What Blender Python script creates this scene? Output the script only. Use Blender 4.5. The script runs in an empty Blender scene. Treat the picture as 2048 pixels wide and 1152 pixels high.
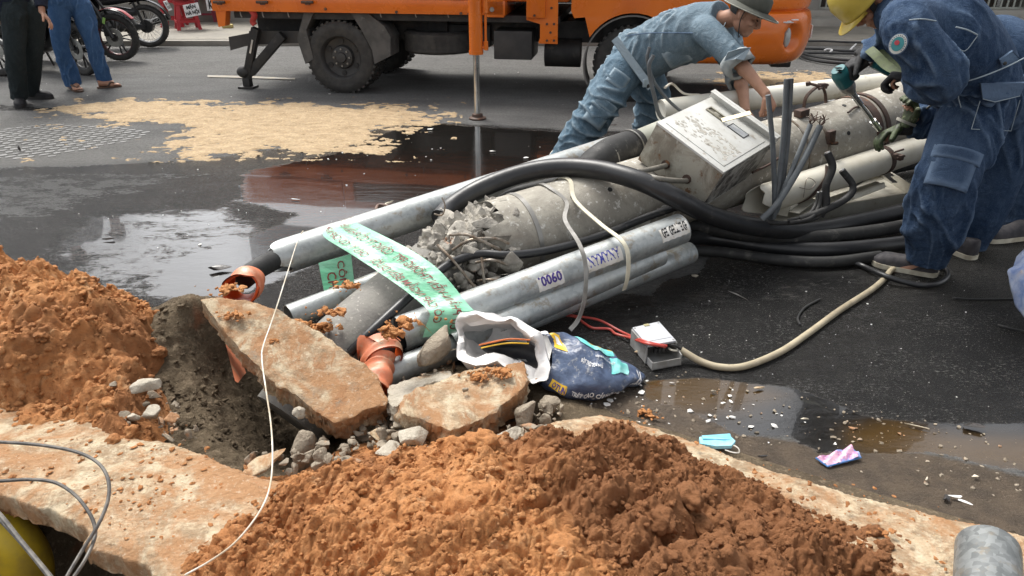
import bpy, bmesh, math, random
import numpy as np
from mathutils import Vector, Matrix, Quaternion
from mathutils.geometry import tessellate_polygon
R = math.radians
random.seed(7)
SC = bpy.context.scene
COL = SC.collection

# ------------------------------------------------------------------ camera, sky, sun, exposure
CAM_H, PITCH, FPX = 1.5, R(25.5), 1490.0
cam_d = bpy.data.cameras.new('camera'); cam = bpy.data.objects.new('camera', cam_d); COL.objects.link(cam)
cam.location = (0, 0, CAM_H); cam.rotation_euler = (R(90) - PITCH, 0, 0)
cam_d.sensor_width = 36; cam_d.lens = 36 * FPX / 2048; cam_d.clip_start = .05; cam_d.clip_end = 500
SC.camera = cam
SUN_EL, SUN_AZ = R(58), R(-35)
w = bpy.data.worlds.new('World'); SC.world = w; w.use_nodes = True
nt = w.node_tree; bg = nt.nodes['Background']
sky = nt.nodes.new('ShaderNodeTexSky'); sky.sky_type = 'NISHITA'; sky.sun_disc = False
sky.sun_elevation = SUN_EL; sky.sun_rotation = SUN_AZ; sky.dust_density = 4; sky.air_density = 1.0; sky.ozone_density = 1
hs = nt.nodes.new('ShaderNodeHueSaturation'); hs.inputs['Saturation'].default_value = .16; hs.inputs['Value'].default_value = 1.0
tc = nt.nodes.new('ShaderNodeTexCoord'); cn = nt.nodes.new('ShaderNodeTexNoise'); cn.inputs['Scale'].default_value = 2.2; cn.inputs['Detail'].default_value = 6
cr = nt.nodes.new('ShaderNodeMapRange'); cr.inputs['From Min'].default_value = .3; cr.inputs['From Max'].default_value = .7; cr.inputs['To Min'].default_value = .75; cr.inputs['To Max'].default_value = 1.35
mu = nt.nodes.new('ShaderNodeMix'); mu.data_type = 'RGBA'; mu.blend_type = 'MULTIPLY'; mu.inputs[0].default_value = 1
nt.links.new(tc.outputs['Generated'], cn.inputs['Vector']); nt.links.new(cn.outputs[0], cr.inputs[0])
nt.links.new(sky.outputs[0], hs.inputs['Color']); nt.links.new(hs.outputs[0], mu.inputs[6]); nt.links.new(cr.outputs[0], mu.inputs[7])
nt.links.new(mu.outputs[2], bg.inputs['Color']); bg.inputs['Strength'].default_value = .15
sd = bpy.data.lights.new('sun', 'SUN'); sd.energy = 1.9; sd.angle = R(22); sd.color = (1, .955, .88)
sun = bpy.data.objects.new('sun', sd); COL.objects.link(sun)
# direction towards the sun (sky rotation measured from +Y, clockwise seen from above)
sv = Vector((math.sin(SUN_AZ) * math.cos(SUN_EL), math.cos(SUN_AZ) * math.cos(SUN_EL), math.sin(SUN_EL)))
sun.rotation_euler = sv.to_track_quat('Z', 'Y').to_euler(); sun.location = (0, 0, 20)
SC.view_settings.view_transform = 'Standard'; SC.view_settings.look = 'None'
SC.view_settings.exposure = 0.78; SC.view_settings.gamma = 1
SC.render.engine = 'CYCLES'
SC.cycles.max_bounces = 6; SC.cycles.glossy_bounces = 3; SC.cycles.caustics_reflective = False; SC.cycles.caustics_refractive = False

# ------------------------------------------------------------------ pixel -> place (photograph pixels, 2048 x 1152)
CP, SP = math.cos(PITCH), math.sin(PITCH)
def ray(px, py):
    u = (px - 1024) / FPX; v = (576 - py) / FPX
    return Vector((u, CP + v * SP, -SP + v * CP))
def G(px, py, z=0.0):
    d = ray(px, py); t = (z - CAM_H) / d.z
    return Vector((d.x * t, d.y * t, z))
def WY(px, py, Y):
    d = ray(px, py); t = Y / d.y
    return Vector((d.x * t, Y, CAM_H + d.z * t))
def PL(px, py, p0, n):
    d = ray(px, py); o = Vector((0, 0, CAM_H)); t = (p0 - o).dot(n) / d.dot(n)
    return o + d * t
def plane3(a, b, c):
    n = (b - a).cross(c - a).normalized()
    return a, (n if n.z > 0 else -n)

# ------------------------------------------------------------------ noise
_rng = np.random.RandomState(3)
_perm = np.tile(_rng.permutation(256), 2)
_grad = _rng.normal(size=(256, 3)); _grad /= np.linalg.norm(_grad, axis=1)[:, None]
def perlin(p, s=1.0, seed=0):
    p = np.asarray(p, dtype=np.float64) * s + seed * 17.31
    i = np.floor(p).astype(np.int64); f = p - i; u = f * f * f * (f * (f * 6 - 15) + 10); i &= 255
    out = 0
    for dx in (0, 1):
        a = _perm[(i[:, 0] + dx) & 255]; wx = u[:, 0] if dx else 1 - u[:, 0]
        for dy in (0, 1):
            b = _perm[(a + i[:, 1] + dy) & 255]; wy = u[:, 1] if dy else 1 - u[:, 1]
            for dz in (0, 1):
                c = _perm[(b + i[:, 2] + dz) & 255]; wz = u[:, 2] if dz else 1 - u[:, 2]
                g = _grad[c]
                out = out + wx * wy * wz * (g[:, 0] * (f[:, 0] - dx) + g[:, 1] * (f[:, 1] - dy) + g[:, 2] * (f[:, 2] - dz))
    return out
def fbm(p, s=1.0, o=4, seed=0, gain=.5, billow=False):
    a, t, r = 1.0, 0, 0
    for k in range(o):
        n = perlin(p, s * 2.03 ** k, seed + k)
        r = r + a * (np.abs(n) * 2 if billow else n); t += a; a *= gain
    return r / t

# ------------------------------------------------------------------ mesh building
ORG = {}
class MB:
    def __init__(s): s.v = []; s.f = []; s.m = []; s.mi = 0
    def add(s, v, f):
        b = len(s.v); s.v += [tuple(x) for x in v]; s.f += [tuple(i + b for i in q) for q in f]; s.m += [s.mi] * len(f); return s
    def box(s, c, size, rot=None, bev=0.0):
        c = Vector(c); sx, sy, sz = [x / 2 for x in size]
        bm = bmesh.new(); bmesh.ops.create_cube(bm, size=1)
        for v in bm.verts: v.co = Vector((v.co.x * 2 * sx, v.co.y * 2 * sy, v.co.z * 2 * sz))
        if bev: bmesh.ops.bevel(bm, geom=bm.edges[:], offset=bev, segments=2, affect='EDGES', profile=.6)
        m = rot if rot is not None else Matrix.Identity(3)
        if isinstance(m, (int, float)): m = Matrix.Rotation(m, 3, 'Z')
        bm.verts.ensure_lookup_table()
        s.add([c + m @ v.co for v in bm.verts], [[v.index for v in f.verts] for f in bm.faces]); bm.free(); return s
    def bar(s, a, b, wd, ht, up=(0, 0, 1), bev=0.0):
        a, b = Vector(a), Vector(b); d = (b - a); L = d.length; d.normalize(); up = Vector(up)
        side = d.cross(up)
        if side.length < 1e-4: side = d.cross(Vector((1, 0, 0)))
        side.normalize(); u = side.cross(d).normalized()
        m = Matrix((d, side, u)).transposed()
        return s.box((a + b) / 2, (L, wd, ht), m, bev)
    def tube(s, pts, r, seg=12, res=0, cap=True, ref=None, wob=None):
        v, f = tube(pts, r, seg, res, cap, ref, wob); return s.add(v, f)
    def cyl(s, a, b, r, r2=None, seg=20): return s.tube([a, b], [r, r if r2 is None else r2], seg)
    def ell(s, c, rad, rot=None, seg=16, rings=10):
        c = Vector(c); m = rot if rot is not None else Matrix.Identity(3); v = []; f = []
        v.append(c + m @ Vector((0, 0, rad[2])))
        for i in range(1, rings):
            th = math.pi * i / rings
            for j in range(seg):
                ph = 2 * math.pi * j / seg
                v.append(c + m @ Vector((rad[0] * math.sin(th) * math.cos(ph), rad[1] * math.sin(th) * math.sin(ph), rad[2] * math.cos(th))))
        v.append(c + m @ Vector((0, 0, -rad[2]))); n = len(v) - 1
        for j in range(seg):
            k = (j + 1) % seg
            f.append((0, 1 + j, 1 + k)); f.append((n, n - seg + k, n - seg + j))
            for i in range(rings - 2): a = 1 + i * seg; f.append((a + j, a + seg + j, a + seg + k, a + k))
        return s.add(v, f)
    def prism(s, outline, off):      # outline: list of 3D points (one plane), off: vector
        n = len(outline); o = Vector(off)
        v = [Vector(p) for p in outline] + [Vector(p) + o for p in outline]
        tris = tessellate_polygon([[Vector(p) for p in outline]])
        f = [tuple(t) for t in tris] + [tuple(i + n for i in reversed(t)) for t in tris]
        f += [(i, (i + 1) % n, (i + 1) % n + n, i + n) for i in range(n)]
        return s.add(v, f)
    def lathe(s, prof, origin, axis, seg=28, sx=None):   # prof: (r, h)
        o = Vector(origin); a = Vector(axis).normalized(); x = a.orthogonal().normalized() if sx is None else Vector(sx); y = a.cross(x)
        v = []; f = []; n = len(prof)
        for j in range(seg):
            t = 2 * math.pi * j / seg; e = x * math.cos(t) + y * math.sin(t)
            v += [o + e * r + a * h for r, h in prof]
        for j in range(seg):
            k = (j + 1) % seg
            f += [(j * n + i, k * n + i, k * n + i + 1, j * n + i + 1) for i in range(n - 1)]
        return s.add(v, f)
def catmull(pts, res):
    P = [Vector(p) for p in pts]
    if res <= 0 or len(P) < 3: return P, [float(i) for i in range(len(P))]
    out = []; ts = []
    for i in range(len(P) - 1):
        p0 = P[i - 1] if i else P[0] * 2 - P[1]; p1, p2 = P[i], P[i + 1]; p3 = P[i + 2] if i + 2 < len(P) else p2 * 2 - p1
        for k in range(res):
            t = k / res; out.append(.5 * ((2 * p1) + (p2 - p0) * t + (2 * p0 - 5 * p1 + 4 * p2 - p3) * t * t + (3 * p1 - p0 - 3 * p2 + p3) * t ** 3)); ts.append(i + t)
    out.append(P[-1]); ts.append(len(P) - 1.0); return out, ts
def tube(pts, r, seg=12, res=0, cap=True, ref=None, wob=None):
    n0 = len(pts)
    if not isinstance(r, (list, tuple)) or (isinstance(r, tuple)): r = [r] * n0
    P, ts = catmull(pts, res); v = []; f = []; side = None
    rr = []
    for t in ts:
        i = min(int(t), n0 - 2); k = t - i; k = k * k * (3 - 2 * k) if res > 0 else k
        a, b = r[i], r[i + 1]; a = a if isinstance(a, tuple) else (a, a); b = b if isinstance(b, tuple) else (b, b)
        rr.append((a[0] * (1 - k) + b[0] * k, a[1] * (1 - k) + b[1] * k))
    for i, p in enumerate(P):
        d = (P[min(i + 1, len(P) - 1)] - P[max(i - 1, 0)]).normalized()
        if ref is not None:
            side = Vector(ref) - d * d.dot(Vector(ref)); side.normalize()
        elif side is None: side = d.orthogonal().normalized()
        else: side = (side - d * d.dot(side)).normalized()
        up = d.cross(side)
        for j in range(seg):
            a = 2 * math.pi * j / seg; wv = 1 if wob is None else wob(ts[i], a)
            v.append(p + (side * math.cos(a) * rr[i][0] + up * math.sin(a) * rr[i][1]) * wv)
    for i in range(len(P) - 1):
        for j in range(seg): k = (j + 1) % seg; f.append((i * seg + j, i * seg + k, (i + 1) * seg + k, (i + 1) * seg + j))
    if cap:
        f.append(tuple(reversed(range(seg)))); b = (len(P) - 1) * seg; f.append(tuple(b + j for j in range(seg)))
    return v, f
def link(o, parent=None):
    COL.objects.link(o)
    if parent is not None: o.parent = parent
    return o
def empty(name, loc=(0, 0, 0), rz=0):
    o = bpy.data.objects.new(name, None); o.empty_display_size = .1; o.location = loc; o.rotation_euler = (0, 0, rz); link(o)
    ORG[o.name] = Vector(loc) if not rz else None
    return o
def tag(o, label=None, cat=None, group=None, kind=None):
    if label: o['label'] = label
    if cat: o['category'] = cat
    if group: o['group'] = group
    if kind: o['kind'] = kind
    return o
def build(name, mb, mat, parent=None, smooth=True, org=None, local=False, angle=40, label=None):
    """one mesh object; vertices given in world space unless local"""
    if org is None:
        if parent is not None: org = ORG.get(parent.name) or Vector((0, 0, 0))
        elif not local:
            a = np.array(mb.v); org = Vector(((a[:, 0].min() + a[:, 0].max()) / 2, (a[:, 1].min() + a[:, 1].max()) / 2, a[:, 2].min()))
        else: org = Vector((0, 0, 0))
    if local: org = Vector((0, 0, 0))
    me = bpy.data.meshes.new(name); a = np.array(mb.v, dtype=np.float64) - np.array(org)
    me.from_pydata(a.tolist(), [], mb.f); 
    mats = mat if isinstance(mat, (list, tuple)) else [mat]
    for m in mats: me.materials.append(m)
    if len(mats) > 1: me.polygons.foreach_set('material_index', mb.m)
    bm = bmesh.new(); bm.from_mesh(me); bmesh.ops.recalc_face_normals(bm, faces=bm.faces); bm.to_mesh(me); bm.free()
    if smooth:
        me.polygons.foreach_set('use_smooth', [True] * len(me.polygons))
        if angle < 180: me.set_sharp_from_angle(angle=R(angle))
    o = bpy.data.objects.new(name, me); link(o, parent)
    if parent is None: o.location = org
    ORG[o.name] = org
    if label: o['label'] = label
    return o
def npmesh(name, V, F, mat, attrs=None, org=None, smooth=True):
    org = Vector((float(V[:, 0].mean()), float(V[:, 1].mean()), 0)) if org is None else org
    me = bpy.data.meshes.new(name); V = V - np.array(org)
    me.vertices.add(len(V)); me.vertices.foreach_set('co', V.astype(np.float32).ravel())
    me.loops.add(F.size); me.loops.foreach_set('vertex_index', F.astype(np.int32).ravel())
    me.polygons.add(len(F)); me.polygons.foreach_set('loop_start', np.arange(0, F.size, F.shape[1], dtype=np.int32))
    me.polygons.foreach_set('use_smooth', [smooth] * len(F)); me.update(calc_edges=True); me.validate()
    me.materials.append(mat)
    for k, a in (attrs or {}).items():
        at = me.attributes.new(k, 'FLOAT', 'POINT'); at.data.foreach_set('value', a.astype(np.float32))
    o = bpy.data.objects.new(name, me); link(o); o.location = org; ORG[o.name] = org
    return o
def remesh(mb, voxel, smooth=3, disp=None):
    """closed overlapping shapes -> ONE continuous surface"""
    me = bpy.data.meshes.new('tmp'); me.from_pydata([tuple(v) for v in mb.v], [], mb.f)
    bm = bmesh.new(); bm.from_mesh(me); bmesh.ops.recalc_face_normals(bm, faces=bm.faces); bm.to_mesh(me); bm.free()
    o = bpy.data.objects.new('tmp', me); COL.objects.link(o)
    m = o.modifiers.new('r', 'REMESH'); m.mode = 'VOXEL'; m.voxel_size = voxel
    if smooth: s = o.modifiers.new('s', 'SMOOTH'); s.factor = .5; s.iterations = smooth
    dg = bpy.context.evaluated_depsgraph_get(); ev = o.evaluated_get(dg); m2 = ev.to_mesh()
    V = np.empty(len(m2.vertices) * 3); m2.vertices.foreach_get('co', V); V = V.reshape(-1, 3)
    N = np.empty(len(m2.vertices) * 3); m2.vertices.foreach_get('normal', N); N = N.reshape(-1, 3)
    F = [tuple(p.vertices) for p in m2.polygons]; ev.to_mesh_clear()
    bpy.data.objects.remove(o); bpy.data.meshes.remove(me)
    if disp is not None: V = V + N * disp(V, N)[:, None]
    r = MB(); r.v = V.tolist(); r.f = F; r.m = [0] * len(F); return r
def folds(amp=.008, s=9, seed=0, stretch=(1, 1, .55)):
    """cloth creases: a few long sharp ridges gathered in patches, smooth cloth between"""
    k = math.radians(25 + 40 * (seed % 3)); c_, s_ = math.cos(k), math.sin(k)
    def d(V, N):
        q = V * np.array(stretch); q = np.stack([q[:, 0] * c_ - q[:, 2] * s_, q[:, 1], (q[:, 0] * s_ + q[:, 2] * c_)], 1)
        wp = q + .035 * np.stack([perlin(q, 4, seed + 8), perlin(q, 4, seed + 9), perlin(q, 4, seed + 10)], 1)
        wp = wp * np.array([.45, .8, 1.35])
        r1 = np.exp(-(perlin(wp, s, seed) / .10) ** 2); r2 = np.exp(-(perlin(wp, s * 1.9, seed + 3) / .13) ** 2)
        m = sstep(-.22, .25, perlin(V, 2.6, seed + 20))
        return amp * (m * (.75 * r1 + .42 * r2) + .45 * perlin(q, 3.5, seed + 5) - .2 + .05 * perlin(V, 40, seed))
    return d
def text_mesh(body, size=1.0, bold=0.0, spacing=1.0):
    c = bpy.data.curves.new('t', 'FONT'); c.body = body; c.size = size; c.offset = bold; c.resolution_u = 2; c.space_character = spacing
    o = bpy.data.objects.new('t', c); COL.objects.link(o)
    dg = bpy.context.evaluated_depsgraph_get(); m = o.evaluated_get(dg).to_mesh()
    v = [tuple(x.co) for x in m.vertices]; f = [tuple(p.vertices) for p in m.polygons]
    o.evaluated_get(dg).to_mesh_clear(); bpy.data.objects.remove(o); bpy.data.curves.remove(c)
    x0 = min(a[0] for a in v); x1 = max(a[0] for a in v); y0 = min(a[1] for a in v); y1 = max(a[1] for a in v)
    return [(a[0] - x0, a[1] - y0) for a in v], f, x1 - x0, y1 - y0
def wrap_text(mb, body, fn, w=None, h=None, bold=0.012):
    """lettering laid on a surface: fn(u, v) with u, v in 0..1 over the text's box"""
    v, f, tw, th = text_mesh(body, 1.0, bold)
    mb.add([fn(a / tw, b / th) for a, b in v], f); return mb

# ------------------------------------------------------------------ polygons
def poly_sd(P, poly):
    """signed distance, negative inside; P (N,2)"""
    poly = np.array(poly, dtype=float); d = np.full(len(P), 1e9); ins = np.zeros(len(P), bool); n = len(poly)
    for i in range(n):
        a, b = poly[i], poly[(i + 1) % n]; e = b - a; wv = P - a
        t = np.clip((wv @ e) / max(e @ e, 1e-12), 0, 1); q = wv - t[:, None] * e
        d = np.minimum(d, (q ** 2).sum(1))
        c = (a[1] > P[:, 1]) != (b[1] > P[:, 1])
        with np.errstate(divide='ignore', invalid='ignore'):
            xx = (b[0] - a[0]) * (P[:, 1] - a[1]) / (b[1] - a[1]) + a[0]
        ins ^= c & (P[:, 0] < xx)
    d = np.sqrt(d); return np.where(ins, -d, d)
def gp(pts, z=0.0): return [tuple(G(x, y, z).xy) for x, y in pts]
def sstep(a, b, x): t = np.clip((x - a) / (b - a), 0, 1); return t * t * (3 - 2 * t)
def grid(x0, x1, y0, y1, c):
    xs = np.arange(x0, x1 + c, c); ys = np.arange(y0, y1 + c, c); X, Y = np.meshgrid(xs, ys)
    P = np.stack([X.ravel(), Y.ravel()], 1); nx, ny = len(xs), len(ys)
    i = np.arange(nx - 1)[None] + np.arange(ny - 1)[:, None] * nx; i = i.ravel()
    return P, np.stack([i, i + 1, i + 1 + nx, i + nx], 1)
def prune(V, F, keep, attrs=None):
    k = keep[F].all(1); F = F[k]; used = np.zeros(len(V), bool); used[F.ravel()] = True
    idx = np.cumsum(used) - 1
    return V[used], idx[F], {a: b[used] for a, b in (attrs or {}).items()}
def rbf(ctrl):
    """ctrl: (px,py,z) or (X,Y,z,'w')"""
    C = np.array([(*G(c[0], c[1], c[2]).xy, c[2]) if len(c) == 3 else c[:3] for c in ctrl], dtype=float)
    D = np.linalg.norm(C[:, None, :2] - C[None, :, :2], axis=2); n = len(C)
    A = np.zeros((n + 1, n + 1)); A[:n, :n] = D; A[:n, n] = 1; A[n, :n] = 1; A[:n, :n] += np.eye(n) * 1e-4
    s = np.linalg.solve(A, np.append(C[:, 2], 0))
    def f(P):
        out = np.full(len(P), s[n])
        for i in range(n): out += s[i] * np.sqrt(((P - C[i, :2]) ** 2).sum(1) + 1e-4)
        return out
    return f
# ------------------------------------------------------------------ materials
MATS = {}
def nn(nt, t, **kw):
    n = nt.nodes.new('ShaderNode' + t)
    for k, v in kw.items():
        if k in n.inputs: n.inputs[k].default_value = v
        else: setattr(n, k, v)
    return n
class Mt:
    def __init__(s, name):
        s.m = bpy.data.materials.new(name); s.m.use_nodes = True; s.nt = s.m.node_tree; s.b = s.nt.nodes['Principled BSDF']
        s.tc = nn(s.nt, 'TexCoord')
    def L(s, a, b): s.nt.links.new(a, b)
    def noise(s, scale, detail=4, rough=.55, vec=None, dist=0, sc=None):
        n = nn(s.nt, 'TexNoise', Scale=scale, Detail=detail, Roughness=rough, Distortion=dist)
        src = vec or s.tc.outputs['Object']
        if sc: mp = nn(s.nt, 'Mapping'); mp.inputs['Scale'].default_value = sc; s.L(src, mp.inputs[0]); src = mp.outputs[0]
        s.L(src, n.inputs['Vector']); return n.outputs[0]
    def ramp(s, f, a, b, lo=0., hi=1.):
        n = nn(s.nt, 'MapRange'); n.inputs['From Min'].default_value = a; n.inputs['From Max'].default_value = b
        n.inputs['To Min'].default_value = lo; n.inputs['To Max'].default_value = hi; n.interpolation_type = 'SMOOTHSTEP'; s.L(f, n.inputs[0]); return n.outputs[0]
    def mix(s, f, a, b, mode='MIX'):
        n = nn(s.nt, 'Mix'); n.data_type = 'RGBA'; n.blend_type = mode
        for i, x in ((0, f), (6, a), (7, b)):
            if hasattr(x, 'node'): s.L(x, n.inputs[i])
            elif i == 0: n.inputs[0].default_value = x
            else: n.inputs[i].default_value = (*x, 1)
        return n.outputs[2]
    def math(s, op, a, b=0.0, clamp=False):
        n = nn(s.nt, 'Math'); n.operation = op; n.use_clamp = clamp
        for i, x in ((0, a), (1, b)):
            if hasattr(x, 'node'): s.L(x, n.inputs[i])
            else: n.inputs[i].default_value = x
        return n.outputs[0]
    def attr(s, name): n = nn(s.nt, 'Attribute'); n.attribute_name = name; return n.outputs['Fac']
    def voro(s, scale, feature='F1', out=0, sc=None):
        n = nn(s.nt, 'TexVoronoi', Scale=scale); n.feature = feature; src = s.tc.outputs['Object']
        if sc: mp = nn(s.nt, 'Mapping'); mp.inputs['Scale'].default_value = sc; s.L(src, mp.inputs[0]); src = mp.outputs[0]
        s.L(src, n.inputs['Vector']); return n.outputs[out]
    def col(s, c):
        if hasattr(c, 'node'): s.L(c, s.b.inputs['Base Color'])
        else: s.b.inputs['Base Color'].default_value = (*c, 1)
    def set(s, k, v):
        if hasattr(v, 'node'): s.L(v, s.b.inputs[k])
        else: s.b.inputs[k].default_value = v
    def bump(s, h, strength=.5, dist=.01, prev=None):
        n = nn(s.nt, 'Bump', Distance=dist)
        if not hasattr(strength, 'node'): n.inputs['Strength'].default_value = strength
        if hasattr(strength, 'node'): s.L(strength, n.inputs['Strength'])
        s.L(h, n.inputs['Height'])
        if prev: s.L(prev, n.inputs['Normal'])
        s.L(n.outputs[0], s.b.inputs['Normal']); return n.outputs[0]
def simple(name, c1, c2=None, scale=12, rough=.6, metal=0, bump=.15, bs=60, bd=.004, sc=None, c3=None, s3=40, t3=(.58, .7), spec=.5, coat=0, r2=None):
    if name in MATS: return MATS[name]
    m = Mt(name); c2 = c2 or tuple(x * .7 for x in c1)
    n = m.noise(scale, 5, .6, sc=sc); c = m.mix(m.ramp(n, .35, .68), c1, c2)
    if c3: c = m.mix(m.ramp(m.noise(s3, 5, .65, sc=sc), *t3), c, c3)
    m.col(c); m.set('Metallic', metal); m.set('Specular IOR Level', spec)
    m.set('Roughness', m.ramp(n, .3, .7, rough, rough * .8 if r2 is None else r2)); m.set('Coat Weight', coat)
    if bump: m.bump(m.noise(bs, 4, .6, sc=sc), bump, bd)
    MATS[name] = m.m; return m.m
def denim(name, base, fade, seed=0):
    m = Mt(name)
    n = m.noise(26, 6, .7, dist=.4, sc=(1, 1, .5)); f = m.noise(3, 4, .5); mid = tuple(a * .72 + b * .28 for a, b in zip(base, fade)); c = m.mix(m.ramp(n, .40, .72), base, mid)
    c = m.mix(m.ramp(f, .42, .62, 0, .5), c, mid)
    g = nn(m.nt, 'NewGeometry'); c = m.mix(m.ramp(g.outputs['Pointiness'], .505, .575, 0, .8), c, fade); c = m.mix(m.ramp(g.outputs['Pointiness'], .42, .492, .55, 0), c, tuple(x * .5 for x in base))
    fine = m.noise(240, 3, .7); c = m.mix(m.ramp(fine, .45, .75, 0, .35), c, fade); m.col(c)
    dirt = m.noise(9, 5, .7); 
    m.set('Roughness', .9); m.set('Specular IOR Level', .15)
    b1 = m.bump(m.noise(16, 5, .6, dist=1.4), .55, .02); m.bump(m.noise(420, 2), .25, .0015, b1)
    return m.m

def mat_soil(name, a, b, c, dark, wet=.85):
    m = Mt(name); n = m.noise(3.2, 5, .6); n2 = m.noise(22, 6, .65); n3 = m.noise(90, 4, .7)
    x = m.mix(m.ramp(n, .38, .62), a, b); x = m.mix(m.ramp(n2, .45, .7, 0, .7), x, c); x = m.mix(m.ramp(n3, .3, .52, .6, 0), x, dark)
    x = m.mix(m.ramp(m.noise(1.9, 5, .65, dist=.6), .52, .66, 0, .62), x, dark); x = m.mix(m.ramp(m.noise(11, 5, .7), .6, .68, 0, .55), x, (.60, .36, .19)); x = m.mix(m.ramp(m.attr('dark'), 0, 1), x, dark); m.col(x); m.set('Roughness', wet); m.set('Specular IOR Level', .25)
    b1 = m.bump(m.noise(70, 6, .75), .9, .012); m.bump(m.noise(260, 3, .7), .6, .004, b1); return m.m
M_soil = mat_soil('orange soil', (.52, .235, .088), (.42, .178, .065), (.62, .32, .14), (.22, .095, .04))
M_soil2 = mat_soil('brown soil', (.30, .13, .06), (.24, .11, .055), (.42, .2, .095), (.12, .06, .033))

def mat_bank():
    m = Mt('grey earth'); n = m.noise(5, 6, .65); n2 = m.noise(40, 5, .7)
    x = m.mix(m.ramp(n, .35, .65), (.15, .115, .075), (.09, .068, .045)); x = m.mix(m.ramp(n2, .5, .66), x, (.22, .17, .115)); x = m.mix(m.ramp(m.noise(95, 5, .8), .32, .46, .7, 0), x, (.05, .036, .024)); x = m.mix(m.ramp(m.noise(70, 5, .8), .58, .68, 0, .6), x, (.30, .245, .17))
    x = m.mix(m.ramp(m.noise(3.1, 3, .6), .62, .72, 0, .8), x, (.22, .09, .045)); m.col(x); m.set('Roughness', .95); m.set('Specular IOR Level', .2)
    b = m.bump(m.noise(25, 6, .7), .9, .03); m.bump(m.noise(160, 4, .7), .7, .006, b); return m.m
M_bank = mat_bank()
def mat_paving(name, stain=.5, agg=0.0, dirty=0.0):
    m = Mt(name); n = m.noise(4.5, 7, .68, dist=.8); n2 = m.noise(13, 7, .7, dist=.5); n3 = m.noise(70, 4, .7)
    x = m.mix(m.ramp(n2, .42, .58), (.52, .43, .295), (.31, .225, .14)); x = m.mix(m.ramp(m.noise(32, 6, .75), .5, .64, 0, .6), x, (.60, .52, .385))
    x = m.mix(m.ramp(n, stain - .07, stain + .12, 0, .9), x, (.36, .19, .088))
    x = m.mix(m.ramp(n3, .55, .72, 0, .5), x, (.62, .54, .42))
    x = m.mix(m.ramp(m.noise(28, 5, .75), .6, .72, 0, .75), x, (.36, .16, .07))
    if dirty: x = m.mix(m.ramp(m.noise(9, 7, .7, dist=1.0, sc=(1, .6, 1)), .5, .58, 0, dirty), x, (.33, .17, .08)); x = m.mix(m.ramp(m.noise(7, 5, .7), .55, .68, 0, dirty), x, (.26, .22, .165)); x = m.mix(m.ramp(m.noise(44, 5, .8), .3, .42, .8, 0), x, (.16, .11, .07))
    v = m.voro(48, sc=(1, 1.5, 1)); 
    if agg:
        x = m.mix(m.math('MULTIPLY', m.ramp(v, .14, .26, agg, 0), m.ramp(m.noise(6, 3), .5, .6)), x, (.22, .18, .14)); 
    m.col(x); m.set('Roughness', .88); m.set('Specular IOR Level', .3)
    b = m.bump(m.noise(18, 7, .72), .7, .02); b = m.bump(m.noise(120, 5, .75), .7, .006, b)
    if agg: m.bump(v, .5, .006, b)
    return m.m
M_pave = mat_paving('stained pavement concrete', .47, .35)
M_slab = mat_paving('broken slab concrete', .46, 0, .85)
M_rubble = simple('rubble concrete', (.29, .245, .185), (.175, .14, .10), 14, .9, bump=.9, bs=45, bd=.012, c3=(.34, .18, .09), s3=9, t3=(.56, .66))
M_rubble_pale = simple('pale concrete rubble', (.42, .38, .31), (.26, .225, .17), 11, .9, bump=.9, bs=50, bd=.012, c3=(.3, .2, .12), s3=12, t3=(.55, .68))

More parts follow.
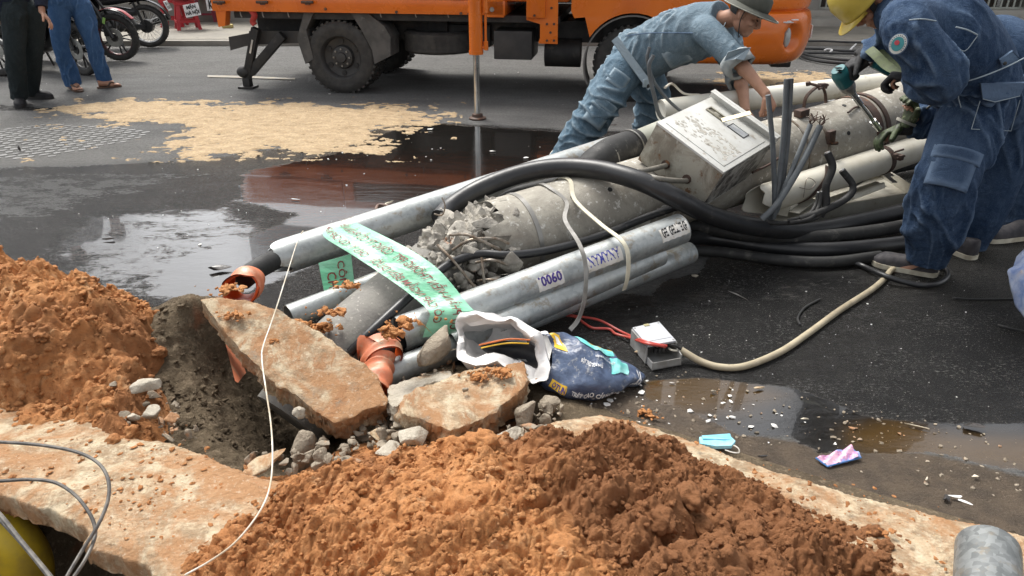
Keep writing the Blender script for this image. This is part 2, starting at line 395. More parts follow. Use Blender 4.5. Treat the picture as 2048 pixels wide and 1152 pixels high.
def mat_road():
    m = Mt('asphalt'); W = m.attr('wet'); Fm = m.attr('film'); Md = m.attr('mud'); T = m.attr('tone')
    sp = m.noise(230, 3, .8); lg = m.noise(2.3, 6, .6, sc=(.6, 1.6, 1)); md = m.noise(14, 5, .65); edge = m.math('ADD', m.math('MULTIPLY', m.noise(8, 8, .72, dist=.3, sc=(.6, 1.3, 1)), .55), m.math('MULTIPLY', m.noise(38, 6, .8, sc=(.6, 1.5, 1)), .45))
    dry = m.mix(m.ramp(lg, .35, .65), (.20, .20, .195), (.155, .155, .152)); dry = m.mix(m.ramp(sp, .55, .72, 0, .55), dry, (.33, .32, .3))
    dry = m.mix(m.ramp(sp, .3, .44, .5, 0), dry, (.07, .07, .07)); dry = m.mix(T, dry, (.27, .26, .24))
    # streaks rubbed in the driving direction
    g1 = m.noise(55, 4, .8, sc=(.8, 1, 1)); dry = m.mix(m.ramp(g1, .36, .5, .65, 0), dry, (.075, .075, .073)); dry = m.mix(m.ramp(g1, .56, .68, 0, .6), dry, (.36, .355, .34)); g2 = m.noise(17, 5, .75, sc=(.5, 1.6, 1)); dry = m.mix(m.ramp(g2, .52, .66, 0, .5), dry, (.105, .105, .103))
    st = m.noise(5, 5, .6, sc=(.35, 5, 1)); dry = m.mix(m.ramp(st, .55, .75, 0, .35), dry, (.09, .09, .09))
    we = m.ramp(m.math('ADD', W, m.math('MULTIPLY', m.math('SUBTRACT', edge, .5), 1.9)), .26, .74)
    wetc = m.mix(m.ramp(md, .4, .65), (.009, .0088, .0085), (.020, .019, .018)); wetc = m.mix(m.ramp(sp, .62, .74, 0, .5), wetc, (.12, .11, .1))
    ag = m.math('MULTIPLY', m.ramp(m.noise(125, 3, .7), .60, .68), m.ramp(m.noise(3.5, 4, .65), .38, .62, .12, 1)); wetc = m.mix(ag, wetc, (.30, .29, .27)); glint2 = m.math('MULTIPLY', m.ramp(m.noise(70, 4, .78, sc=(.6, 1.4, 1)), .54, .66), m.ramp(m.noise(2.2, 4, .65, sc=(1, 2, 1)), .42, .62, .12, .9)); wetc = m.mix(glint2, wetc, (.20, .195, .185))  # sky glints painted as pale specks in the wet base colour
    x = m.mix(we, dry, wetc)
    me = m.ramp(m.math('ADD', Md, m.math('MULTIPLY', m.math('SUBTRACT', edge, .5), 1.1)), .35, .6)
    mudc = m.mix(m.ramp(md, .35, .65), (.17, .125, .085), (.11, .082, .058)); mudc = m.mix(m.ramp(m.noise(160, 4, .8), .55, .7, 0, .6), mudc, (.3, .25, .19))
    x = m.mix(m.math('MULTIPLY', me, .92), x, mudc)
    fe = m.ramp(m.math('ADD', Fm, m.math('MULTIPLY', m.math('SUBTRACT', edge, .5), 1.5)), .40, .56)
    filmc = m.mix(m.attr('brown'), (.010, .009, .008), (.06, .034, .010))
    x = m.mix(m.math('MULTIPLY', fe, .93), x, filmc); m.col(x)
    r = m.ramp(we, 0, 1, .85, .16); r2 = m.math('ADD', m.math('MULTIPLY', r, m.math('SUBTRACT', 1, fe)), m.math('MULTIPLY', fe, .06))
    r3 = m.math('MAXIMUM', r2, m.math('MULTIPLY', m.math('SUBTRACT', me, fe), .55)); m.set('Roughness', r3)
    m.set('Specular IOR Level', m.ramp(we, 0, 1, .3, .5)); m.set('Coat Weight', m.math('MULTIPLY', fe, .7)); m.set('Coat Roughness', .03); m.set('Coat IOR', 1.5)
    k = m.math('SUBTRACT', 1, m.math('MULTIPLY', fe, .965))
    b = m.bump(sp, m.math('MULTIPLY', k, 1.0), .010)
    b = m.bump(m.noise(75, 5, .8), m.math('MULTIPLY', k, 1.0), .024, b)
    b = m.bump(m.noise(24, 5, .75, sc=(.7, 1, 1)), m.math('MULTIPLY', m.math('MULTIPLY', k, we), .75), .022, b)
    b = m.bump(m.noise(6, 5, .6, sc=(.6, 1.3, 1)), .35, .010, b)
    return m.m
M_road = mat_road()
def mat_sand():
    m = Mt('spread sand'); n = m.noise(9, 6, .7, sc=(.7, 1.6, 1)); n2 = m.noise(60, 4, .7)
    x = m.mix(m.ramp(n, .35, .65), (.42, .32, .20), (.28, .205, .12)); x = m.mix(m.ramp(n2, .52, .68, 0, .8), x, (.60, .45, .26)); x = m.mix(m.ramp(n2, .30, .45, .8, 0), x, (.2, .13, .065)); x = m.mix(m.ramp(m.noise(30, 5, .75, sc=(1, 2, 1)), .5, .62, 0, .7), x, (.34, .23, .12))
    m.col(x); m.set('Roughness', .95); m.bump(n2, .6, .01); return m.m
M_sand = mat_sand()
def mat_galv(name='galvanised steel', base=(.40, .42, .415), dk=(.27, .29, .29)):
    m = Mt(name); v = nn(m.nt, 'TexVoronoi', Scale=70); m.L(m.tc.outputs['Object'], v.inputs['Vector'])
    n = m.noise(6, 5, .6); x = m.mix(m.ramp(n, .35, .65), base, dk); x = m.mix(m.ramp(v.outputs[1], .2, .8, 0, .3), x, (.52, .54, .53))
    d = m.noise(17, 6, .7); x = m.mix(m.ramp(d, .53, .66, 0, .75), x, (.25, .21, .155)); m.col(x)
    m.set('Metallic', .55); m.set('Roughness', m.ramp(n, .3, .7, .36, .52)); m.bump(m.noise(40, 5, .7), .2, .004); return m.m
M_galv = mat_galv(); M_galv_d = mat_galv('dull galvanised steel', (.24, .25, .25), (.15, .16, .16))
def mat_pole():
    m = Mt('weathered pole concrete'); n = m.noise(5, 7, .7, dist=.5); n2 = m.noise(28, 6, .72); n3 = m.noise(90, 3, .7)
    x = m.mix(m.ramp(n, .36, .64), (.37, .345, .29), (.235, .215, .18)); x = m.mix(m.ramp(n2, .56, .66, 0, .9), x, (.62, .60, .55))
    x = m.mix(m.ramp(n3, .3, .42, .5, 0), x, (.17, .15, .125)); x = m.mix(m.ramp(m.noise(3, 4, .6, sc=(1, 1, 3)), .55, .72, 0, .6), x, (.2, .165, .13))
    m.col(x); m.set('Roughness', .82); b = m.bump(m.noise(30, 6, .7), .45, .008); m.bump(n3, .3, .003, b); return m.m
M_pole = mat_pole()
M_stump = simple('pole base concrete', (.235, .225, .20), (.165, .155, .14), 9, .85, bump=.5, bs=70, bd=.006, c3=(.42, .40, .35), s3=60, t3=(.58, .68))
M_crush = simple('crushed pole concrete', (.42, .39, .335), (.24, .22, .19), 16, .92, bump=.9, bs=60, bd=.01, c3=(.33, .19, .12), s3=7, t3=(.63, .7))
M_rebar = simple('steel wire', (.30, .27, .23), (.17, .12, .08), 30, .5, .7)
M_blk = simple('black cable sheath', (.014, .0145, .016), (.024, .024, .025), 7, .42, bump=.25, bs=25, bd=.004, c3=(.075, .07, .062), s3=22, t3=(.6, .78), spec=.5)
M_blk_matte = simple('matte black rubber', (.014, .014, .014), (.024, .024, .023), 10, .75, bump=.3, c3=(.1, .095, .085), s3=14, t3=(.56, .75))
M_grey_cab = simple('grey cable sheath', (.13, .145, .155), (.09, .1, .108), 12, .5)
M_pvc = simple('cream plastic pipe', (.66, .63, .54), (.56, .52, .42), 5, .42, c3=(.34, .22, .12), s3=7, t3=(.62, .72))
M_pvc_clean = simple('ivory plastic pipe', (.72, .70, .62), (.64, .61, .52), 4, .38, c3=(.5, .46, .37), s3=9, t3=(.62, .74))
M_orange_pipe = simple('terracotta plastic conduit', (.62, .20, .10), (.52, .17, .09), 15, .5, c3=(.5, .33, .22), s3=14, t3=(.5, .7))
M_orange_in = simple('bright orange plastic', (.72, .11, .02), (.6, .09, .02), 10, .4)
M_strap = simple('steel strap', (.30, .29, .27), (.2, .19, .17), 12, .45, .5)
M_strap_c = simple('cream strap', (.66, .62, .48), (.52, .48, .37), 12, .5)
M_rust = simple('rusty clamp steel', (.10, .06, .045), (.06, .042, .035), 22, .7, .3, bump=.4, c3=(.2, .09, .04), s3=16, t3=(.55, .7))
def mat_box():
    m = Mt('stained white box paint'); n = m.noise(6, 7, .7, dist=.4); n2 = m.noise(22, 6, .75)
    x = m.mix(m.ramp(n, .4, .65), (.60, .60, .57), (.52, .515, .475)); x = m.mix(m.ramp(n2, .58, .68, 0, .8), x, (.30, .24, .17)); m.col(x)
    m.set('Roughness', .45); m.set('Metallic', .1); m.bump(n2, .2, .003); return m.m
M_box = mat_box()
def mat_boxside():
    m = Mt('rusty box side'); n = m.noise(7, 7, .7, dist=.5); n2 = m.noise(13, 6, .7)
    x = m.mix(m.ramp(n, .38, .62), (.40, .38, .32), (.22, .195, .155)); x = m.mix(m.ramp(n2, .55, .66, 0, .9), x, (.16, .075, .03))
    x = m.mix(m.ramp(m.noise(60, 4, .7, sc=(1, 1, .3)), .6, .7, 0, .5), x, (.55, .54, .5)); m.col(x); m.set('Roughness', .55); m.set('Metallic', .35); m.bump(n2, .3, .004); return m.m
M_boxside = mat_boxside()
M_oilbag = simple('grimy peeling paint', (.38, .37, .34), (.10, .09, .08), 18, .6, bump=.6, bs=40, bd=.008, c3=(.06, .055, .05), s3=12, t3=(.5, .6))
# ================================================================== THE GROUND
DIG = gp([(-500, 655), (120, 655), (330, 640), (440, 615), (560, 640), (640, 700), (760, 745), (900, 750), (1080, 770), (1150, 830), (1330, 885), (1560, 960), (2300, 1180), (2300, 1500), (-900, 1500)])
def make_road():
    P1, F1 = grid(-9, 9, .9, 9.0, .045)
    P = P1; z = np.zeros(len(P)) + .004 * fbm(np.c_[P, P[:, 0] * 0], 1.3, 2, 4)
    def mask(px, soft=.12): return sstep(soft, -soft, poly_sd(P, gp(px)))
    wet = mask([(-400, 345), (150, 330), (420, 318), (500, 300), (700, 290), (745, 258), (840, 243), (1000, 252), (1160, 262), (1400, 262), (1500, 280), (1900, 330), (2400, 330), (2600, 900), (2048, 905), (1700, 880), (1350, 860), (1130, 790), (0, 700), (-500, 700)], .16)
    wet = np.maximum(wet, .95 * mask([(-60, 205), (90, 215), (230, 212), (150, 222), (0, 222)], .1))
    wet *= 1 - .95 * mask([(1225, 560), (1262, 535), (1310, 520), (1360, 512), (1420, 512), (1400, 545), (1330, 560), (1300, 592), (1240, 590)], .02)
    wet *= 1 - .42 * mask([(-300, 350), (260, 340), (470, 345), (300, 380), (100, 440), (-300, 470)], .25)
    film = .95 * mask([(700, 300), (780, 262), (850, 246), (1000, 256), (1170, 268), (1130, 330), (900, 400), (820, 450), (560, 560), (400, 620), (300, 590), (330, 520), (480, 480), (600, 430), (480, 400), (490, 345), (600, 320)], .16)
    film = np.maximum(film, .55 * mask([(150, 420), (480, 400), (620, 470), (430, 610), (150, 600), (60, 500)], .3))
    film = np.maximum(film, .45 * mask([(1100, 610), (1380, 560), (1800, 520), (1900, 560), (1500, 640), (1200, 680), (1080, 690)], .2))
    film = np.maximum(film, 1.0 * mask([(1290, 760), (1400, 757), (1500, 765), (1580, 775), (1660, 800), (1740, 835), (1900, 850), (2200, 850), (2200, 960), (2000, 935), (1860, 905), (1730, 905), (1640, 905), (1580, 872), (1480, 870), (1360, 815), (1290, 800)], .05))
    brown = mask([(1180, 740), (1450, 745), (1560, 790), (1480, 815), (1400, 830), (1200, 800)], .08)
    brown = np.maximum(brown, mask([(1690, 860), (1780, 835), (1900, 870), (2100, 880), (2200, 960), (1900, 930), (1700, 900)], .06))
    mud = mask([(1080, 800), (1180, 790), (1280, 800), (1400, 850), (1480, 872), (1580, 880), (1650, 905), (1850, 905), (2048, 955), (2400, 1000), (2400, 1300), (1000, 1300), (1000, 830)], .06)
    mud = np.maximum(mud, .58 * mask([(1020, 720), (1290, 770), (1420, 790), (1600, 830), (1500, 880), (1000, 900)], .1))
    tone = .9 * mask([(-500, 110), (2600, 110), (2600, 60), (-500, 60)], .3) + .35 * mask([(-400, 228), (200, 228), (360, 300), (300, 335), (-400, 345)], .2)
    keep = poly_sd(P, DIG) > .02
    V = np.c_[P, z]; V, F, A = prune(V, F1, keep, dict(wet=wet, film=film, mud=mud, tone=np.clip(tone, 0, 1), brown=brown))
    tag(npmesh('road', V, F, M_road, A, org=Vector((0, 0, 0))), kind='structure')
    # the rest of the street, one coarse sheet out to the horizon, a little lower
    P, F = grid(-120, 120, 8.7, 160, 3.0); V = np.c_[P, np.full(len(P), -.012)]
    k = np.ones(len(P)); tag(npmesh('far_road', V, F, M_road, dict(wet=k * 0, film=k * 0, mud=k * 0, tone=k * .3, brown=k * 0), org=Vector((0, 0, 0))), kind='structure')
    for sx in (-1, 1):
        P, F = grid(*((-60, -8.8) if sx < 0 else (8.8, 60)), -12, 9, 2.0); k = np.ones(len(P))
        tag(npmesh('side_road', np.c_[P, np.full(len(P), -.014)], F, M_road, dict(wet=k * 0, film=k * 0, mud=k * 0, tone=k * .3, brown=k * 0), org=Vector((0, 0, 0))), kind='structure')
make_road()

def make_earth():
    T = rbf([(-400, 700, -.06), (800, 745, .004), (900, 752, .004), (1000, 762, .004), (1090, 775, .006), (0, 660, -.05), (200, 650, -.04), (300, 625, .02), (335, 612, .20), (370, 604, .235), (405, 600, .22), (440, 602, .12), (470, 590, -.02),
             (312, 660, .15), (320, 720, .08), (400, 670, .09), (440, 720, -.02), (500, 760, -.13), (540, 800, -.22), (420, 800, -.04), (370, 760, .02), (330, 800, .0), (300, 850, -.02),
             (470, 860, -.13), (560, 880, -.3), (520, 915, -.2), (430, 890, -.06), (640, 900, -.34), (720, 905, -.3), (800, 890, -.14), (860, 880, -.2), (950, 880, -.2), (1060, 860, -.06),
             (620, 780, -.3), (700, 800, -.25), (600, 700, -.2), (680, 720, -.12), (760, 770, -.05), (840, 760, -.03), (950, 740, -.02), (1080, 780, -.015), (560, 640, -.02), (640, 650, -.01),
             (200, 780, -.0), (100, 860, -.03), (300, 960, -.08), (500, 960, -.12), (700, 980, -.1), (900, 980, -.1), (1200, 900, -.03), (1400, 960, -.06), (1700, 1000, -.06), (2100, 1100, -.06),
             (0, 1000, -.2), (100, 1060, -.42), (60, 1140, -.5), (200, 1140, -.45), (20, 1020, -.35), (150, 1080, -.42), (250, 1130, -.4), (300, 1180, -.25), (400, 1300, -.2), (-100, 1100, -.4), (700, 1300, -.2), (1300, 1300, -.2), (2200, 1300, -.2), (-300, 900, -.1)])
    global EARTH_T; EARTH_T = T; P, F = grid(-2.6, 2.4, .55, 3.35, .0085); z = T(P); q = np.c_[P, z]
    z = z + .035 * (fbm(q, 6, 4, 2) ) + .034 * (.35 - fbm(q, 15, 4, 9, billow=True))
    d = poly_sd(P, DIG); z = z + np.maximum(.008 - z, 0) * sstep(-.12, -.03, d) - .25 * np.maximum(d - .04, 0)
    z = z + (.007 * (fbm(q, 55, 3, 19, .6, True) - .3) + .005 * fbm(q, 90, 2, 22)) * (d < -.05)
    V, F, A = prune(np.c_[P, z], F, d < .12)
    tag(npmesh('ground', V, F, M_bank, A), kind='structure')
make_earth()

PZ = .065
def make_pavement():
    out = [(-700, 800), (0, 800), (180, 830), (250, 868), (330, 880), (410, 905), (470, 930), (520, 950), (600, 958), (700, 945), (800, 925), (960, 905), (1050, 880), (1110, 835), (1200, 822), (1290, 838), (1400, 868), (1500, 898), (1560, 918), (1650, 945), (1800, 985), (1920, 1010), (2048, 1040), (2500, 1140), (2500, 1700), (560, 1700), (345, 1300), (330, 1185), (292, 1118), (240, 1104), (196, 1092), (168, 1082), (180, 1062), (158, 1044), (105, 1014), (60, 1002), (0, 978), (-300, 940), (-700, 960)]
    poly = gp(out, PZ); P, F = grid(-2.3, 2.3, .75, 2.35, .0068)
    q = np.c_[P, P[:, 0] * 0]; sdv = poly_sd(P, poly) + .022 * fbm(q, 7, 5, 11)
    z = PZ + .010 * fbm(q, 4, 5, 12) + .003 * fbm(q, 40, 3, 13)
    # worn hollow in the middle right, rough broken rim
    z -= .012 * sstep(-.03, .004, sdv) + np.minimum(3.0 * np.clip(sdv - .004, 0, .04), .065) + .008 * np.clip(perlin(q, 30), 0, 1) * sstep(-.1, 0, sdv)
    rr = sstep(.1, .9, P[:, 0]); z -= .04 * rr * sstep(-.35, 0, sdv)
    eps = .004; gx = (poly_sd(P + [eps, 0], poly) - poly_sd(P - [eps, 0], poly)) / (2 * eps); gy = (poly_sd(P + [0, eps], poly) - poly_sd(P - [0, eps], poly)) / (2 * eps)
    mv = np.clip(sdv - .003, 0, .06) * .97; Pm = P - np.c_[gx, gy] * mv[:, None] + np.c_[perlin(q, 22, 5), perlin(q, 22, 6)] * .012 * sstep(-.03, .01, sdv)[:, None]
    V, F, A = prune(np.c_[Pm, z], F, sdv < .040)
    tag(npmesh('pavement', V, F, M_pave, A), kind='structure')
make_pavement()

def mound(name, ctrl, box_, cell, mat, label, seed, amp=1.0, clods=260, cl_rng=(.006, .022), darkf=None):
    T = rbf(ctrl); P, F = grid(*box_, cell); z0 = T(P); q = np.c_[P, z0]
    qq = q + .03 * np.stack([perlin(q, 7, seed), perlin(q, 7, seed + 1), perlin(q, 7, seed + 2)], 1)
    z0 = z0 + .012 * perlin(q, 4, seed + 40); e = sstep(-.03, .06, z0 - .04)
    L1 = fbm(qq, 5.5, 1, seed, billow=True); L2 = fbm(qq, 15, 2, seed + 3, billow=True); L3 = fbm(qq, 42, 2, seed + 5, billow=True); sm = sstep(.0, .22, perlin(q, 2.9, seed + 20))
    L4 = fbm(qq, 90, 1, seed + 8, billow=True)
    h = .085 * (L1 - .25) * e + .055 * (fbm(qq, 3.1, 2, seed + 60, billow=True) - .3) * e + (.060 * (np.sqrt(L2 + .02) - .5) + .030 * (np.sqrt(L3 + .02) - .45) * (1 - .85 * sm) + .013 * np.sqrt(L4 + .02) * (1 - .85 * sm)) * (.3 + .7 * e)
    ox = amp * .012 * perlin(q, 30, seed + 30) * e; oy = amp * .012 * perlin(q, 30, seed + 31) * e
    V = np.c_[P[:, 0] + ox, P[:, 1] + oy, z0 + amp * h + .006 * fbm(qq, 60, 2, seed + 50) * e]
    keep = z0 > -.035; V2, F2, _ = prune(V, F, keep)
    # loose crumbs and clods lying on the heap
    rs = np.random.RandomState(seed); base = []; bm = bmesh.new(); bmesh.ops.create_icosphere(bm, subdivisions=2, radius=1)
    bv = np.array([v.co[:] for v in bm.verts]); bf = np.array([[v.index for v in f.verts] for f in bm.faces]); bm.free()
    bm = bmesh.new(); bmesh.ops.create_icosphere(bm, subdivisions=4, radius=1); bv5 = np.array([v.co[:] for v in bm.verts]); bf5 = np.array([[v.index for v in f.verts] for f in bm.faces]); bm.free()
    TV = [V2]; F3 = np.concatenate([F2[:, [0, 1, 2]], F2[:, [0, 2, 3]]]); TF = [F3]; off = len(V2); n = 0; tr = 0
    while n < clods and tr < clods * 12:
        tr += 1; i = rs.randint(len(V)); 
        if not (z0[i] > -.012): continue
        r = cl_rng[0] + (cl_rng[1] - cl_rng[0]) * rs.rand() ** 2.6; s = r * (1 + 1.5 * fbm(bv + n * .37, 1.9, 2, n % 50))[:, None] * bv * np.array([.7 + .6 * rs.rand(), .7 + .6 * rs.rand(), .55 + .4 * rs.rand()])
        TV.append(s + V[i] + np.array([0, 0, r * .25])); TF.append(bf + off); off += len(bv); n += 1
    for k in range(46 if clods > 100 else 0):       # a few big hard clods
        i = rs.randint(len(V))
        if not (z0[i] > .02): continue
        r = .018 + .022 * rs.rand(); s = r * (1 + 1.1 * fbm(bv5 + k * .77, 1.5, 4, k % 50))[:, None] * bv5 * np.array([.8 + .6 * rs.rand(), .8 + .6 * rs.rand(), .6 + .3 * rs.rand()]); TV.append(s + V[i]); TF.append(bf5 + off); off += len(bv5)
    V3 = np.concatenate(TV); F3 = np.concatenate(TF)
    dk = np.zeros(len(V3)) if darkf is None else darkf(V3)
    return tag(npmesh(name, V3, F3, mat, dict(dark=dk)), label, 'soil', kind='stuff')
mound('soil_heap', [(-400, 520, .4), (-150, 530, .38), (0, 552, .34), (60, 556, .32), (120, 576, .30), (200, 590, .27), (262, 604, .21), (318, 628, .17), (325, 665, .10), (310, 705, .12),
      (-200, 700, .30), (0, 690, .27), (100, 680, .25), (220, 690, .19), (0, 780, .12), (110, 775, .10), (210, 770, .13), (285, 735, .14), (250, 800, .09), (190, 830, .075), (225, 845, .08), (300, 770, .08),
      (20, 830, .05), (130, 840, .05), (-200, 830, .1), (245, 870, .06), (330, 800, -.05), (360, 720, -.10), (380, 650, -.10), (350, 622, -.06), (400, 800, -.25), (420, 880, -.2), (330, 880, -.03), (450, 740, -.3), (0, 880, .03), (200, 890, .03), (-300, 900, .05),
      (0, 1000, -.3), (-300, 1000, -.3), (0, 566, -.06), (-300, 560, -.06), (140, 585, -.06), (250, 602, -.06), (340, 612, -.06), (0, 540, -.15), (300, 560, -.15)], (-2.9, -.75, 1.6, 3.35), .0055, M_soil,
      'heap of crumbly orange soil at the left, piled beyond the pit beside the wet road', 21, 1.05, 3600, (.003, .013))
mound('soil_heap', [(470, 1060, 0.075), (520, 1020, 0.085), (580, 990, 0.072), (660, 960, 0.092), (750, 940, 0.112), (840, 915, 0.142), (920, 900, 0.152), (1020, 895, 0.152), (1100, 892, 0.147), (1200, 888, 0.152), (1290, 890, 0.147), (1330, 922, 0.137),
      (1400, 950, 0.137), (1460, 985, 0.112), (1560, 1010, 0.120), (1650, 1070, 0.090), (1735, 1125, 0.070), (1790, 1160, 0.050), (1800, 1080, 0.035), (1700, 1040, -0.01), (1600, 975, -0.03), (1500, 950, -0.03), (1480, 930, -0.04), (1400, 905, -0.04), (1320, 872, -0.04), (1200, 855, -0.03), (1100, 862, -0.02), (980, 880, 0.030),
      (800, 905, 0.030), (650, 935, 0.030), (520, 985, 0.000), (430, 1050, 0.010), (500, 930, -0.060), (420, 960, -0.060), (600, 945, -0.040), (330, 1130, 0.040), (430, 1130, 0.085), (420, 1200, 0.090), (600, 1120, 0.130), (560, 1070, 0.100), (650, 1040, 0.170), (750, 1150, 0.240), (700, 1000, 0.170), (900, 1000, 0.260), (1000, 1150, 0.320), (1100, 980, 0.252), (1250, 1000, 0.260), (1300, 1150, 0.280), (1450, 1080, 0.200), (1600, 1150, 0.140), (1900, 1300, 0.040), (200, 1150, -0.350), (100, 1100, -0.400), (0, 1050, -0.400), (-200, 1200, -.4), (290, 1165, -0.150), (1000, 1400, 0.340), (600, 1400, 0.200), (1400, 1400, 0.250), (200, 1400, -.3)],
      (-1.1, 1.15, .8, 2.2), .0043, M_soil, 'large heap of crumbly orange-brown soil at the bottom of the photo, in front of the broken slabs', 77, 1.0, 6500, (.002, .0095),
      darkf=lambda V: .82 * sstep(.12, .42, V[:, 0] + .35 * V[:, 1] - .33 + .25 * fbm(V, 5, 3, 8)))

def make_sand(name, px, label, h=.022, soft=.5, box_=None):
    poly = gp(px); a = np.array(poly); P, F = grid(a[:, 0].min() - .3, a[:, 0].max() + .3, a[:, 1].min() - .3, a[:, 1].max() + .3, .010)
    q = np.c_[P, P[:, 0] * 0]; s = sstep(soft, -soft, poly_sd(P, poly)); n = fbm(q * np.array([.8, 1.2, 1]), 4.5, 7, 5, .72)
    z = h * (s * 1.5 - .62 + n * 3.4); z = np.where(z > 0, .002 + .5 * z + .010 * fbm(q * np.array([1, 1.6, 1]), 14, 3, 7) * sstep(0, .01, z), z)
    V, F, A = prune(np.c_[P, np.maximum(z, -.01) + .002], F, z > -.006); tag(npmesh(name, V, F, M_sand, A), label, 'sand', kind='stuff')
make_sand('sand', [(150, 214), (250, 206), (440, 212), (620, 212), (780, 224), (860, 228), (830, 244), (750, 262), (735, 292), (640, 302), (560, 294), (470, 300), (360, 303), (355, 280), (400, 258), (320, 242), (200, 228)], 'pale yellow sand strewn over the asphalt behind the oily puddle')
make_sand('sand', [(1490, 150), (1560, 150), (1640, 152), (1640, 165), (1560, 175), (1480, 172)], 'small strip of yellow sand beyond the white pipe, under the bumper')
mb = MB(); q_ = [G(*p, .009) for p in ((415, 150), (500, 152), (590, 156), (590, 159), (500, 156), (415, 154))]; mb.add(q_, [(0, 1, 4, 5), (1, 2, 3, 4)]); tag(build('road_marking', mb, simple('worn cream road paint', (.32, .28, .21), (.19, .185, .17), 9, .8), smooth=False), kind='structure')
# embossed crossing tiles at the left edge: rows of small raised pads in the asphalt
mb = MB(); rs = random.Random(4); o = G(140, 280); ax = (G(300, 262) - G(0, 300)).normalized(); ay = Vector((-ax.y, ax.x, 0))
poly = gp([(-150, 262), (60, 249), (190, 250), (300, 262), (290, 275), (190, 300), (60, 318), (-150, 335)])
for i in range(-22, 13):
    for j in range(-9, 10):
        p = o + ax * (i * .085 + (j % 2) * .04) + ay * (j * .078)
        if poly_sd(np.array([[p.x, p.y]]), poly)[0] < -.02 + rs.random() * .05 and rs.random() > .05:
            mb.box((p.x, p.y, .0), (.066 * rs.uniform(.7, 1.1), .044 * rs.uniform(.7, 1.1), .009), math.atan2(ax.y, ax.x) + rs.uniform(-.12, .12), .003)
M_pad = simple('worn grey tile', (.15, .148, .142), (.10, .098, .094), 20, .6)
tag(build('tactile_paving', mb, M_pad), kind='structure')

# the far pavement and its kerb
M_kerb = simple('dusty kerb concrete', (.29, .27, .235), (.2, .185, .16), 3, .9, bump=.4, bs=20, bd=.01)
M_farpav = simple('dusty far pavement', (.26, .24, .20), (.18, .165, .14), 2.5, .9, bump=.4, bs=14, bd=.01, c3=(.15, .14, .12), s3=6)
mb = MB(); mb.box((0, 11.55, .0), (60, .16, .13), None, .02); tag(build('kerb', mb, M_kerb), kind='structure')
mb = MB(); mb.box((0, 13.1, .0), (60, 2.94, .136)); tag(build('far_pavement', mb, M_farpav), kind='structure')
# ================================================================== POLE, PIPES, CABLES
def basis(a, b):
    d = (Vector(b) - Vector(a)).normalized(); s = d.cross(Vector((0, 0, 1))).normalized()
    if s.y > 0: s = -s
    u = s.cross(d);  u = u if u.z > 0 else -u
    return d, s, u            # along, towards the camera side, up
def on_cyl(a, b, t, ang, r):
    a, b = Vector(a), Vector(b); d, s, u = basis(a, b); c = a.lerp(b, t); k = R(ang)
    return c + (u * math.cos(k) + s * math.sin(k)) * r
def band(mb, c, axis, r, wd, th=.004, seg=40):
    mb.lathe([(r, -wd / 2), (r + th, -wd / 2), (r + th, wd / 2), (r, wd / 2)], c, axis, seg); return mb
def rock(mb, c, size, seed, rot=None, rough=.10, sub=2, n=13):
    rs = random.Random(seed); bm = bmesh.new()
    for i in range(n):
        v = Vector((rs.gauss(0, 1), rs.gauss(0, 1), rs.gauss(0, 1))).normalized() * rs.uniform(.8, 1); bm.verts.new(v)
    r = bmesh.ops.convex_hull(bm, input=bm.verts[:]); bmesh.ops.delete(bm, geom=[g for g in r['geom_interior'] if isinstance(g, bmesh.types.BMVert)], context='VERTS')
    bmesh.ops.bevel(bm, geom=bm.edges[:], offset=.07, segments=1, affect='EDGES')
    bmesh.ops.triangulate(bm, faces=bm.faces[:])
    for k in range(sub): bmesh.ops.subdivide_edges(bm, edges=[e for e in bm.edges if e.calc_length() > .16], cuts=1); bmesh.ops.triangulate(bm, faces=bm.faces[:])
    bm.verts.ensure_lookup_table(); V = np.array([v.co[:] for v in bm.verts]); q = V + seed * 3.1
    V = V * (1 + rough * 2.2 * fbm(q, 1.7, 4, seed % 40, .6))[:, None]; V = V * np.array(size) / 2
    m = (rot or Matrix.Rotation(rs.uniform(0, 6.28), 3, 'Z')); c = Vector(c)
    mb.add([c + m @ Vector(x) for x in V], [[v.index for v in f.verts] for f in bm.faces]); bm.free(); return mb

PA, PB = WY(980, 490, 3.14), WY(1620, 288, 4.16); PR = .198
pd, psd, pu = basis(PA, PB); PE = PA + (PB - PA) * 3.2
def pole(t, ang, r=PR): return on_cyl(PA, PB, t, ang, r)
def pole_t(px):            # where along the pole the photo's column px falls
    lo, hi = -1, 4
    for _ in range(40):
        m = (lo + hi) / 2; p = PA.lerp(PB, m); zc = p.y * CP + (CAM_H - p.z) * SP
        if 1024 + FPX * p.x / zc < px: lo = m
        else: hi = m
    return lo
root = tag(empty('concrete_pole', PA.lerp(PB, .6)), 'thick grey concrete utility pole lying broken across the wet road', 'utility pole')
# shaft with a ragged left end
mb = MB(); N = 70; seg = 48; a0 = pole_t(985)
for i in range(N + 1):
    t = a0 + (3.2 - a0) * (i / N) ** 1.5
    for j in range(seg):
        an = 360 * j / seg; rr = PR * (1 + .012 * math.sin(j * 2.3 + i) * (i < 3)); q = pole(t, an, rr)
        if i == 0: q = q + pd * (.05 * math.sin(j * 1.7) + .06 * math.sin(j * .55 + 1) + .03 * math.sin(j * 4.1))
        mb.v.append(tuple(q))
for i in range(N):
    for j in range(seg): k = (j + 1) % seg; mb.f.append((i * seg + j, i * seg + k, (i + 1) * seg + k, (i + 1) * seg + j))
mb.f.append(tuple(range(seg))); mb.m = [0] * len(mb.f); build('shaft', mb, M_pole, root)
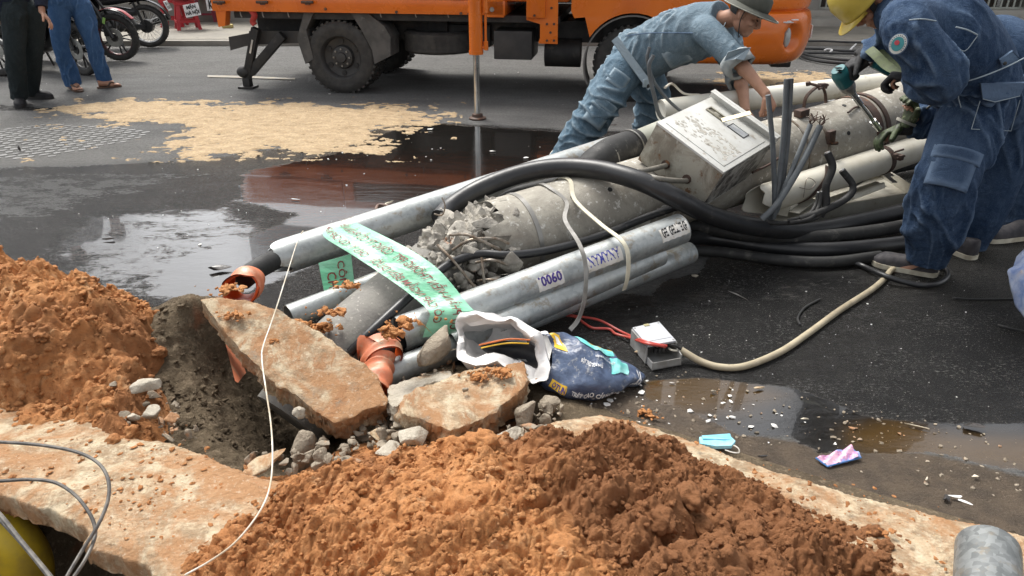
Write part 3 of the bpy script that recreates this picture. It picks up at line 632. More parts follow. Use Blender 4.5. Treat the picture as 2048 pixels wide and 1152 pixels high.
# lower piece, bent down into the pit
S0, S1 = WY(912, 520, 3.08), G(694, 700, .0); S2 = S1 + (S1 - S0) * .45 - Vector((0, 0, .1))
mb = MB(); mb.tube([S2, S1, S0, S0.lerp(PA, .45)], [.158, .158, .165, .165], 40, 14, wob=lambda t, a: 1 + (.02 * math.sin(a * 7 + t * 20) + .06 * max(0, t - 2.1) * math.sin(a * 13 + t * 31) if t > 2 else 0))
stump = build('base_section', mb, M_stump, root)
mb = MB(); h = WY(757, 587, 2.70)
hp = WY(757, 587, 2.72); mb.cyl(hp + Vector((0, .06, -.02)), hp + Vector((0, .012, 0)), .013)
# crushed zone
def crush_core():
    mb = MB(); mb.tube([S0 + (S1 - S0) * .36, S0 + (S1 - S0) * .12, S0, PA + pd * .0, PA + pd * .10], [.150, .172, .185, .19, .165], 48, 20)
    V = np.array(mb.v); c = fbm(V, 9, 5, 31, .62, True); n2 = fbm(V, 26, 3, 35)
    ax0 = np.array(S0 + (S1 - S0) * .24); ax1 = np.array(PA + pd * .1); e = ax1 - ax0; tt = np.clip(((V - ax0) @ e) / (e @ e), 0, 1)
    rad = V - (ax0 + tt[:, None] * e); rad /= np.linalg.norm(rad, axis=1)[:, None] + 1e-9
    V = V + rad * ((c - .36) * .16 + n2 * .03)[:, None]; mb.v = V.tolist(); return mb
build('crushed_core', crush_core(), M_crush, root, angle=30)
mb = MB(); rs = random.Random(12); CH = []
for k in range(300):
    s = rs.random(); an = rs.uniform(-75, 115); c0 = (S0 + (S1 - S0) * .42).lerp(PA + pd * .10, s); rr = .16 + rs.uniform(-.015, .03)
    p = c0 + (pu * math.cos(R(an)) + psd * math.sin(R(an))) * rr
    if s < .3 and rs.random() < .55: continue
    sz = rs.choice([.02, .03, .04, .05, .07]) * rs.uniform(.7, 1.2)
    q = Quaternion((rs.random() - .5, rs.random() - .5, rs.random() - .5), rs.uniform(0, 3)).to_matrix()
    rock(mb, p, (sz * rs.uniform(.9, 1.5), sz, sz * rs.uniform(.6, .95)), 100 + k, q, .16, 1, 20)
tag(build('crushed_concrete', mb, M_crush, root, angle=38), kind='stuff')
for (c, sz, sd, rt) in (((1022, 528, 2.86), (.13, .05, .16), 7, .5), ((905, 455, 3.02), (.2, .12, .1), 8, .2), ((860, 480, 2.98), (.16, .1, .1), 9, .9), ((975, 450, 3.0), (.15, .1, .08), 10, .3), ((930, 560, 2.84), (.14, .08, .11), 11, 1.2), ((985, 565, 2.86), (.12, .08, .09), 13, .1), ((940, 505, 2.90), (.13, .08, .08), 14, .7)):
    mb = MB(); rock(mb, WY(*c), sz, sd, Quaternion((.3, .8, .2), rt).to_matrix(), .07, 2, 10); build('concrete_chunk', mb, M_crush, root, angle=25)
for pts in ([(905, 500, 2.84), (940, 480, 2.82), (990, 477, 2.85), (1018, 487, 2.88)], [(900, 470, 2.88), (935, 470, 2.8), (985, 492, 2.8), (1000, 500, 2.84)], [(952, 525, 2.84), (985, 520, 2.8), (1015, 530, 2.84)], [(955, 562, 2.82), (985, 560, 2.78), (1025, 572, 2.82)],
            [(875, 490, 2.86), (905, 520, 2.8), (950, 575, 2.76), (962, 590, 2.76)], [(963, 515, 2.8), (966, 540, 2.77), (970, 578, 2.76)]):
    mb = MB(); mb.tube([WY(*p) for p in pts], .006, 8, 8); build('reinforcing_wire', mb, M_rebar, root)
# steel bands of the pole
def pole_band(px, wd, th, m, name='band'):
    mb = MB(); band(mb, PA.lerp(PB, pole_t(px)), pd, PR, wd, th); return build(name, mb, m, root)
pole_band(1040, .022, .004, M_strap); pole_band(1700, .055, .006, M_rust); pole_band(1716, .03, .010, M_rust); pole_band(1562, .012, .004, M_rebar)
pole_band(1600, .016, .004, M_rebar)
mb = MB(); mb.box(pole(pole_t(1602), 62, PR + .012), (.05, .03, .07), Matrix((pd, psd, pu)).transposed(), .004); build('bracket', mb, M_rust, root); mb = MB(); mb.box(pole(pole_t(1585), 10, PR + .02), (.07, .05, .04), Matrix((pd, psd, pu)).transposed(), .005)
build('bracket', mb, M_rust, root)
for a_ in (55, 72): mb = MB(); p = pole(pole_t(1604), a_, PR); mb.cyl(p, p + psd * .04 + pu * .01, .009, seg=8); build('bracket_bolt', mb, M_rust, root)
for px, an in ((1665, 15), (1640, 65), (1190, 40), (1122, 35)):
    mb = MB(); p = pole(pole_t(px), an, PR - .004); n = (p - PA.lerp(PB, pole_t(px))).normalized(); mb.cyl(p, p + n * .006, .012, seg=10); build('bolt_hole', mb, M_blk_matte, root)
# paper stickers wrapped on the pole
M_paper = simple('torn white paper', (.74, .72, .68), (.6, .57, .5), 20, .8, c3=(.35, .3, .24), s3=30, t3=(.6, .68))
def cyl_patch(mb, a, b, t0, t1, an0, an1, r, n=10):
    v = []; 
    for i in range(n + 1):
        for j in range(7):
            w = .012 * math.sin(i * 2.1 + j * 1.3) * (j in (0, 6)); v.append(on_cyl(a, b, t0 + (t1 - t0) * i / n, an0 + (an1 - an0) * j / 6 + w * 120, r))
    f = [(i * 7 + j, i * 7 + j + 1, i * 7 + j + 8, i * 7 + j + 7) for i in range(n) for j in range(6)]; return mb.add(v, f)
for x0, x1, b0, b1 in ((1200, 1250, 90, 106), (1262, 1320, 84, 98)):
    mb = MB(); cyl_patch(mb, PA, PB, pole_t(x0), pole_t(x1), b0, b1, PR + .0012); build('paper_scrap', mb, M_paper, root)

# ---- galvanised conduits
def open_pipe(name, a, b, r, m, label, cat, wall=.005, group=None, ragged=0, root_=None):
    rt = root_ or tag(empty(name, (Vector(a) + Vector(b)) / 2 - Vector((0, 0, r))), label, cat, group)
    mb = MB(); a, b = Vector(a), Vector(b); d = (b - a).normalized(); n = 40; sg = 32; rs = random.Random(int(r * 1e5)); L = (b - a).length
    x = d.orthogonal().normalized(); y = d.cross(x); jag = [ragged * (rs.random() * .12 + .8 * math.sin(j * .39 + 1) + .35 * math.sin(j * .98)) for j in range(sg)]
    rings = [(r, i / n) for i in range(n + 1)] + [(r - wall, 1 - i / 8) for i in range(9)]
    for rr, t in rings:
        for j in range(sg):
            e = x * math.cos(2 * math.pi * j / sg) + y * math.sin(2 * math.pi * j / sg); jj = jag[j] * max(0, 1 - t * L / .12)
            mb.v.append(tuple(a + d * (L * t + jj) + e * rr))
    k = len(rings)
    for i in range(k - 1):
        for j in range(sg): q = (j + 1) % sg; mb.f.append((i * sg + j, i * sg + q, (i + 1) * sg + q, (i + 1) * sg + j))
    for j in range(sg): q = (j + 1) % sg; mb.f.append(((k - 1) * sg + j, (k - 1) * sg + q, q, j))
    mb.m = [0] * len(mb.f); build('pipe_body', mb, m, rt); return rt, a, b
gr = 'galvanised steel conduits lying along the pole'
bp, BA, BB = open_pipe('steel_conduit', WY(553, 518, 2.99), WY(1225, 300, 4.0), .077, M_galv, 'long galvanised conduit behind the pole, with a black cable stub in its torn left end', 'conduit', group=gr, ragged=.06)
mb = MB(); band(mb, BA.lerp(BB, .17), (BB - BA), .077, .006, .0025); build('joint_ring', mb, M_strap, bp)
M_mudring = simple('dried mud', (.34, .2, .11), (.24, .15, .09), 30, .95, bump=.6)
mb = MB(); band(mb, BA + (BB - BA).normalized() * .01, (BB - BA), .077, .05, .003); 
p2, CA, CB = open_pipe('steel_conduit', G(578, 634, .065), WY(1010, 470, 3.45), .052, M_galv, 'thin galvanised conduit passing low beneath the pole base, its cut end on the broken slab', 'conduit', group=gr)
f1, FA, FB = open_pipe('steel_conduit', WY(800, 668, 2.50), WY(1362, 457, 3.14), .069, M_galv, 'front galvanised conduit with torn number stickers, topmost of the three beside the pole', 'conduit', group=gr)
f2, _, _ = open_pipe('steel_conduit', WY(905, 690, 2.50), WY(1318, 508, 3.10), .055, M_galv, 'second galvanised conduit, tucked just under the stickered one', 'conduit', group=gr)
f3, _, _ = open_pipe('steel_conduit', G(770, 752, .02), WY(1380, 505, 3.25), .052, M_galv, 'lowest galvanised conduit on the wet road, running out from under the paint bag', 'conduit', group=gr)
# stickers with the numbers cut through
M_ink_v = simple('violet ink', (.06, .03, .22), rough=.6, bump=0); M_ink_k = simple('black ink', (.02, .02, .02), rough=.6, bump=0); M_ink_b = simple('blue ink', (.05, .06, .38), rough=.6, bump=0)
def sticker(x0, x1, y0, y1, txt, ink, L=FA, Rr=FB, r=.069, rt=f1):
    def tt(px):
        lo, hi = -.2, 1.3
        for _ in range(40):
            m = (lo + hi) / 2; p = L.lerp(Rr, m); zc = p.y * CP + (CAM_H - p.z) * SP
            if 1024 + FPX * p.x / zc < px: lo = m
            else: hi = m
        return lo
    t0, t1 = tt(x0), tt(x1); mb = MB(); cyl_patch(mb, L, Rr, t0, t1, y0, y1, r + .0008, 14); s = build('sticker', mb, M_paper, rt)
    mb = MB(); wrap_text(mb, txt, lambda u, v: on_cyl(L, Rr, t1 - (t1 - t0) * (.06 + .88 * u), y0 + (y1 - y0) * (-.02 + .72 * v), r + .0020), bold=.03); build('lettering', mb, ink, s, smooth=False)
sticker(1062, 1112, 45, 95, '0900.', M_ink_v); sticker(1160, 1228, 40, 92, 'ANAMAN', M_ink_b); sticker(1306, 1360, 35, 85, 'ĐE.ITEĐ EĐ', M_ink_k)

def cable(name, pts, r, m, label, cat='cable', group=None, seg=14, res=10, tips=None, parent=None):
    P = [WY(*p) if len(p) == 3 else G(p[0], p[1], p[3]) for p in pts]; mb = MB(); mb.tube(P, r, seg, res)
    o = build(name, mb, m, parent); 
    if parent is None: tag(o, label, cat, group)
    if tips:
        tm = MB()
        for e, q in ((0, 1), (-1, -2)) if tips == 2 else ((-1, -2),):
            d = (P[e] - P[q]).normalized(); rr = r if not isinstance(r, list) else r[e]; tm.cyl(P[e] - d * .002, P[e] + d * .006, rr * .72, seg=10)
        build('cut_end', tm, M_alu, o)
    return o
M_alu = simple('bare aluminium', (.75, .75, .73), rough=.35, metal=.6)
gc = 'thick black power cables around the pole'
cable('power_cable', [(880, 437, 3.2), (905, 412, 3.3), (960, 378, 3.36), (1040, 348, 3.42), (1120, 335, 3.42), (1200, 340, 3.34), (1280, 362, 3.22), (1350, 395, 3.18), (1420, 430, 3.26), (1500, 452, 3.4), (1600, 461, 3.58), (1700, 447, 3.72), (1830, 415, 3.98), (1960, 370, 4.4)], .045, M_blk,
      'thickest black power cable, looping over the broken pole and under the metal box', 'cable', gc, 20, 12)
cable('power_cable', [(985, 416, 3.34), (1030, 388, 3.44), (1090, 372, 3.5), (1160, 358, 3.56), (1230, 350, 3.6), (1300, 380, 3.6)], .032, M_blk_matte, 'shorter black cable tucked behind the big cable loop on top of the pole', 'cable', gc, 16)
cable('power_cable', [(1340, 487, 0, .09), (1390, 475, 0, .07), (1440, 478, 0, .05), (1540, 494, 0, .042), (1640, 500, 0, .042), (1740, 494, 0, .042), (1850, 478, 0, .042), (1980, 440, 0, .042)], .040, M_blk, 'lowest thick black cable running over the wet asphalt to the right', 'cable', gc, 18)
cable('power_cable', [(1330, 450, 0, .16), (1390, 452, 0, .12), (1460, 466, 0, .10), (1560, 476, 0, .09), (1680, 470, 0, .09), (1790, 455, 0, .09), (1900, 430, 0, .08)], .034, M_blk_matte, 'middle black cable between the loop cable and the lowest one', 'cable', gc, 16)
cable('power_cable', [(1370, 500, 0, .035), (1450, 505, 0, .03), (1560, 520, 0, .03), (1660, 524, 0, .03), (1760, 512, 0, .03)], .028, M_blk_matte, 'matte black cable in the shadow beneath the lowest thick cable', 'cable', gc, 12)
cable('communication_cable', [(700, 705, 2.42), (738, 668, 2.46), (800, 610, 2.58), (850, 565, 2.70), (905, 525, 2.82), (960, 508, 2.90), (1020, 510, 2.90), (1100, 500, 2.99), (1200, 472, 3.13), (1300, 432, 3.26), (1390, 402, 3.36)], .0185, M_blk, 'slim black cable stretched along the near side of the broken pole', 'cable')
cable('power_cable', [(484, 560, 2.74), (505, 544, 2.80), (535, 527, 2.9), (575, 508, 3.05), (640, 485, 3.2)], .043, M_blk_matte, 'black cable stub poking out of the torn left end of the long conduit', 'cable', gc, 20, parent=None)
# rubber sleeve and the short pipe behind the box
rt = tag(empty('pipe_coupling', WY(1225, 305, 3.72)), 'black rubber sleeve joining a greenish pipe beside the metal box', 'pipe coupling')
mb = MB(); mb.tube([WY(1165, 352, 3.58), WY(1196, 327, 3.64), WY(1228, 306, 3.72), WY(1272, 289, 3.84)], [.075, .088, .088, .082], 28, 8); build('sleeve', mb, M_blk_matte, rt)
for a_ in ((1212, 316, 3.68), (1262, 293, 3.81)): mb = MB(); band(mb, WY(*a_), WY(1272, 289, 3.84) - WY(1196, 327, 3.64), .086, .008, .004); build('clamp_ring', mb, M_strap, rt)
mb = MB(); mb.cyl(WY(1255, 296, 3.8), WY(1345, 258, 4.06), .072); build('pipe_body', mb, simple('greenish pipe', (.36, .37, .31), (.27, .27, .22), 6, .55), rt)

# cream and ivory plastic pipes
bw = tag(empty('plastic_pipe', WY(1620, 195, 4.9)), 'long ivory plastic pipe behind the pole, near the bumper', 'pipe')
W0, W1 = WY(1395, 212, 4.60), WY(1835, 158, 5.15); W2 = W0 + (W1 - W0) * 1.9
mb = MB(); mb.tube([W0 + (W0 - W1) * .045, W0 + (W0 - W1) * .03, W0, W2], [.03, .055, .068, .068], 28, 6); build('pipe_body', mb, M_pvc_clean, bw)
bw2 = tag(empty('plastic_pipe', WY(1880, 170, 4.6)), 'second ivory plastic pipe, lying on the steel channel behind the pole', 'pipe')
mb = MB(); mb.cyl(WY(1780, 178, 4.75), WY(2160, 120, 5.4), .06); build('pipe_body', mb, M_pvc_clean, bw2)
fp, Q0, Q1 = open_pipe('plastic_pipe', WY(1516, 402, 3.60), WY(2000, 243, 4.72), .077, M_pvc, 'cream plastic pipe with a broken end and rust-stained clamp, in front of the pole', 'pipe', ragged=.05)
mb = MB()
for an in (0,): band(mb, Q0.lerp(Q1, .455), Q1 - Q0, .077, .035, .004)
p = on_cyl(Q0, Q1, .455, 60, .086); dd, ss, uu = basis(Q0, Q1); mb.box(p + ss * .02, (.03, .05, .03), Matrix((dd, ss, uu)).transposed(), .003)
mb.cyl(p + ss * .03 - dd * .03, p + ss * .03 + dd * .04, .006, seg=8); mb.cyl(p + ss * .01 - dd * .02 + uu * .03, p + ss * .01 + dd * .05 + uu * .03, .006, seg=8); build('clamp', mb, M_rust, fp)
mb = MB(); mb.tube([on_cyl(Q0, Q1, .12, 150, .081), on_cyl(Q0, Q1, .145, 110, .082), on_cyl(Q0, Q1, .19, 60, .085), on_cyl(Q0, Q1, .215, 20, .096)], (.014, .0025), 8, 8, ref=(Q1 - Q0)); build('torn_clamp', mb, M_rust, fp)
mb = MB(); mb.tube([on_cyl(Q0, Q1, .10, 60, .081), on_cyl(Q0, Q1, .125, 75, .096), on_cyl(Q0, Q1, .15, 60, .091), on_cyl(Q0, Q1, .13, 40, .091), on_cyl(Q0, Q1, .11, 100, .086)], .002, 6, 6); build('tie_wire', mb, M_rebar, fp)

# steel channel above the pole
rt = tag(empty('steel_channel', WY(1800, 195, 4.55)), 'grey steel channel with bolt holes lying along the top of the pole', 'steel channel')
c0, c1 = WY(1668, 222, 4.45), WY(2010, 158, 5.1); mb = MB(); up = Vector((0, .45, .9)); d = (c1 - c0).normalized(); sd_ = d.cross(up).normalized()
M_chan = simple('painted grey steel', (.33, .345, .35), (.25, .26, .265), 8, .5, .3)
mb.bar(c0, c1, .012, .085, (0, .25, 1)); mb.bar(c0 + Vector((0, .05, .045)), c1 + Vector((0, .05, .045)), .1, .012, (0, .25, 1)); build('channel_body', mb, M_chan, rt)
for px in (1737, 1790):
    mb = MB(); p = c0.lerp(c1, (px - 1668) / 342) - sd_ * .0; p = WY(px, 196 if px < 1760 else 192, p.y - .012); mb.cyl(p, p + Vector((0, -.012, .002)), .013 if px < 1760 else .022, seg=14); build('bolt', mb, M_rust, rt)
mb = MB(); t = (1780 - 1668) / 342; p = c0.lerp(c1, t); mb.bar(p + Vector((0, -.012, -.045)), p + Vector((0, -.012, .045)), .004, .006, (1, 0, 0)); build('seam', mb, M_blk_matte, rt)

# horseshoe clamp behind the pole
rt = tag(empty('pipe_clamp', WY(1630, 195, 4.35)), 'rusty horseshoe clamp with bolts, standing open between the pole and ivory pipe', 'pipe clamp')
mb = MB(); mb.tube([WY(1607, 218, 4.3), WY(1612, 195, 4.3), WY(1628, 178, 4.3), WY(1642, 172, 4.3), WY(1650, 186, 4.3), WY(1652, 212, 4.3)], (.006, .022), 10, 8, ref=(1, 0, .1)); build('clamp_band', mb, M_rust, rt)
mb = MB(); mb.cyl(WY(1618, 167, 4.3), WY(1642, 173, 4.28), .008, seg=8); mb.cyl(WY(1638, 178, 4.25), WY(1656, 170, 4.35), .007, seg=8); mb.box(WY(1645, 172, 4.3), (.05, .03, .03), R(20), .004); mb.cyl(WY(1616, 164, 4.3), WY(1617, 171, 4.3), .014, seg=8); build('bolt', mb, M_rust, rt)
# white torn plastic between hands and pole
rt = MB()
for (a_, b_, c_, e_) in (((1585, 236, 4.32), (1625, 222, 4.36), (1640, 236, 4.3), (1600, 252, 4.26)), ((1650, 216, 4.4), (1672, 205, 4.42), (1680, 218, 4.4), (1655, 226, 4.36)), ((1560, 262, 4.2), (1595, 250, 4.25), (1600, 262, 4.2), (1570, 272, 4.16))):
    rt.prism([WY(*a_), WY(*b_), WY(*c_), WY(*e_)], (0, 0, -.01))
tag(build('plastic_shard', rt, M_pvc_clean, smooth=False), 'broken white plastic pieces wedged on the pole by the bare hand', 'plastic shards')

# dented light metal cover lying in front
M_tray = simple('dusty ivory metal', (.60, .58, .50), (.48, .45, .37), 6, .5, c3=(.33, .27, .18), s3=12, t3=(.6, .72))
rt = tag(empty('cabinet_cover', G(1700, 410)), 'shallow ivory metal cabinet cover lying open on the wet road under the cream pipe', 'cabinet cover')
a_, b_, c_, e_ = G(1622, 440, .03), G(1838, 402, .03), G(1760, 352, .03), G(1560, 405, .03)
mb = MB(); mb.prism([a_, b_, c_, e_], (0, 0, -.012)); build('floor_panel', mb, M_tray, rt, smooth=False)
mb = MB(); 
for p, q in ((a_, b_), (b_, c_), (c_, e_), (e_, a_)): mb.bar(p + Vector((0, 0, .03)), q + Vector((0, 0, .03)), .01, .07)
build('rim', mb, M_tray, rt, smooth=False)
mb = MB(); mb.prism([WY(1560, 452, 3.55), WY(1772, 372, 4.0), WY(1752, 362, 4.15), WY(1540, 436, 3.65)], (.004, -.008, 0)); mb.prism([WY(1562, 454, 3.54), WY(1770, 376, 3.98), WY(1770, 366, 4.02), WY(1562, 446, 3.56)], (0, .02, 0)); build('side_flap', mb, M_tray, rt, smooth=False)
for (q0, q1, w_) in (((1588, 425, 3.6), (1625, 398, 3.85), .05), ((1560, 430, 3.62), (1570, 405, 3.7), .07), ((1752, 330, 4.6), (1782, 352, 4.4), .04), ((1765, 345, 4.45), (1790, 365, 4.3), .03)):
    mb = MB(); mb.bar(WY(*q0), WY(*q1), w_, .005); tag(build('metal_strip', mb, M_chan if w_ < .05 else M_tray, smooth=False), {.05: 'short ivory metal strip leaning under the cream pipe', .07: 'stubby metal bracket at the broken end of the cream pipe', .04: 'bent steel offcut on the ground behind the cream pipe', .03: 'narrow steel offcut beside the ivory cover corner'}[w_], 'metal strip', 'loose metal strips under the pole')
mb = MB(); mb.tube([G(1690, 372, .03), G(1740, 345, .05), G(1850, 320, .08), G(1990, 300, .08)], .05, 16, 6); tag(build('power_cable', mb, M_blk_matte), 'dark cable in the shadow under the cream pipe, behind the ivory cover', 'cable', gc)

# ---- the meter box
def solve_box():
    px = [(1448, 344), (1315, 244), (1547, 283), (1401, 417)]; r = [np.array(ray(*p)) for p in px]; y0 = 3.22
    P0 = r[0] * y0 / r[0][1]; z0 = y0 / r[0][1]; y = z0 + np.array([.07, .58, .09])
    E = lambda y: [r[i + 1] * y[i] - P0 for i in range(3)]
    F = lambda y: np.array([E(y)[0] @ E(y)[1], E(y)[1] @ E(y)[2], E(y)[0] @ E(y)[2]])
    for _ in range(60):
        f = F(y); J = np.zeros((3, 3))
        for k in range(3): d = y.copy(); d[k] += 1e-5; J[:, k] = (F(d) - f) / 1e-5
        y = y - np.clip(np.linalg.solve(J, f), -.1, .1)
    return P0, E(y), y, f
P0, EE, yy, ff = solve_box(); print('BOX', yy, ff, [float(np.linalg.norm(e)) for e in EE])
P0 = Vector(P0 + 0) + Vector((0, 0, CAM_H)); Wv, Hv, Dv = [Vector(e) for e in EE]     # width (to the left), height (up right), depth (down)
BW, BH, BD = Wv.length, Hv.length, Dv.length; wx, hx, dx_ = Wv.normalized(), Hv.normalized(), Dv.normalized()
def bx(u, v, w=0.0): return P0 + Wv * u + Hv * v + dx_ * w      # w: depth below the door face in metres (negative: proud)
Mrot = Matrix((wx, hx, -dx_)).transposed()
meter = tag(empty('meter_box', bx(.5, .5, BD)), 'dented white metal meter box with rusty sides, tilted on top of the pole', 'meter box')
def bslab(mb, u0, u1, v0, v1, w0, w1): # a block in box coordinates
    c = (bx(u0, v0, w0) + bx(u1, v1, w1)) / 2; mb.box(c, (abs(u1 - u0) * BW, abs(v1 - v0) * BH, abs(w1 - w0)), Mrot, .0025)
mb = MB(); bslab(mb, .0, 1, .0, 1, .012, BD); build('case', mb, M_boxside, meter)
mb = MB(); bslab(mb, -.005, 1.005, -.005, 1.005, .0, .0118); bslab(mb, .06, .94, .07, .90, -.0035, .0); build('door', mb, M_box, meter)
mb = MB(); bslab(mb, -.03, 1.03, 1.0, 1.045, -.035, .05); bslab(mb, -.03, 1.03, .955, .998, -.035, -.029); build('rain_lip', mb, M_box, meter)
mb = MB(); bslab(mb, -.004, -.0005, .01, .99, .014, BD - .005); build('oily_side', mb, M_oilbag, meter)
mb = MB(); bslab(mb, .60, .86, .70, .80, -.006, -.0035); hd = build('lock_recess', mb, simple('dull nickel', (.26, .24, .19), (.12, .1, .07), 20, .4, .7), meter)
mb = MB(); bslab(mb, .60, .86, .78, .80, -.012, -.006); bslab(mb, .60, .86, .70, .72, -.012, -.006); bslab(mb, .60, .62, .72, .78, -.012, -.006); bslab(mb, .84, .86, .72, .78, -.012, -.006); bslab(mb, .68, .76, .73, .77, -.010, -.006); build('lock_frame', mb, simple('dull nickel rim', (.42, .39, .31), (.25, .22, .16), 20, .35, .7), hd)
mb = MB(); mb.bar(bx(.60, .69, -.012), bx(.40, .86, -.085), .028, .004, -dx_); build('lock_lever', mb, simple('brassy steel', (.55, .49, .33), (.38, .33, .22), 20, .35, .6), hd)
mb = MB(); bslab(mb, .24, .50, .68, .80, -.0045, -.0036); wn = build('window', mb, simple('black gasket', (.02, .02, .02)), meter)
mb = MB(); bslab(mb, .25, .49, .69, .79, -.0056, -.0046); build('window_pane', mb, simple('dusty pane', (.47, .48, .48), (.4, .41, .41), 5, .25), wn)
mb = MB(); rs = random.Random(5)
M_peel = simple('peeled primer', (.36, .33, .28), (.52, .51, .47), 60, .8, bump=.5, bs=90)
for k in range(120):
    u, v = rs.uniform(.10, .9), rs.uniform(.16, .50); v = min(v, .5 - .2 * abs(u - .5)); s = rs.uniform(.003, .012); n = 7; c = bx(u, v, -.0036)
    mb.prism([c + (wx * math.cos(i * 6.283 / n) * s * rs.uniform(.6, 1.8) + hx * math.sin(i * 6.283 / n) * s * rs.uniform(.5, 1.2)) for i in range(n)], -dx_ * .0007 * (1 + k % 3 * .4))
tag(build('peeling_paint', mb, M_peel, meter, smooth=False), kind='stuff')
for u, w_, far in ((.30, .60, ((1235, 338, 3.30), (1280, 340, 3.22), (1310, 335, 3.2))), (.58, .82, ((1280, 350, 3.18), (1305, 358, 3.12), (1340, 360, 3.10)))):
    pass
hA, hB = PL(1332, 329, bx(1, 0, 0), wx.cross(dx_).normalized()), None
nrm = -hx; hA = PL(1332, 329, bx(0, 0, 0), hx); hB = PL(1374, 358, bx(0, 0, 0), hx)
for hp_, pts in ((hA, [(1232, 336, 3.42), (1275, 343, 3.30)]), (hB, [(1278, 346, 3.30), (1320, 358, 3.18)])):
    mb = MB(); mb.cyl(hp_ + hx * .001, hp_ - hx * .007, .022, seg=18); g_ = build('grommet', mb, M_rust, meter)
    mb = MB(); mb.tube([hp_ + hx * .01, hp_ - hx * .03] + [WY(*p) for p in reversed(pts)], .0125, 12, 8); build('conduit_stub', mb, simple('muddy grey flex', (.2, .185, .155), (.13, .12, .1), 25, .6), meter)

# grey drop wires
gw = 'grey drop wires sticking up beside the meter box'
for pts, lb, r_ in (([(1547, 436, 3.44), (1549, 400, 3.42), (1546, 300, 3.40), (1536, 190, 3.40)], 'leftmost grey wire of the upright bunch, in front of the meter box corner', .012),
                ([(1540, 438, 3.46), (1552, 400, 3.42), (1566, 280, 3.44), (1573, 158, 3.46)], 'tall grey wire, left one of the straight upright pair', .012),
                ([(1543, 440, 3.48), (1560, 400, 3.46), (1575, 280, 3.46), (1582, 157, 3.47)], 'tall grey wire, right one of the straight upright pair', .012),
                ([(1530, 436, 3.40), (1560, 395, 3.40), (1592, 320, 3.44), (1621, 249, 3.50)], 'slanting grey wire with a frayed tip, left of its pair', .012),
                ([(1524, 438, 3.38), (1556, 405, 3.38), (1602, 330, 3.42), (1640, 252, 3.50)], 'slanting grey wire with a frayed tip, right and thicker of its pair', .015),
                ([(1370, 235, 3.75), (1325, 237, 3.72), (1308, 190, 3.68), (1298, 135, 3.66), (1307, 110, 3.66)], 'thin grey wire curling up from behind the meter box before the bent man', .010),
                ([(1390, 230, 3.78), (1356, 218, 3.75), (1312, 170, 3.7), (1295, 122, 3.68), (1299, 94, 3.68)], 'thin two-tone wire arching up highest before the bent man', .008)):
    o = cable('drop_wire', pts, r_, M_grey_cab, lb, 'wire', gw, 10)
    if 'frayed' in lb:
        mb = MB(); rs = random.Random(int(pts[-1][0])); e = WY(*pts[-1])
        for k in range(9): mb.tube([e, e + Vector((rs.uniform(-.01, .02), rs.uniform(-.02, .02), .02)), e + Vector((rs.uniform(-.02, .05), rs.uniform(-.03, .03), rs.uniform(.025, .055)))], .0022, 5, 3)
        build('frayed_strands', mb, M_rust, o)
gb = 'black cable stubs with cut ends below the pole'
for pts, lb, r_ in (([(1640, 432, 3.40), (1652, 410, 3.40), (1652, 372, 3.42), (1665, 335, 3.44), (1655, 306, 3.46)], 'tallest black cable stub, wavy, with a pale cut tip', .018), ([(1600, 438, 3.38), (1650, 420, 3.38), (1694, 396, 3.42), (1706, 372, 3.46), (1684, 341, 3.48)], 'black cable stub bending back like a hook, with a pale cut tip', .017),
                    ([(1575, 442, 3.4), (1616, 430, 3.38), (1632, 408, 3.42), (1637, 386, 3.44)], 'short black stub, left one of the two small ones', .010), ([(1580, 446, 3.38), (1622, 436, 3.36), (1638, 412, 3.40), (1644, 384, 3.42)], 'short black stub, right one of the two small ones', .010),
                    ([(1500, 440, 3.45), (1560, 446, 3.42), (1620, 440, 3.38), (1655, 420, 3.4)], 'thin black cable lying along the foot of the grey wires', .012)):
    cable('cable_stub', pts, r_, M_blk_matte, lb, 'cable', gb, 10, tips=1)
# thin wires over the pole
cable('tie_wire', [(1505, 345, 3.62), (1545, 325, 3.72), (1600, 285, 3.95), (1700, 233, 4.2), (1800, 205, 4.45), (1890, 180, 4.7)], .0065, M_rust, 'thin dark wire slung diagonally over the pole to the right', 'wire')
cable('tie_wire', [(1696, 225, 4.12), (1720, 212, 4.2), (1800, 203, 4.42), (1880, 188, 4.65)], .006, M_rust, 'second dark wire ending at the wrench, above the diagonal one', 'wire')
cable('tie_wire', [(1330, 175, 4.3), (1345, 168, 4.6), (1368, 187, 4.6), (1400, 190, 4.6)], .007, M_pvc, 'pale thin cord looping behind the meter box', 'cord')
# straps round pole and conduits
def strap(pts, wd, th, m, lb, name='strap'):
    P = [WY(*p) for p in pts]; v = []; P, _ = catmull(P, 8); 
    mb = MB()
    for i, p in enumerate(P):
        d = (P[min(i + 1, len(P) - 1)] - P[max(i - 1, 0)]).normalized(); s_ = (pd - d * d.dot(pd)).normalized(); n_ = d.cross(s_)
        mb.v += [tuple(p + s_ * wd / 2 + n_ * th), tuple(p - s_ * wd / 2 + n_ * th), tuple(p - s_ * wd / 2 - n_ * th), tuple(p + s_ * wd / 2 - n_ * th)]
    for i in range(len(P) - 1):
        for j in range(4): k = (j + 1) % 4; mb.f.append((i * 4 + j, i * 4 + k, i * 4 + 4 + k, i * 4 + 4 + j))
    mb.f += [(3, 2, 1, 0), tuple(len(mb.v) - 4 + j for j in range(4))]; mb.m = [0] * len(mb.f)
    return tag(build(name, mb, m, smooth=False), lb, 'strap', 'straps binding the pole and conduits')
ta, tb = pole_t(1098), pole_t(1140)
def pp(t, a, r=PR + .006):
    p = pole(t, a, r); return p
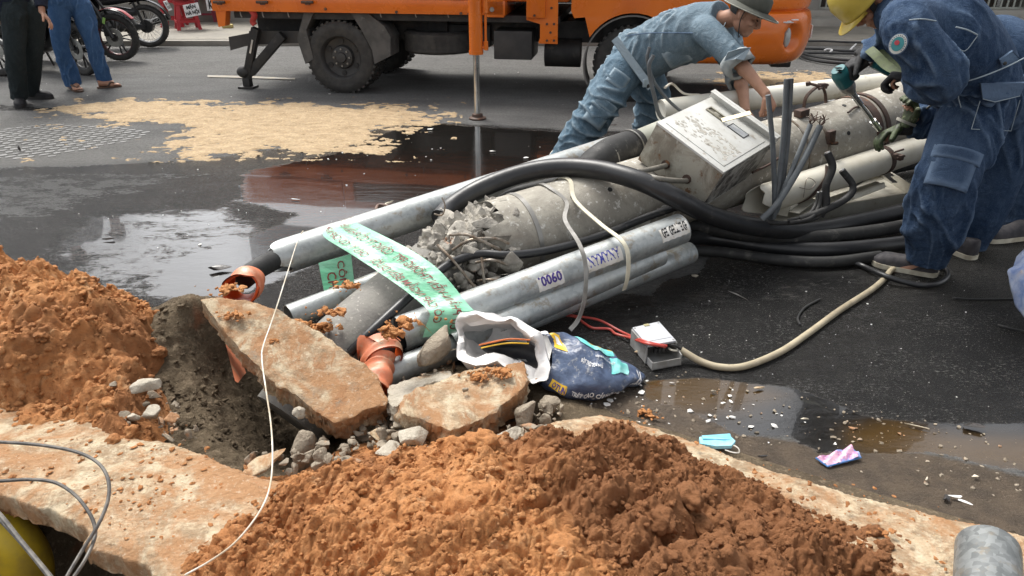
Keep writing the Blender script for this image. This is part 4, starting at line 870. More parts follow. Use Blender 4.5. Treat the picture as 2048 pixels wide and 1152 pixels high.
def strapP(P, wd, th, m, lb, name='strap'):
    P2 = []
    for p in P: P2.append(p if isinstance(p, Vector) else WY(*p))
    global WY_; old = globals()['WY']; globals()['WY'] = lambda *a: a[0]; r = strap([(p,) for p in P2], wd, th, m, lb, name); globals()['WY'] = old; return r
strapP([pp(ta, -60), pp(ta, -20), pp(ta, 10), pp(ta + .01, 40), (1130, 440, 3.02), (1158, 487, 2.82), (1171, 530, 2.74), (1170, 590, 2.70), (1158, 636, 2.68), (1140, 660, 2.64)], .018, .0022, M_strap, 'loose grey steel strap hanging from the pole over the stickered conduit')
strapP([pp(tb, -60), pp(tb, -25), pp(tb, 5), (1150, 400, 3.2), (1200, 447, 3.03), (1238, 476, 2.90), (1254, 500, 2.86), (1257, 532, 2.84), (1254, 560, 2.84), (1248, 580, 2.86)], .019, .0022, M_strap_c, 'cream strap drawn tight from the pole down around the conduits')
cable('tie_wire', [(884, 395, 3.15), (890, 412, 3.13), (884, 430, 3.12), (868, 428, 3.12)], .0035, M_rebar, 'twisted thin wire hooked on the long conduit above the crushed zone', 'wire')

# ---- terracotta corrugated ducts
def corrugated(name, pts, r, label, turns=7, flare=None, torn=0.0):
    P, ts = catmull([WY(*p) for p in pts], 14); rt = tag(empty(name, P[0]), label, 'duct', 'terracotta corrugated ducts'); rs = random.Random(3)
    for part, dr, m in (('outer_wall', 0, M_orange_pipe), ('inner_wall', -.006, M_orange_in)):
        mb = MB(); n = len(P); side = None; sg = 36
        for i, p in enumerate(P):
            d = (P[min(i + 1, n - 1)] - P[max(i - 1, 0)]).normalized(); side = d.orthogonal().normalized() if side is None else (side - d * d.dot(side)).normalized(); up = d.cross(side)
            rr = r * (1 + .075 * math.cos(turns * 2 * math.pi * i / (n - 1))) + dr
            for j in range(sg):
                a = 2 * math.pi * j / sg; jag = torn * (.5 + .5 * math.sin(a * 2 + .6) + .35 * math.sin(a * 5)) if i < 5 else 0; k = (1 - i / 5) if i < 5 else 0
                mb.v.append(tuple(p + d * jag * k * .06 + (side * math.cos(a) + up * math.sin(a) * (.86)) * rr * (1 + .05 * math.sin(3 * a + i * .2))))
        for i in range(n - 1):
            for j in range(sg): k = (j + 1) % sg; mb.f.append((i * sg + j, i * sg + k, (i + 1) * sg + k, (i + 1) * sg + j))
        mb.m = [0] * len(mb.f); build(part, mb, m, rt)
    return rt
corrugated('corrugated_duct', [(478, 585, 2.60), (486, 574, 2.67), (498, 561, 2.75)], .074, 'upper terracotta duct ring behind the top corner of the leaning slab, muddy inside', 1.5, torn=.5)
corrugated('corrugated_duct', [(752, 690, 2.44), (762, 712, 2.38), (768, 725, 2.34)], .082, 'torn terracotta duct mouth around a black cable at the foot of the pole', 1.5, torn=1.2)
corrugated('corrugated_duct', [(757, 718, 2.36), (756, 738, 2.32), (752, 760, 2.26), (745, 785, 2.2)], .062, 'short ribbed terracotta duct hanging below the torn duct mouth', 3)
mb = MB(); mb.tube([WY(742, 728, 2.37), WY(765, 705, 2.45), WY(810, 672, 2.58)], .052, 20, 6); tag(build('power_cable', mb, M_blk_matte), 'black cable inside the torn terracotta duct at the foot of the pole', 'cable', gc)
mb = MB(); mb.prism([PL(448, 676, *plane3(G(448, 676, .1), G(500, 760, -.02), G(470, 700, .02))), PL(462, 672, *plane3(G(448, 676, .1), G(500, 760, -.02), G(470, 700, .02))), PL(487, 742, *plane3(G(448, 676, .1), G(500, 760, -.02), G(470, 700, .02))), PL(470, 762, *plane3(G(448, 676, .1), G(500, 760, -.02), G(470, 700, .02)))], (0, .02, -.02))
tag(build('duct_fragment', mb, M_orange_pipe), 'flat terracotta duct fragment hanging under the left edge of the leaning slab', 'duct fragment')

# ---- green warning tape
def mat_tape():
    m = Mt('green warning tape'); n = m.noise(7, 4, .6, sc=(1, 3, 1)); m.col(m.mix(m.ramp(n, .35, .65), (.16, .58, .33), (.30, .70, .48))); m.set('Roughness', .35); m.set('Alpha', .72)
    m.set('Transmission Weight', .0); m.set('Subsurface Weight', .0); m.bump(m.noise(9, 3, .5, sc=(1, 1, 3)), .5, .02); return m.m
M_tape = mat_tape(); M_tape_ink = simple('red brown ink', (.20, .02, .015), (.14, .02, .015), 30, .6, bump=0)
lo_, _ = catmull([WY(645, 462, 3.00), WY(652, 478, 2.90), WY(700, 508, 2.80), WY(767, 551, 2.66), WY(820, 588, 2.56), WY(858, 622, 2.47), WY(853, 650, 2.45), WY(846, 676, 2.44)], 6)
hi_, _ = catmull([WY(712, 444, 3.06), WY(722, 450, 2.98), WY(770, 474, 2.86), WY(830, 506, 2.74), WY(880, 542, 2.64), WY(935, 606, 2.52), WY(948, 626, 2.47), WY(935, 660, 2.50)], 6)
tape = tag(empty('warning_tape', lo_[20]), 'green plastic warning tape with red lettering stretched across the broken pole', 'warning tape')
def by_length(P, n=60):
    L = [0.0]
    for i in range(len(P) - 1): L.append(L[-1] + (P[i + 1] - P[i]).length)
    out = []
    for k in range(n + 1):
        t = L[-1] * k / n; i = max(j for j in range(len(P) - 1) if L[j] <= t + 1e-9); out.append(P[i].lerp(P[i + 1], min(1, (t - L[i]) / max(1e-9, L[i + 1] - L[i]))))
    return out
lo_, hi_ = by_length(lo_), by_length(hi_)
def tape_pt(s, v, off=0.0):    # s 0..1 from the upper left end to the lower right end
    x = s * (len(lo_) - 1); i = min(int(x), len(lo_) - 2); k = x - i; a_ = lo_[i].lerp(lo_[i + 1], k); b_ = hi_[i].lerp(hi_[i + 1], k)
    nrm_ = (b_ - a_).cross(lo_[min(i + 1, len(lo_) - 1)] - lo_[i]).normalized(); nrm_ = nrm_ if nrm_.dot(Vector((0, 0, CAM_H)) - a_) > 0 else -nrm_
    sag = .005 * math.sin(v * 6 + s * 5) + .006 * math.sin(v * math.pi)
    return a_.lerp(b_, v) + nrm_ * (off + sag)
mb = MB(); NS, NV = 60, 14
for i in range(NS + 1):
    for j in range(NV + 1): mb.v.append(tuple(tape_pt(i / NS, j / NV)))
mb.f = [(i * (NV + 1) + j, i * (NV + 1) + j + 1, (i + 1) * (NV + 1) + j + 1, (i + 1) * (NV + 1) + j) for i in range(NS) for j in range(NV)]; mb.m = [0] * len(mb.f); build('film', mb, M_tape, tape)
for txt, s0, s1, v0, v1 in (('CÓ CÁP NGẦM BÊN DƯỚI', .93, .42, .10, .40), ('CHÚ Ý : CÓ CÁP NGẦM', .37, .0, .10, .42), ('CỔ PHẦN-VIỄN THÔNG FPT', .97, .45, .52, .86), ('CÔNG TY CỔ PHẦN VIỄN', .42, .0, .52, .88)):
    mb = MB()
    wrap_text(mb, txt, lambda u, v: tape_pt(s0 + (s1 - s0) * u, v0 + (v1 - v0) * v, .004), bold=.006); build('lettering', mb, M_tape_ink, tape, smooth=False)
tl = [WY(637, 526, 2.95), WY(702, 508, 2.96), WY(709, 570, 2.90), WY(648, 582, 2.88)]
mb = MB(); mb.prism(tl, (0, .001, 0)); tt_ = build('loose_tail', mb, M_tape, tape, smooth=False)
mb = MB(); fn = lambda u, v: tl[0].lerp(tl[1], v).lerp(tl[3].lerp(tl[2], v), u) + Vector((0, -.004, .002))
wrap_text(mb, 'CÔN', lambda u, v: fn(.12 + u * .95 * .9, .55 + .28 * v), bold=.012); build('lettering', mb, M_tape_ink, tt_, smooth=False); mb = MB(); wrap_text(mb, 'CH', lambda u, v: fn(.42 + u * .55, .18 + .3 * v), bold=.012); build('lettering', mb, M_tape_ink, tt_, smooth=False)

# cut pipe standing into the bottom right corner
c1 = G(1990, 1118, .145); rt, _, _ = open_pipe('steel_pipe', c1 + Vector((0, .03, 0)), G(1978, 1500, .17), .070, M_galv_d, 'dull steel pipe end jutting in at the bottom right corner above the pavement', 'pipe', .004)
# ================================================================== SLABS, ROCKS, BAGS, LITTER
def slab(px, p3, th, mat, label, name='concrete_slab', seed=1, jit=.014, cells=.012, group=None, rough=.009):
    """broken slab: its outline traced on its own plane, real thickness below, rough broken sides"""
    p0, n = plane3(*[G(*p) for p in p3]); P = [PL(x, y, p0, n) for x, y in px]; c = sum(P, Vector()) / len(P)
    ex = (P[1] - P[0]); ex = (ex - n * ex.dot(n)).normalized(); ey = n.cross(ex)
    out = []
    for i in range(len(P)):
        a, b = P[i], P[(i + 1) % len(P)]; L = (b - a).length; k = max(2, int(L / .014))
        for j in range(k):
            q = a.lerp(b, j / k); out.append(q)
    V = np.array([tuple(o) for o in out]); w1 = fbm(V, 9, 5, seed, .6); w2 = fbm(V, 28, 3, seed + 3, .6)
    o2 = []
    for i, q in enumerate(out):
        r = (q - c).normalized(); o2.append(q + r * (w1[i] * jit * 3 + w2[i] * jit * 1.6))
    poly = np.array([((q - c).dot(ex), (q - c).dot(ey)) for q in o2]); lo, hi = poly.min(0) - .02, poly.max(0) + .02
    P2, F = grid(lo[0], hi[0], lo[1], hi[1], cells * .6); sdv = poly_sd(P2, poly); q3 = np.c_[P2, P2[:, 0] * 0]
    h = rough * (fbm(q3, 5, 5, seed + 7) * 2.2 + .5 * fbm(q3, 40, 2, seed + 9)); m = np.maximum(sdv, 0)
    edge = sstep(-.006, .002, sdv) * .004; bot = th * (1 + .25 * fbm(q3, 8, 3, seed + 11))
    eps = .003; gx = (poly_sd(P2 + [eps, 0], poly) - poly_sd(P2 - [eps, 0], poly)) / (2 * eps); gy = (poly_sd(P2 + [0, eps], poly) - poly_sd(P2 - [0, eps], poly)) / (2 * eps)
    k1 = sdv < cells * .45; nr = np.abs(sdv) < cells * .5; P2 = np.where(nr[:, None], P2 - np.c_[gx, gy] * sdv[:, None], P2); V, F1, _ = prune(np.c_[P2, h - edge], F, k1)
    # boundary loop of the kept top -> skirt
    ed = {}
    for f in F1:
        for a, b in ((f[0], f[1]), (f[1], f[2]), (f[2], f[3]), (f[3], f[0])):
            a, b = int(a), int(b)
            if (b, a) in ed: del ed[(b, a)]
            else: ed[(a, b)] = 1
    rim = sorted({a for e in ed for a in e}); vs = V.tolist(); fs = [tuple(int(x) for x in f) for f in F1]; prev = {a: a for a in rim}; R_ = V[rim]
    cen = V.mean(0)
    nb = {}
    for a, b in ed: nb.setdefault(a, []).append(b); nb.setdefault(b, []).append(a)
    for k in range(1, 7):
        cur = {}
        nz = fbm(np.c_[R_[:, :2], np.full(len(R_), k * th / 4)], 17, 5, seed + 13, .8)
        for a, q, z in zip(rim, R_, nz):
            d = q[:2] - cen[:2]; L = np.linalg.norm(d) + 1e-6; inset = (-.004 * k / 6 + z * .075 * min(1, k / 2)); cur[a] = len(vs)
            vs.append([q[0] - d[0] / L * inset, q[1] - d[1] / L * inset, q[2] - th * k / 6 * (1 + .2 * z)])
        for (a, b) in ed: fs.append((prev[b], prev[a], cur[a], cur[b]))
        prev = cur
    off = len(vs); zmap = {}
    # close the bottom with a fan
    vs.append([cen[0], cen[1], -th]); 
    for (a, b) in ed: fs.append((prev[b], prev[a], off))
    mb = MB(); mb.add([c + ex * v[0] + ey * v[1] + n * v[2] for v in vs], fs); o = build(name, mb, mat, angle=50); tag(o, label, 'concrete slab', group); return o
gsl = 'broken pavement slabs'
slab([(402, 600), (440, 594), (492, 600), (560, 622), (640, 664), (705, 712), (752, 748), (778, 796), (772, 812), (735, 815), (700, 838), (668, 846), (632, 826), (596, 800), (555, 768), (508, 728), (468, 684), (436, 646)],
     ((405, 600, .31), (770, 755, .13), (680, 872, .05)), .095, M_slab, 'large broken pavement slab leaning up to the left over the dark pit', seed=5, group=gsl)
slab([(812, 790), (880, 758), (960, 735), (1050, 722), (1058, 758), (1040, 790), (1010, 806), (994, 824), (940, 848), (900, 862), (868, 852), (838, 834), (800, 826), (802, 806)],
     ((800, 800, .12), (1055, 728, .12), (900, 888, .085)), .085, M_slab, 'broken pavement slab lying nearly flat in the middle, below the paint bag', seed=15, group=gsl)
slab([(776, 770), (830, 752), (900, 742), (905, 756), (850, 770), (812, 796), (790, 812), (775, 800)], ((776, 790, .08), (900, 748, .09), (830, 756, .07)), .05, M_rubble_pale, 'narrow pale slab sliver wedged between the two large slabs', seed=25, group=gsl)

def stone(px, py, z, size, seed, label, mat=None, rot=None, group='loose stones and rubble by the pit', rough=.10, n=13):
    mb = MB(); c = G(px, py, z); rock(mb, c, size, seed, rot, rough, 2, n); return tag(build('stone', mb, mat or M_rubble, angle=32), label, 'stone', group)
Mtilt = Matrix.Rotation(R(38), 3, 'Z') @ Matrix.Rotation(R(-28), 3, 'Y')
stone(862, 702, .13, (.30, .13, .12), 31, 'long jagged stone standing against the front conduit, left of the paint bag', M_rubble, Matrix.Rotation(R(35), 3, 'Z') @ Matrix.Rotation(R(-30), 3, 'Y'))
stone(290, 772, .12, (.125, .09, .065), 32, 'pale flat stone, topmost of the pile between orange heap and pit', M_rubble_pale)
stone(304, 824, .08, (.085, .07, .06), 33, 'grey stone under the pale flat one at the pit edge', M_rubble_pale)
stone(268, 832, .075, (.06, .05, .045), 34, 'small grey stone left of the two pit edge stones', M_rubble_pale)
stone(196, 800, .09, (.11, .08, .05), 35, 'smooth grey stone half sunk in the orange soil', M_rubble_pale)
stone(342, 838, .07, (.07, .06, .055), 36, 'orange muddy stone right of the pile at the pit edge', simple('muddy stone', (.36, .19, .09), (.28, .14, .065), 20, .95, bump=.8, bs=60, bd=.01))
stone(228, 770, .12, (.04, .035, .03), 37, 'little stone at the foot of the orange heap')
stone(612, 902, -.02, (.15, .20, .22), 38, 'large grey wedge of concrete standing in the pit under the leaning slab', M_rubble, Matrix.Rotation(R(-20), 3, 'Y') @ Matrix.Rotation(R(20), 3, 'Z'), rough=.07)
stone(530, 925, .04, (.20, .09, .04), 39, 'flat orange-stained stone at the near rim of the pit', M_slab)
stone(598, 826, .08, (.06, .05, .045), 40, 'small whitish lump hanging at the lower edge of the leaning slab', M_rubble_pale)
stone(1060, 832, .05, (.15, .12, .12), 41, 'rough grey boulder beside the flat slab, below the bag', M_rubble)
stone(1100, 806, .04, (.10, .08, .08), 42, 'dark rough stone behind the rough boulder, below the bag', M_rubble)
stone(1020, 872, .06, (.15, .07, .05), 43, 'low flat stone at the right foot of the flat slab', M_rubble_pale)
stone(830, 872, .07, (.14, .10, .06), 44, 'pale crumbled concrete between the two slabs', M_rubble_pale)
stone(780, 905, .05, (.16, .10, .06), 45, 'pale crumbling lump just above the big soil heap', M_rubble_pale)
stone(890, 862, .05, (.09, .06, .05), 46, 'stone under the lower lip of the flat slab', M_rubble)
stone(845, 828, .07, (.05, .04, .04), 47, 'small stone in the gap between the slabs', M_rubble)
stone(760, 872, .04, (.12, .06, .05), 48, 'brown stone below the tip of the leaning slab', M_slab)
stone(1092, 840, .04, (.05, .05, .05), 49, 'small stone right of the rough boulder')
stone(880, 912, .05, (.10, .05, .04), 50, 'thin pale stone touching the top of the big soil heap', M_rubble_pale)
stone(930, 780, .13, (.03, .025, .02), 51, 'tiny stone lying on the flat slab')
stone(735, 760, .06, (.08, .06, .05), 52, 'pale shard under the ribbed duct', M_rubble_pale)
stone(800, 850, .05, (.07, .05, .05), 58, 'grey shard in the dark gap under the flat slab', M_rubble)
stone(690, 930, .03, (.1, .07, .04), 59, 'grey flat stone on the near rim of the pit below the leaning slab', M_rubble)
for k, (x, y, z, s, lb) in enumerate(((703, 570, .33, .05, 'soil clump on the green tape tail beside the pole base'), (668, 622, .22, .06, 'soil clump on the left edge of the pole base'), (640, 655, .16, .07, 'crumbly soil below the pole base clump'), (590, 648, .12, .06, 'soil crumbs on the end of the low conduit'),
                          (808, 652, .27, .085, 'orange soil smeared over the front conduit end'), (780, 668, .25, .05, 'soil lump on top of the torn duct'), (470, 628, .285, .055, 'flat orange soil lump on the upper part of the leaning slab'), (545, 682, .22, .03, 'small soil crumb in the middle of the leaning slab'), (455, 578, .30, .06, 'orange soil in the upper duct ring'),
                          (1000, 748, .135, .06, 'red soil crumbs scattered on the flat slab'), (960, 752, .13, .045, 'smaller red crumbs on the far edge of the flat slab'), (1255, 858, .05, .05, 'orange clod standing at the edge of the pavement'), (1245, 880, .06, .055, 'lower orange clod at the pavement edge'), (1295, 826, .012, .05, 'reddish clods on the mud by the pavement edge'), (1150, 868, .05, .04, 'small reddish clod near the stone shards'))):
    mb = MB(); rs = random.Random(k)
    for j in range(34): t_ = rs.random() ** 2; rock(mb, G(x, y, z) + Vector((rs.gauss(0, .5), rs.gauss(0, .33), rs.gauss(0, .08))) * s * (1.5 - t_), (s * (.18 + .8 * t_ * rs.uniform(.6, 1.2)), s * (.15 + .6 * t_), s * (.12 + .38 * t_)), 300 + 41 * k + j, None, .34, 1, 10)
    tag(build('soil_clump', mb, M_soil, angle=180), lb, 'soil clump', 'soil clumps fallen on slabs and pipes', kind='stuff')

def rubble(px, n, r0, r1, z, m, label, seed, vz=.03):
    poly = np.array(gp(px, z)); lo, hi = poly.min(0), poly.max(0); rs = random.Random(seed); mb = MB(); k = 0
    while k < n:
        p = np.array([[rs.uniform(lo[0], hi[0]), rs.uniform(lo[1], hi[1])]])
        if poly_sd(p, poly)[0] > 0: continue
        s = r0 + (r1 - r0) * rs.random() ** 2; rock(mb, (p[0, 0], p[0, 1], z + rs.uniform(-vz, vz)), (2 * s * rs.uniform(.8, 1.6), 2 * s, s * rs.uniform(.9, 1.6)), seed * 97 + k, Quaternion((rs.random(), rs.random(), 1), rs.uniform(0, 3)).to_matrix(), .13, 1, 10); k += 1
    tag(build('rubble', mb, m, angle=28), label, 'rubble', kind='stuff')
rubble([(480, 890), (620, 900), (700, 880), (790, 860), (880, 890), (1000, 870), (1060, 800), (1130, 820), (1100, 870), (900, 925), (640, 955), (500, 930)], 130, .008, .034, .035, M_rubble, 'broken concrete rubble between the slabs and the big soil heap', 3)
rubble([(640, 900), (760, 850), (800, 790), (830, 850), (800, 900), (700, 920)], 60, .012, .04, -.03, M_rubble, 'rubble deep in the dark gap between the two slabs', 5, .06)
rubble([(180, 780), (260, 760), (350, 800), (400, 860), (360, 880), (260, 860)], 70, .006, .028, .055, M_rubble, 'small grey rubble at the pit edge beside the orange heap', 7, .02)
rubble([(600, 640), (680, 690), (800, 760), (1040, 740), (900, 700), (760, 690)], 60, .008, .03, .02, M_rubble, 'dirt and rubble under the pipes behind the slabs', 9, .02)
def crumbs(px, zs, n, r0, r1, m, label, seed):
    poly = np.array([tuple(G(*q).xy) for q in px]); lo, hi = poly.min(0), poly.max(0); rs = random.Random(seed); mb = MB(); k = 0
    while k < n:
        p = np.array([[rs.uniform(lo[0], hi[0]), rs.uniform(lo[1], hi[1])]])
        if poly_sd(p, poly)[0] > 0: continue
        s = r0 + (r1 - r0) * rs.random() ** 3; z = float(EARTH_T(p)[0]); rock(mb, (p[0, 0], p[0, 1], z + s * .3), (2 * s, 1.8 * s, 1.4 * s), seed * 31 + k, None, .28, 1, 9); k += 1
    tag(build('earth_clods', mb, m, angle=60), label, 'soil', kind='stuff')
crumbs([(320, 640, .15), (400, 610, .2), (450, 680, .05), (520, 770, -.15), (600, 880, -.3), (520, 920, -.2), (420, 885, -.06), (330, 830, 0), (310, 720, .08)], 0, 420, .003, .020, M_bank, 'grey-brown earth clods crumbling down the bank of the pit', 41)
# ---- paint bag
def mat_bag():
    m = Mt('printed blue bag'); n = m.noise(7, 6, .65, dist=.4); n2 = m.noise(30, 6, .72)
    x = m.mix(m.ramp(n, .4, .62), (.028, .042, .085), (.085, .12, .20)); x = m.mix(m.ramp(n2, .54, .66, 0, .8), x, (.34, .35, .36)); m.col(x); m.set('Roughness', .35); m.bump(m.noise(9, 4, .6), .6, .02); return m.m
M_bag = mat_bag(); M_bagw = simple('white woven plastic', (.74, .73, .71), (.62, .61, .6), 5, .55, bump=.4, bs=14, bd=.02)
M_bagin = simple('dark printed lining', (.035, .04, .05), (.09, .085, .08), 9, .6)
M_yel = simple('yellow print', (.75, .47, .02), (.65, .4, .03), 20, .5, bump=0); M_org = simple('orange print', (.75, .2, .05), rough=.5, bump=0); M_tealp = simple('turquoise print', (.12, .55, .52), (.3, .62, .6), 12, .4, bump=0); M_whp = simple('white print', (.78, .78, .78), rough=.5, bump=0)
def loft(mb, rings, res=6, seg=40, crease=.0, seed=0, close=False):
    """rings: list of lists of 3D points (same count); smooth both ways"""
    rr = []
    for r in rings:
        n = len(r); pts = []
        for i in range(n):
            p0, p1, p2, p3 = r[i - 1], r[i], r[(i + 1) % n], r[(i + 2) % n]
            for k in range(seg // n): t = k / (seg // n); pts.append(.5 * ((2 * p1) + (p2 - p0) * t + (2 * p0 - 5 * p1 + 4 * p2 - p3) * t * t + (3 * p1 - p0 - 3 * p2 + p3) * t ** 3))
        rr.append(pts)
    cols = [catmull([r[j] for r in rr], res)[0] for j in range(len(rr[0]))]; N = len(cols[0]); M_ = len(cols)
    V = np.array([[tuple(cols[j][i]) for j in range(M_)] for i in range(N)]).reshape(-1, 3)
    if crease: V = V + crease * np.stack([fbm(V, 9, 3, seed), fbm(V, 9, 3, seed + 4), 1.3 * (np.abs(fbm(V, 7, 3, seed + 8)) - .15) + .9 * (.25 - np.abs(perlin(V + .04 * fbm(V, 6, 2, 3)[:, None], 11, seed + 12)))], 1)
    f = [(i * M_ + j, i * M_ + (j + 1) % M_, (i + 1) * M_ + (j + 1) % M_, (i + 1) * M_ + j) for i in range(N - 1) for j in range(M_)]
    mb.add(V.tolist(), f)
    if close: mb.f.append(tuple(len(mb.v) - M_ + j for j in range(M_))); mb.m.append(0)
    return V.reshape(N, M_, 3)
bag = tag(empty('paint_bag', G(1110, 740)), 'crumpled blue and white paint bag with an open white mouth, beside the flat slab', 'paint bag')
# ring: top, right-back..., given as (px, py, z)
def rg(L): return [G(*p) for p in L]
mb = MB()
body = loft(mb, [rg([(1085, 668, .17), (1105, 690, .15), (1102, 735, .10), (1082, 764, .06), (1064, 735, .07), (1066, 690, .12)]),
                 rg([(1135, 668, .16), (1160, 700, .16), (1150, 755, .09), (1125, 792, .02), (1100, 760, .015), (1098, 700, .06)]),
                 rg([(1190, 694, .13), (1205, 720, .13), (1205, 770, .08), (1190, 802, .012), (1165, 770, .006), (1150, 712, .01)]),
                 rg([(1245, 722, .07), (1255, 740, .07), (1250, 770, .05), (1236, 786, .012), (1215, 768, .006), (1215, 732, .01)]),
                 rg([(1284, 746, .03), (1288, 752, .028), (1286, 758, .02), (1280, 764, .01), (1276, 758, .006), (1276, 750, .01)])], 9, 48, .040, 3, True)
bagbody = build('bag_body', mb, M_bag, bag, angle=180)
mb = MB()
loft(mb, [rg([(915, 640, .20), (960, 627, .25), (1035, 640, .24), (1078, 668, .21), (1098, 715, .14), (1096, 755, .095), (1078, 764, .09), (1040, 742, .11), (1000, 728, .13), (930, 728, .13), (912, 690, .15), (908, 660, .17)]),
          rg([(925, 650, .185), (965, 640, .235), (1030, 652, .225), (1066, 678, .20), (1082, 715, .135), (1080, 745, .09), (1066, 745, .085), (1035, 725, .10), (1000, 712, .12), (938, 715, .12), (924, 688, .14), (918, 665, .16)]),
          rg([(960, 665, .10), (990, 655, .13), (1030, 660, .15), (1066, 680, .15), (1078, 710, .11), (1076, 730, .08), (1066, 735, .06), (1040, 725, .05), (1010, 720, .05), (975, 712, .05), (960, 700, .06), (955, 680, .08)]),
          rg([(1062, 668, .13), (1075, 668, .15), (1085, 670, .16), (1096, 680, .155), (1103, 700, .13), (1100, 735, .09), (1088, 755, .06), (1076, 755, .055), (1068, 740, .06), (1064, 715, .07), (1062, 690, .09), (1060, 678, .11)])], 6, 60, .060, 9)
build('bag_mouth', mb, M_bagw, bag, angle=35)
mb = MB()
loft(mb, [rg([(908, 660, .17), (915, 640, .20), (960, 627, .25), (1035, 640, .24), (1078, 668, .21), (1098, 715, .14), (1097, 757, .092), (1076, 766, .088), (1040, 742, .11), (1000, 728, .13), (930, 728, .13), (912, 690, .15)]),
          rg([(918, 672, .12), (925, 655, .15), (965, 650, .20), (1035, 662, .19), (1085, 690, .16), (1105, 725, .10), (1096, 752, .06), (1080, 764, .05), (1045, 752, .06), (1000, 742, .08), (940, 738, .08), (922, 700, .10)])], 4, 60, .055, 9)
build('folded_collar', mb, M_bagw, bag, angle=35)
# what shows inside the mouth
mb = MB()
loft(mb, [rg([(962, 690, .14), (1000, 683, .17), (1050, 684, .175), (1080, 705, .13), (1076, 738, .082), (1050, 728, .095), (1020, 716, .11), (985, 712, .12)]),
          rg([(1000, 696, .09), (1020, 690, .10), (1050, 692, .12), (1072, 706, .10), (1070, 728, .07), (1050, 722, .07), (1030, 715, .07), (1005, 708, .08)])], 4, 40, .014, 5, True)
build('printed_lining', mb, M_bagin, bag, angle=180)
mb = MB(); mb.tube([G(958, 690, .155), G(985, 684, .178), G(1020, 678, .198), G(1060, 680, .20)], (.003, .0012), 8, 8, ref=(0, .5, 1)); build('orange_stripe', mb, M_org, bag)
mb = MB(); mb.tube([G(962, 696, .15), G(990, 690, .168), G(1020, 686, .186), G(1058, 687, .188)], (.0025, .0012), 8, 8, ref=(0, .5, 1)); build('yellow_stripe', mb, M_yel, bag)
def bag_pt(a, b, off=.004):      # a along the bag, b around it (0 = top ridge, .5 = lower rim)
    N, M_ = body.shape[:2]; x = a * (N - 1); i = min(int(x), N - 2); k = x - i; y = (b % 1) * M_; j = int(y); l = y - j
    p = (body[i, j % M_] * (1 - k) + body[i + 1, j % M_] * k) * (1 - l) + (body[i, (j + 1) % M_] * (1 - k) + body[i + 1, (j + 1) % M_] * k) * l
    c = body[i].mean(0) * (1 - k) + body[i + 1].mean(0) * k; n = p - c; n /= np.linalg.norm(n) + 1e-9; return Vector(p + n * off)
def bag_print(name, m, a0, a1, b0, b1, txt=None, curve=0, off=.003, shear=0):
    mb = MB(); n = 12
    if txt: wrap_text(mb, txt, lambda u, v: bag_pt(a0 + (a1 - a0) * u, b1 + (b0 - b1) * v + curve * math.sin(u * 3.14) + shear * u, off), bold=.03)
    else:
        for i in range(n + 1):
            for j in range(n + 1): mb.v.append(tuple(bag_pt(a0 + (a1 - a0) * i / n + shear * j / n, b0 + (b1 - b0) * j / n + curve * math.sin(i / n * 6), off)))
        mb.f = [(i * (n + 1) + j, i * (n + 1) + j + 1, (i + 1) * (n + 1) + j + 1, (i + 1) * (n + 1) + j) for i in range(n) for j in range(n)]; mb.m = [0] * len(mb.f)
    return build(name, mb, m, bagbody, smooth=False)
bag_print('yellow_patch', M_yel, .03, .13, .06, .21); bag_print('picture_patch', M_whp, .06, .105, .09, .16, off=.005); bag_print('yellow_label', M_yel, .05, .22, .40, .47); bag_print('lettering', M_ink_v, .07, .21, .41, .46, 'OTUN', off=.006)
bag_print('lettering', M_whp, .27, .93, .395, .455, 'TRÉT CAO CẤP NỘI & NGOẠI THẤT', off=.005, shear=-.02); bag_print('lettering', M_whp, .25, .50, .20, .235, 'BỘT TRÉT TƯỜNG', off=.005); bag_print('lettering', M_whp, .42, .62, .14, .17, 'NỘI NGOẠI THẤT', off=.005)
bag_print('turquoise_stripe', M_tealp, .30, .62, .03, .09, curve=.012); bag_print('turquoise_stripe', M_tealp, .58, .76, .10, .24, curve=.01); bag_print('yellow_stripe', M_yel, .42, .66, .0, .03); bag_print('white_stripe', M_whp, .88, .895, .1, .42); bag_print('white_stripe', M_whp, .915, .93, .1, .42)

# second bag at the right edge
rt = tag(empty('plastic_sack', G(2080, 640)), 'blue and white plastic sack cut off by the right edge of the photo', 'sack')
mb = MB(); loft(mb, [rg([(2075, 470, .3), (2130, 480, .3), (2150, 520, .2), (2100, 540, .2), (2060, 520, .25), (2055, 490, .3)]), rg([(2030, 525, .25), (2120, 520, .3), (2190, 560, .2), (2150, 600, .1), (2060, 590, .15), (2030, 560, .2)]),
                     rg([(2024, 560, .2), (2120, 545, .3), (2250, 600, .2), (2200, 680, .02), (2080, 640, .05), (2030, 600, .12)]), rg([(2058, 640, .1), (2120, 600, .25), (2250, 640, .2), (2230, 730, .01), (2110, 700, .01), (2065, 665, .05)]), rg([(2110, 700, .02), (2140, 680, .1), (2200, 690, .1), (2200, 740, .01), (2150, 730, .01), (2115, 715, .01)])], 6, 48, .04, 14, True)
build('sack_body', mb, simple('blue printed sack', (.12, .19, .40), (.55, .58, .64), 7, .4, bump=.5, bs=10, bd=.02, c3=(.5, .4, .32), s3=5, t3=(.6, .68)), rt, angle=180)

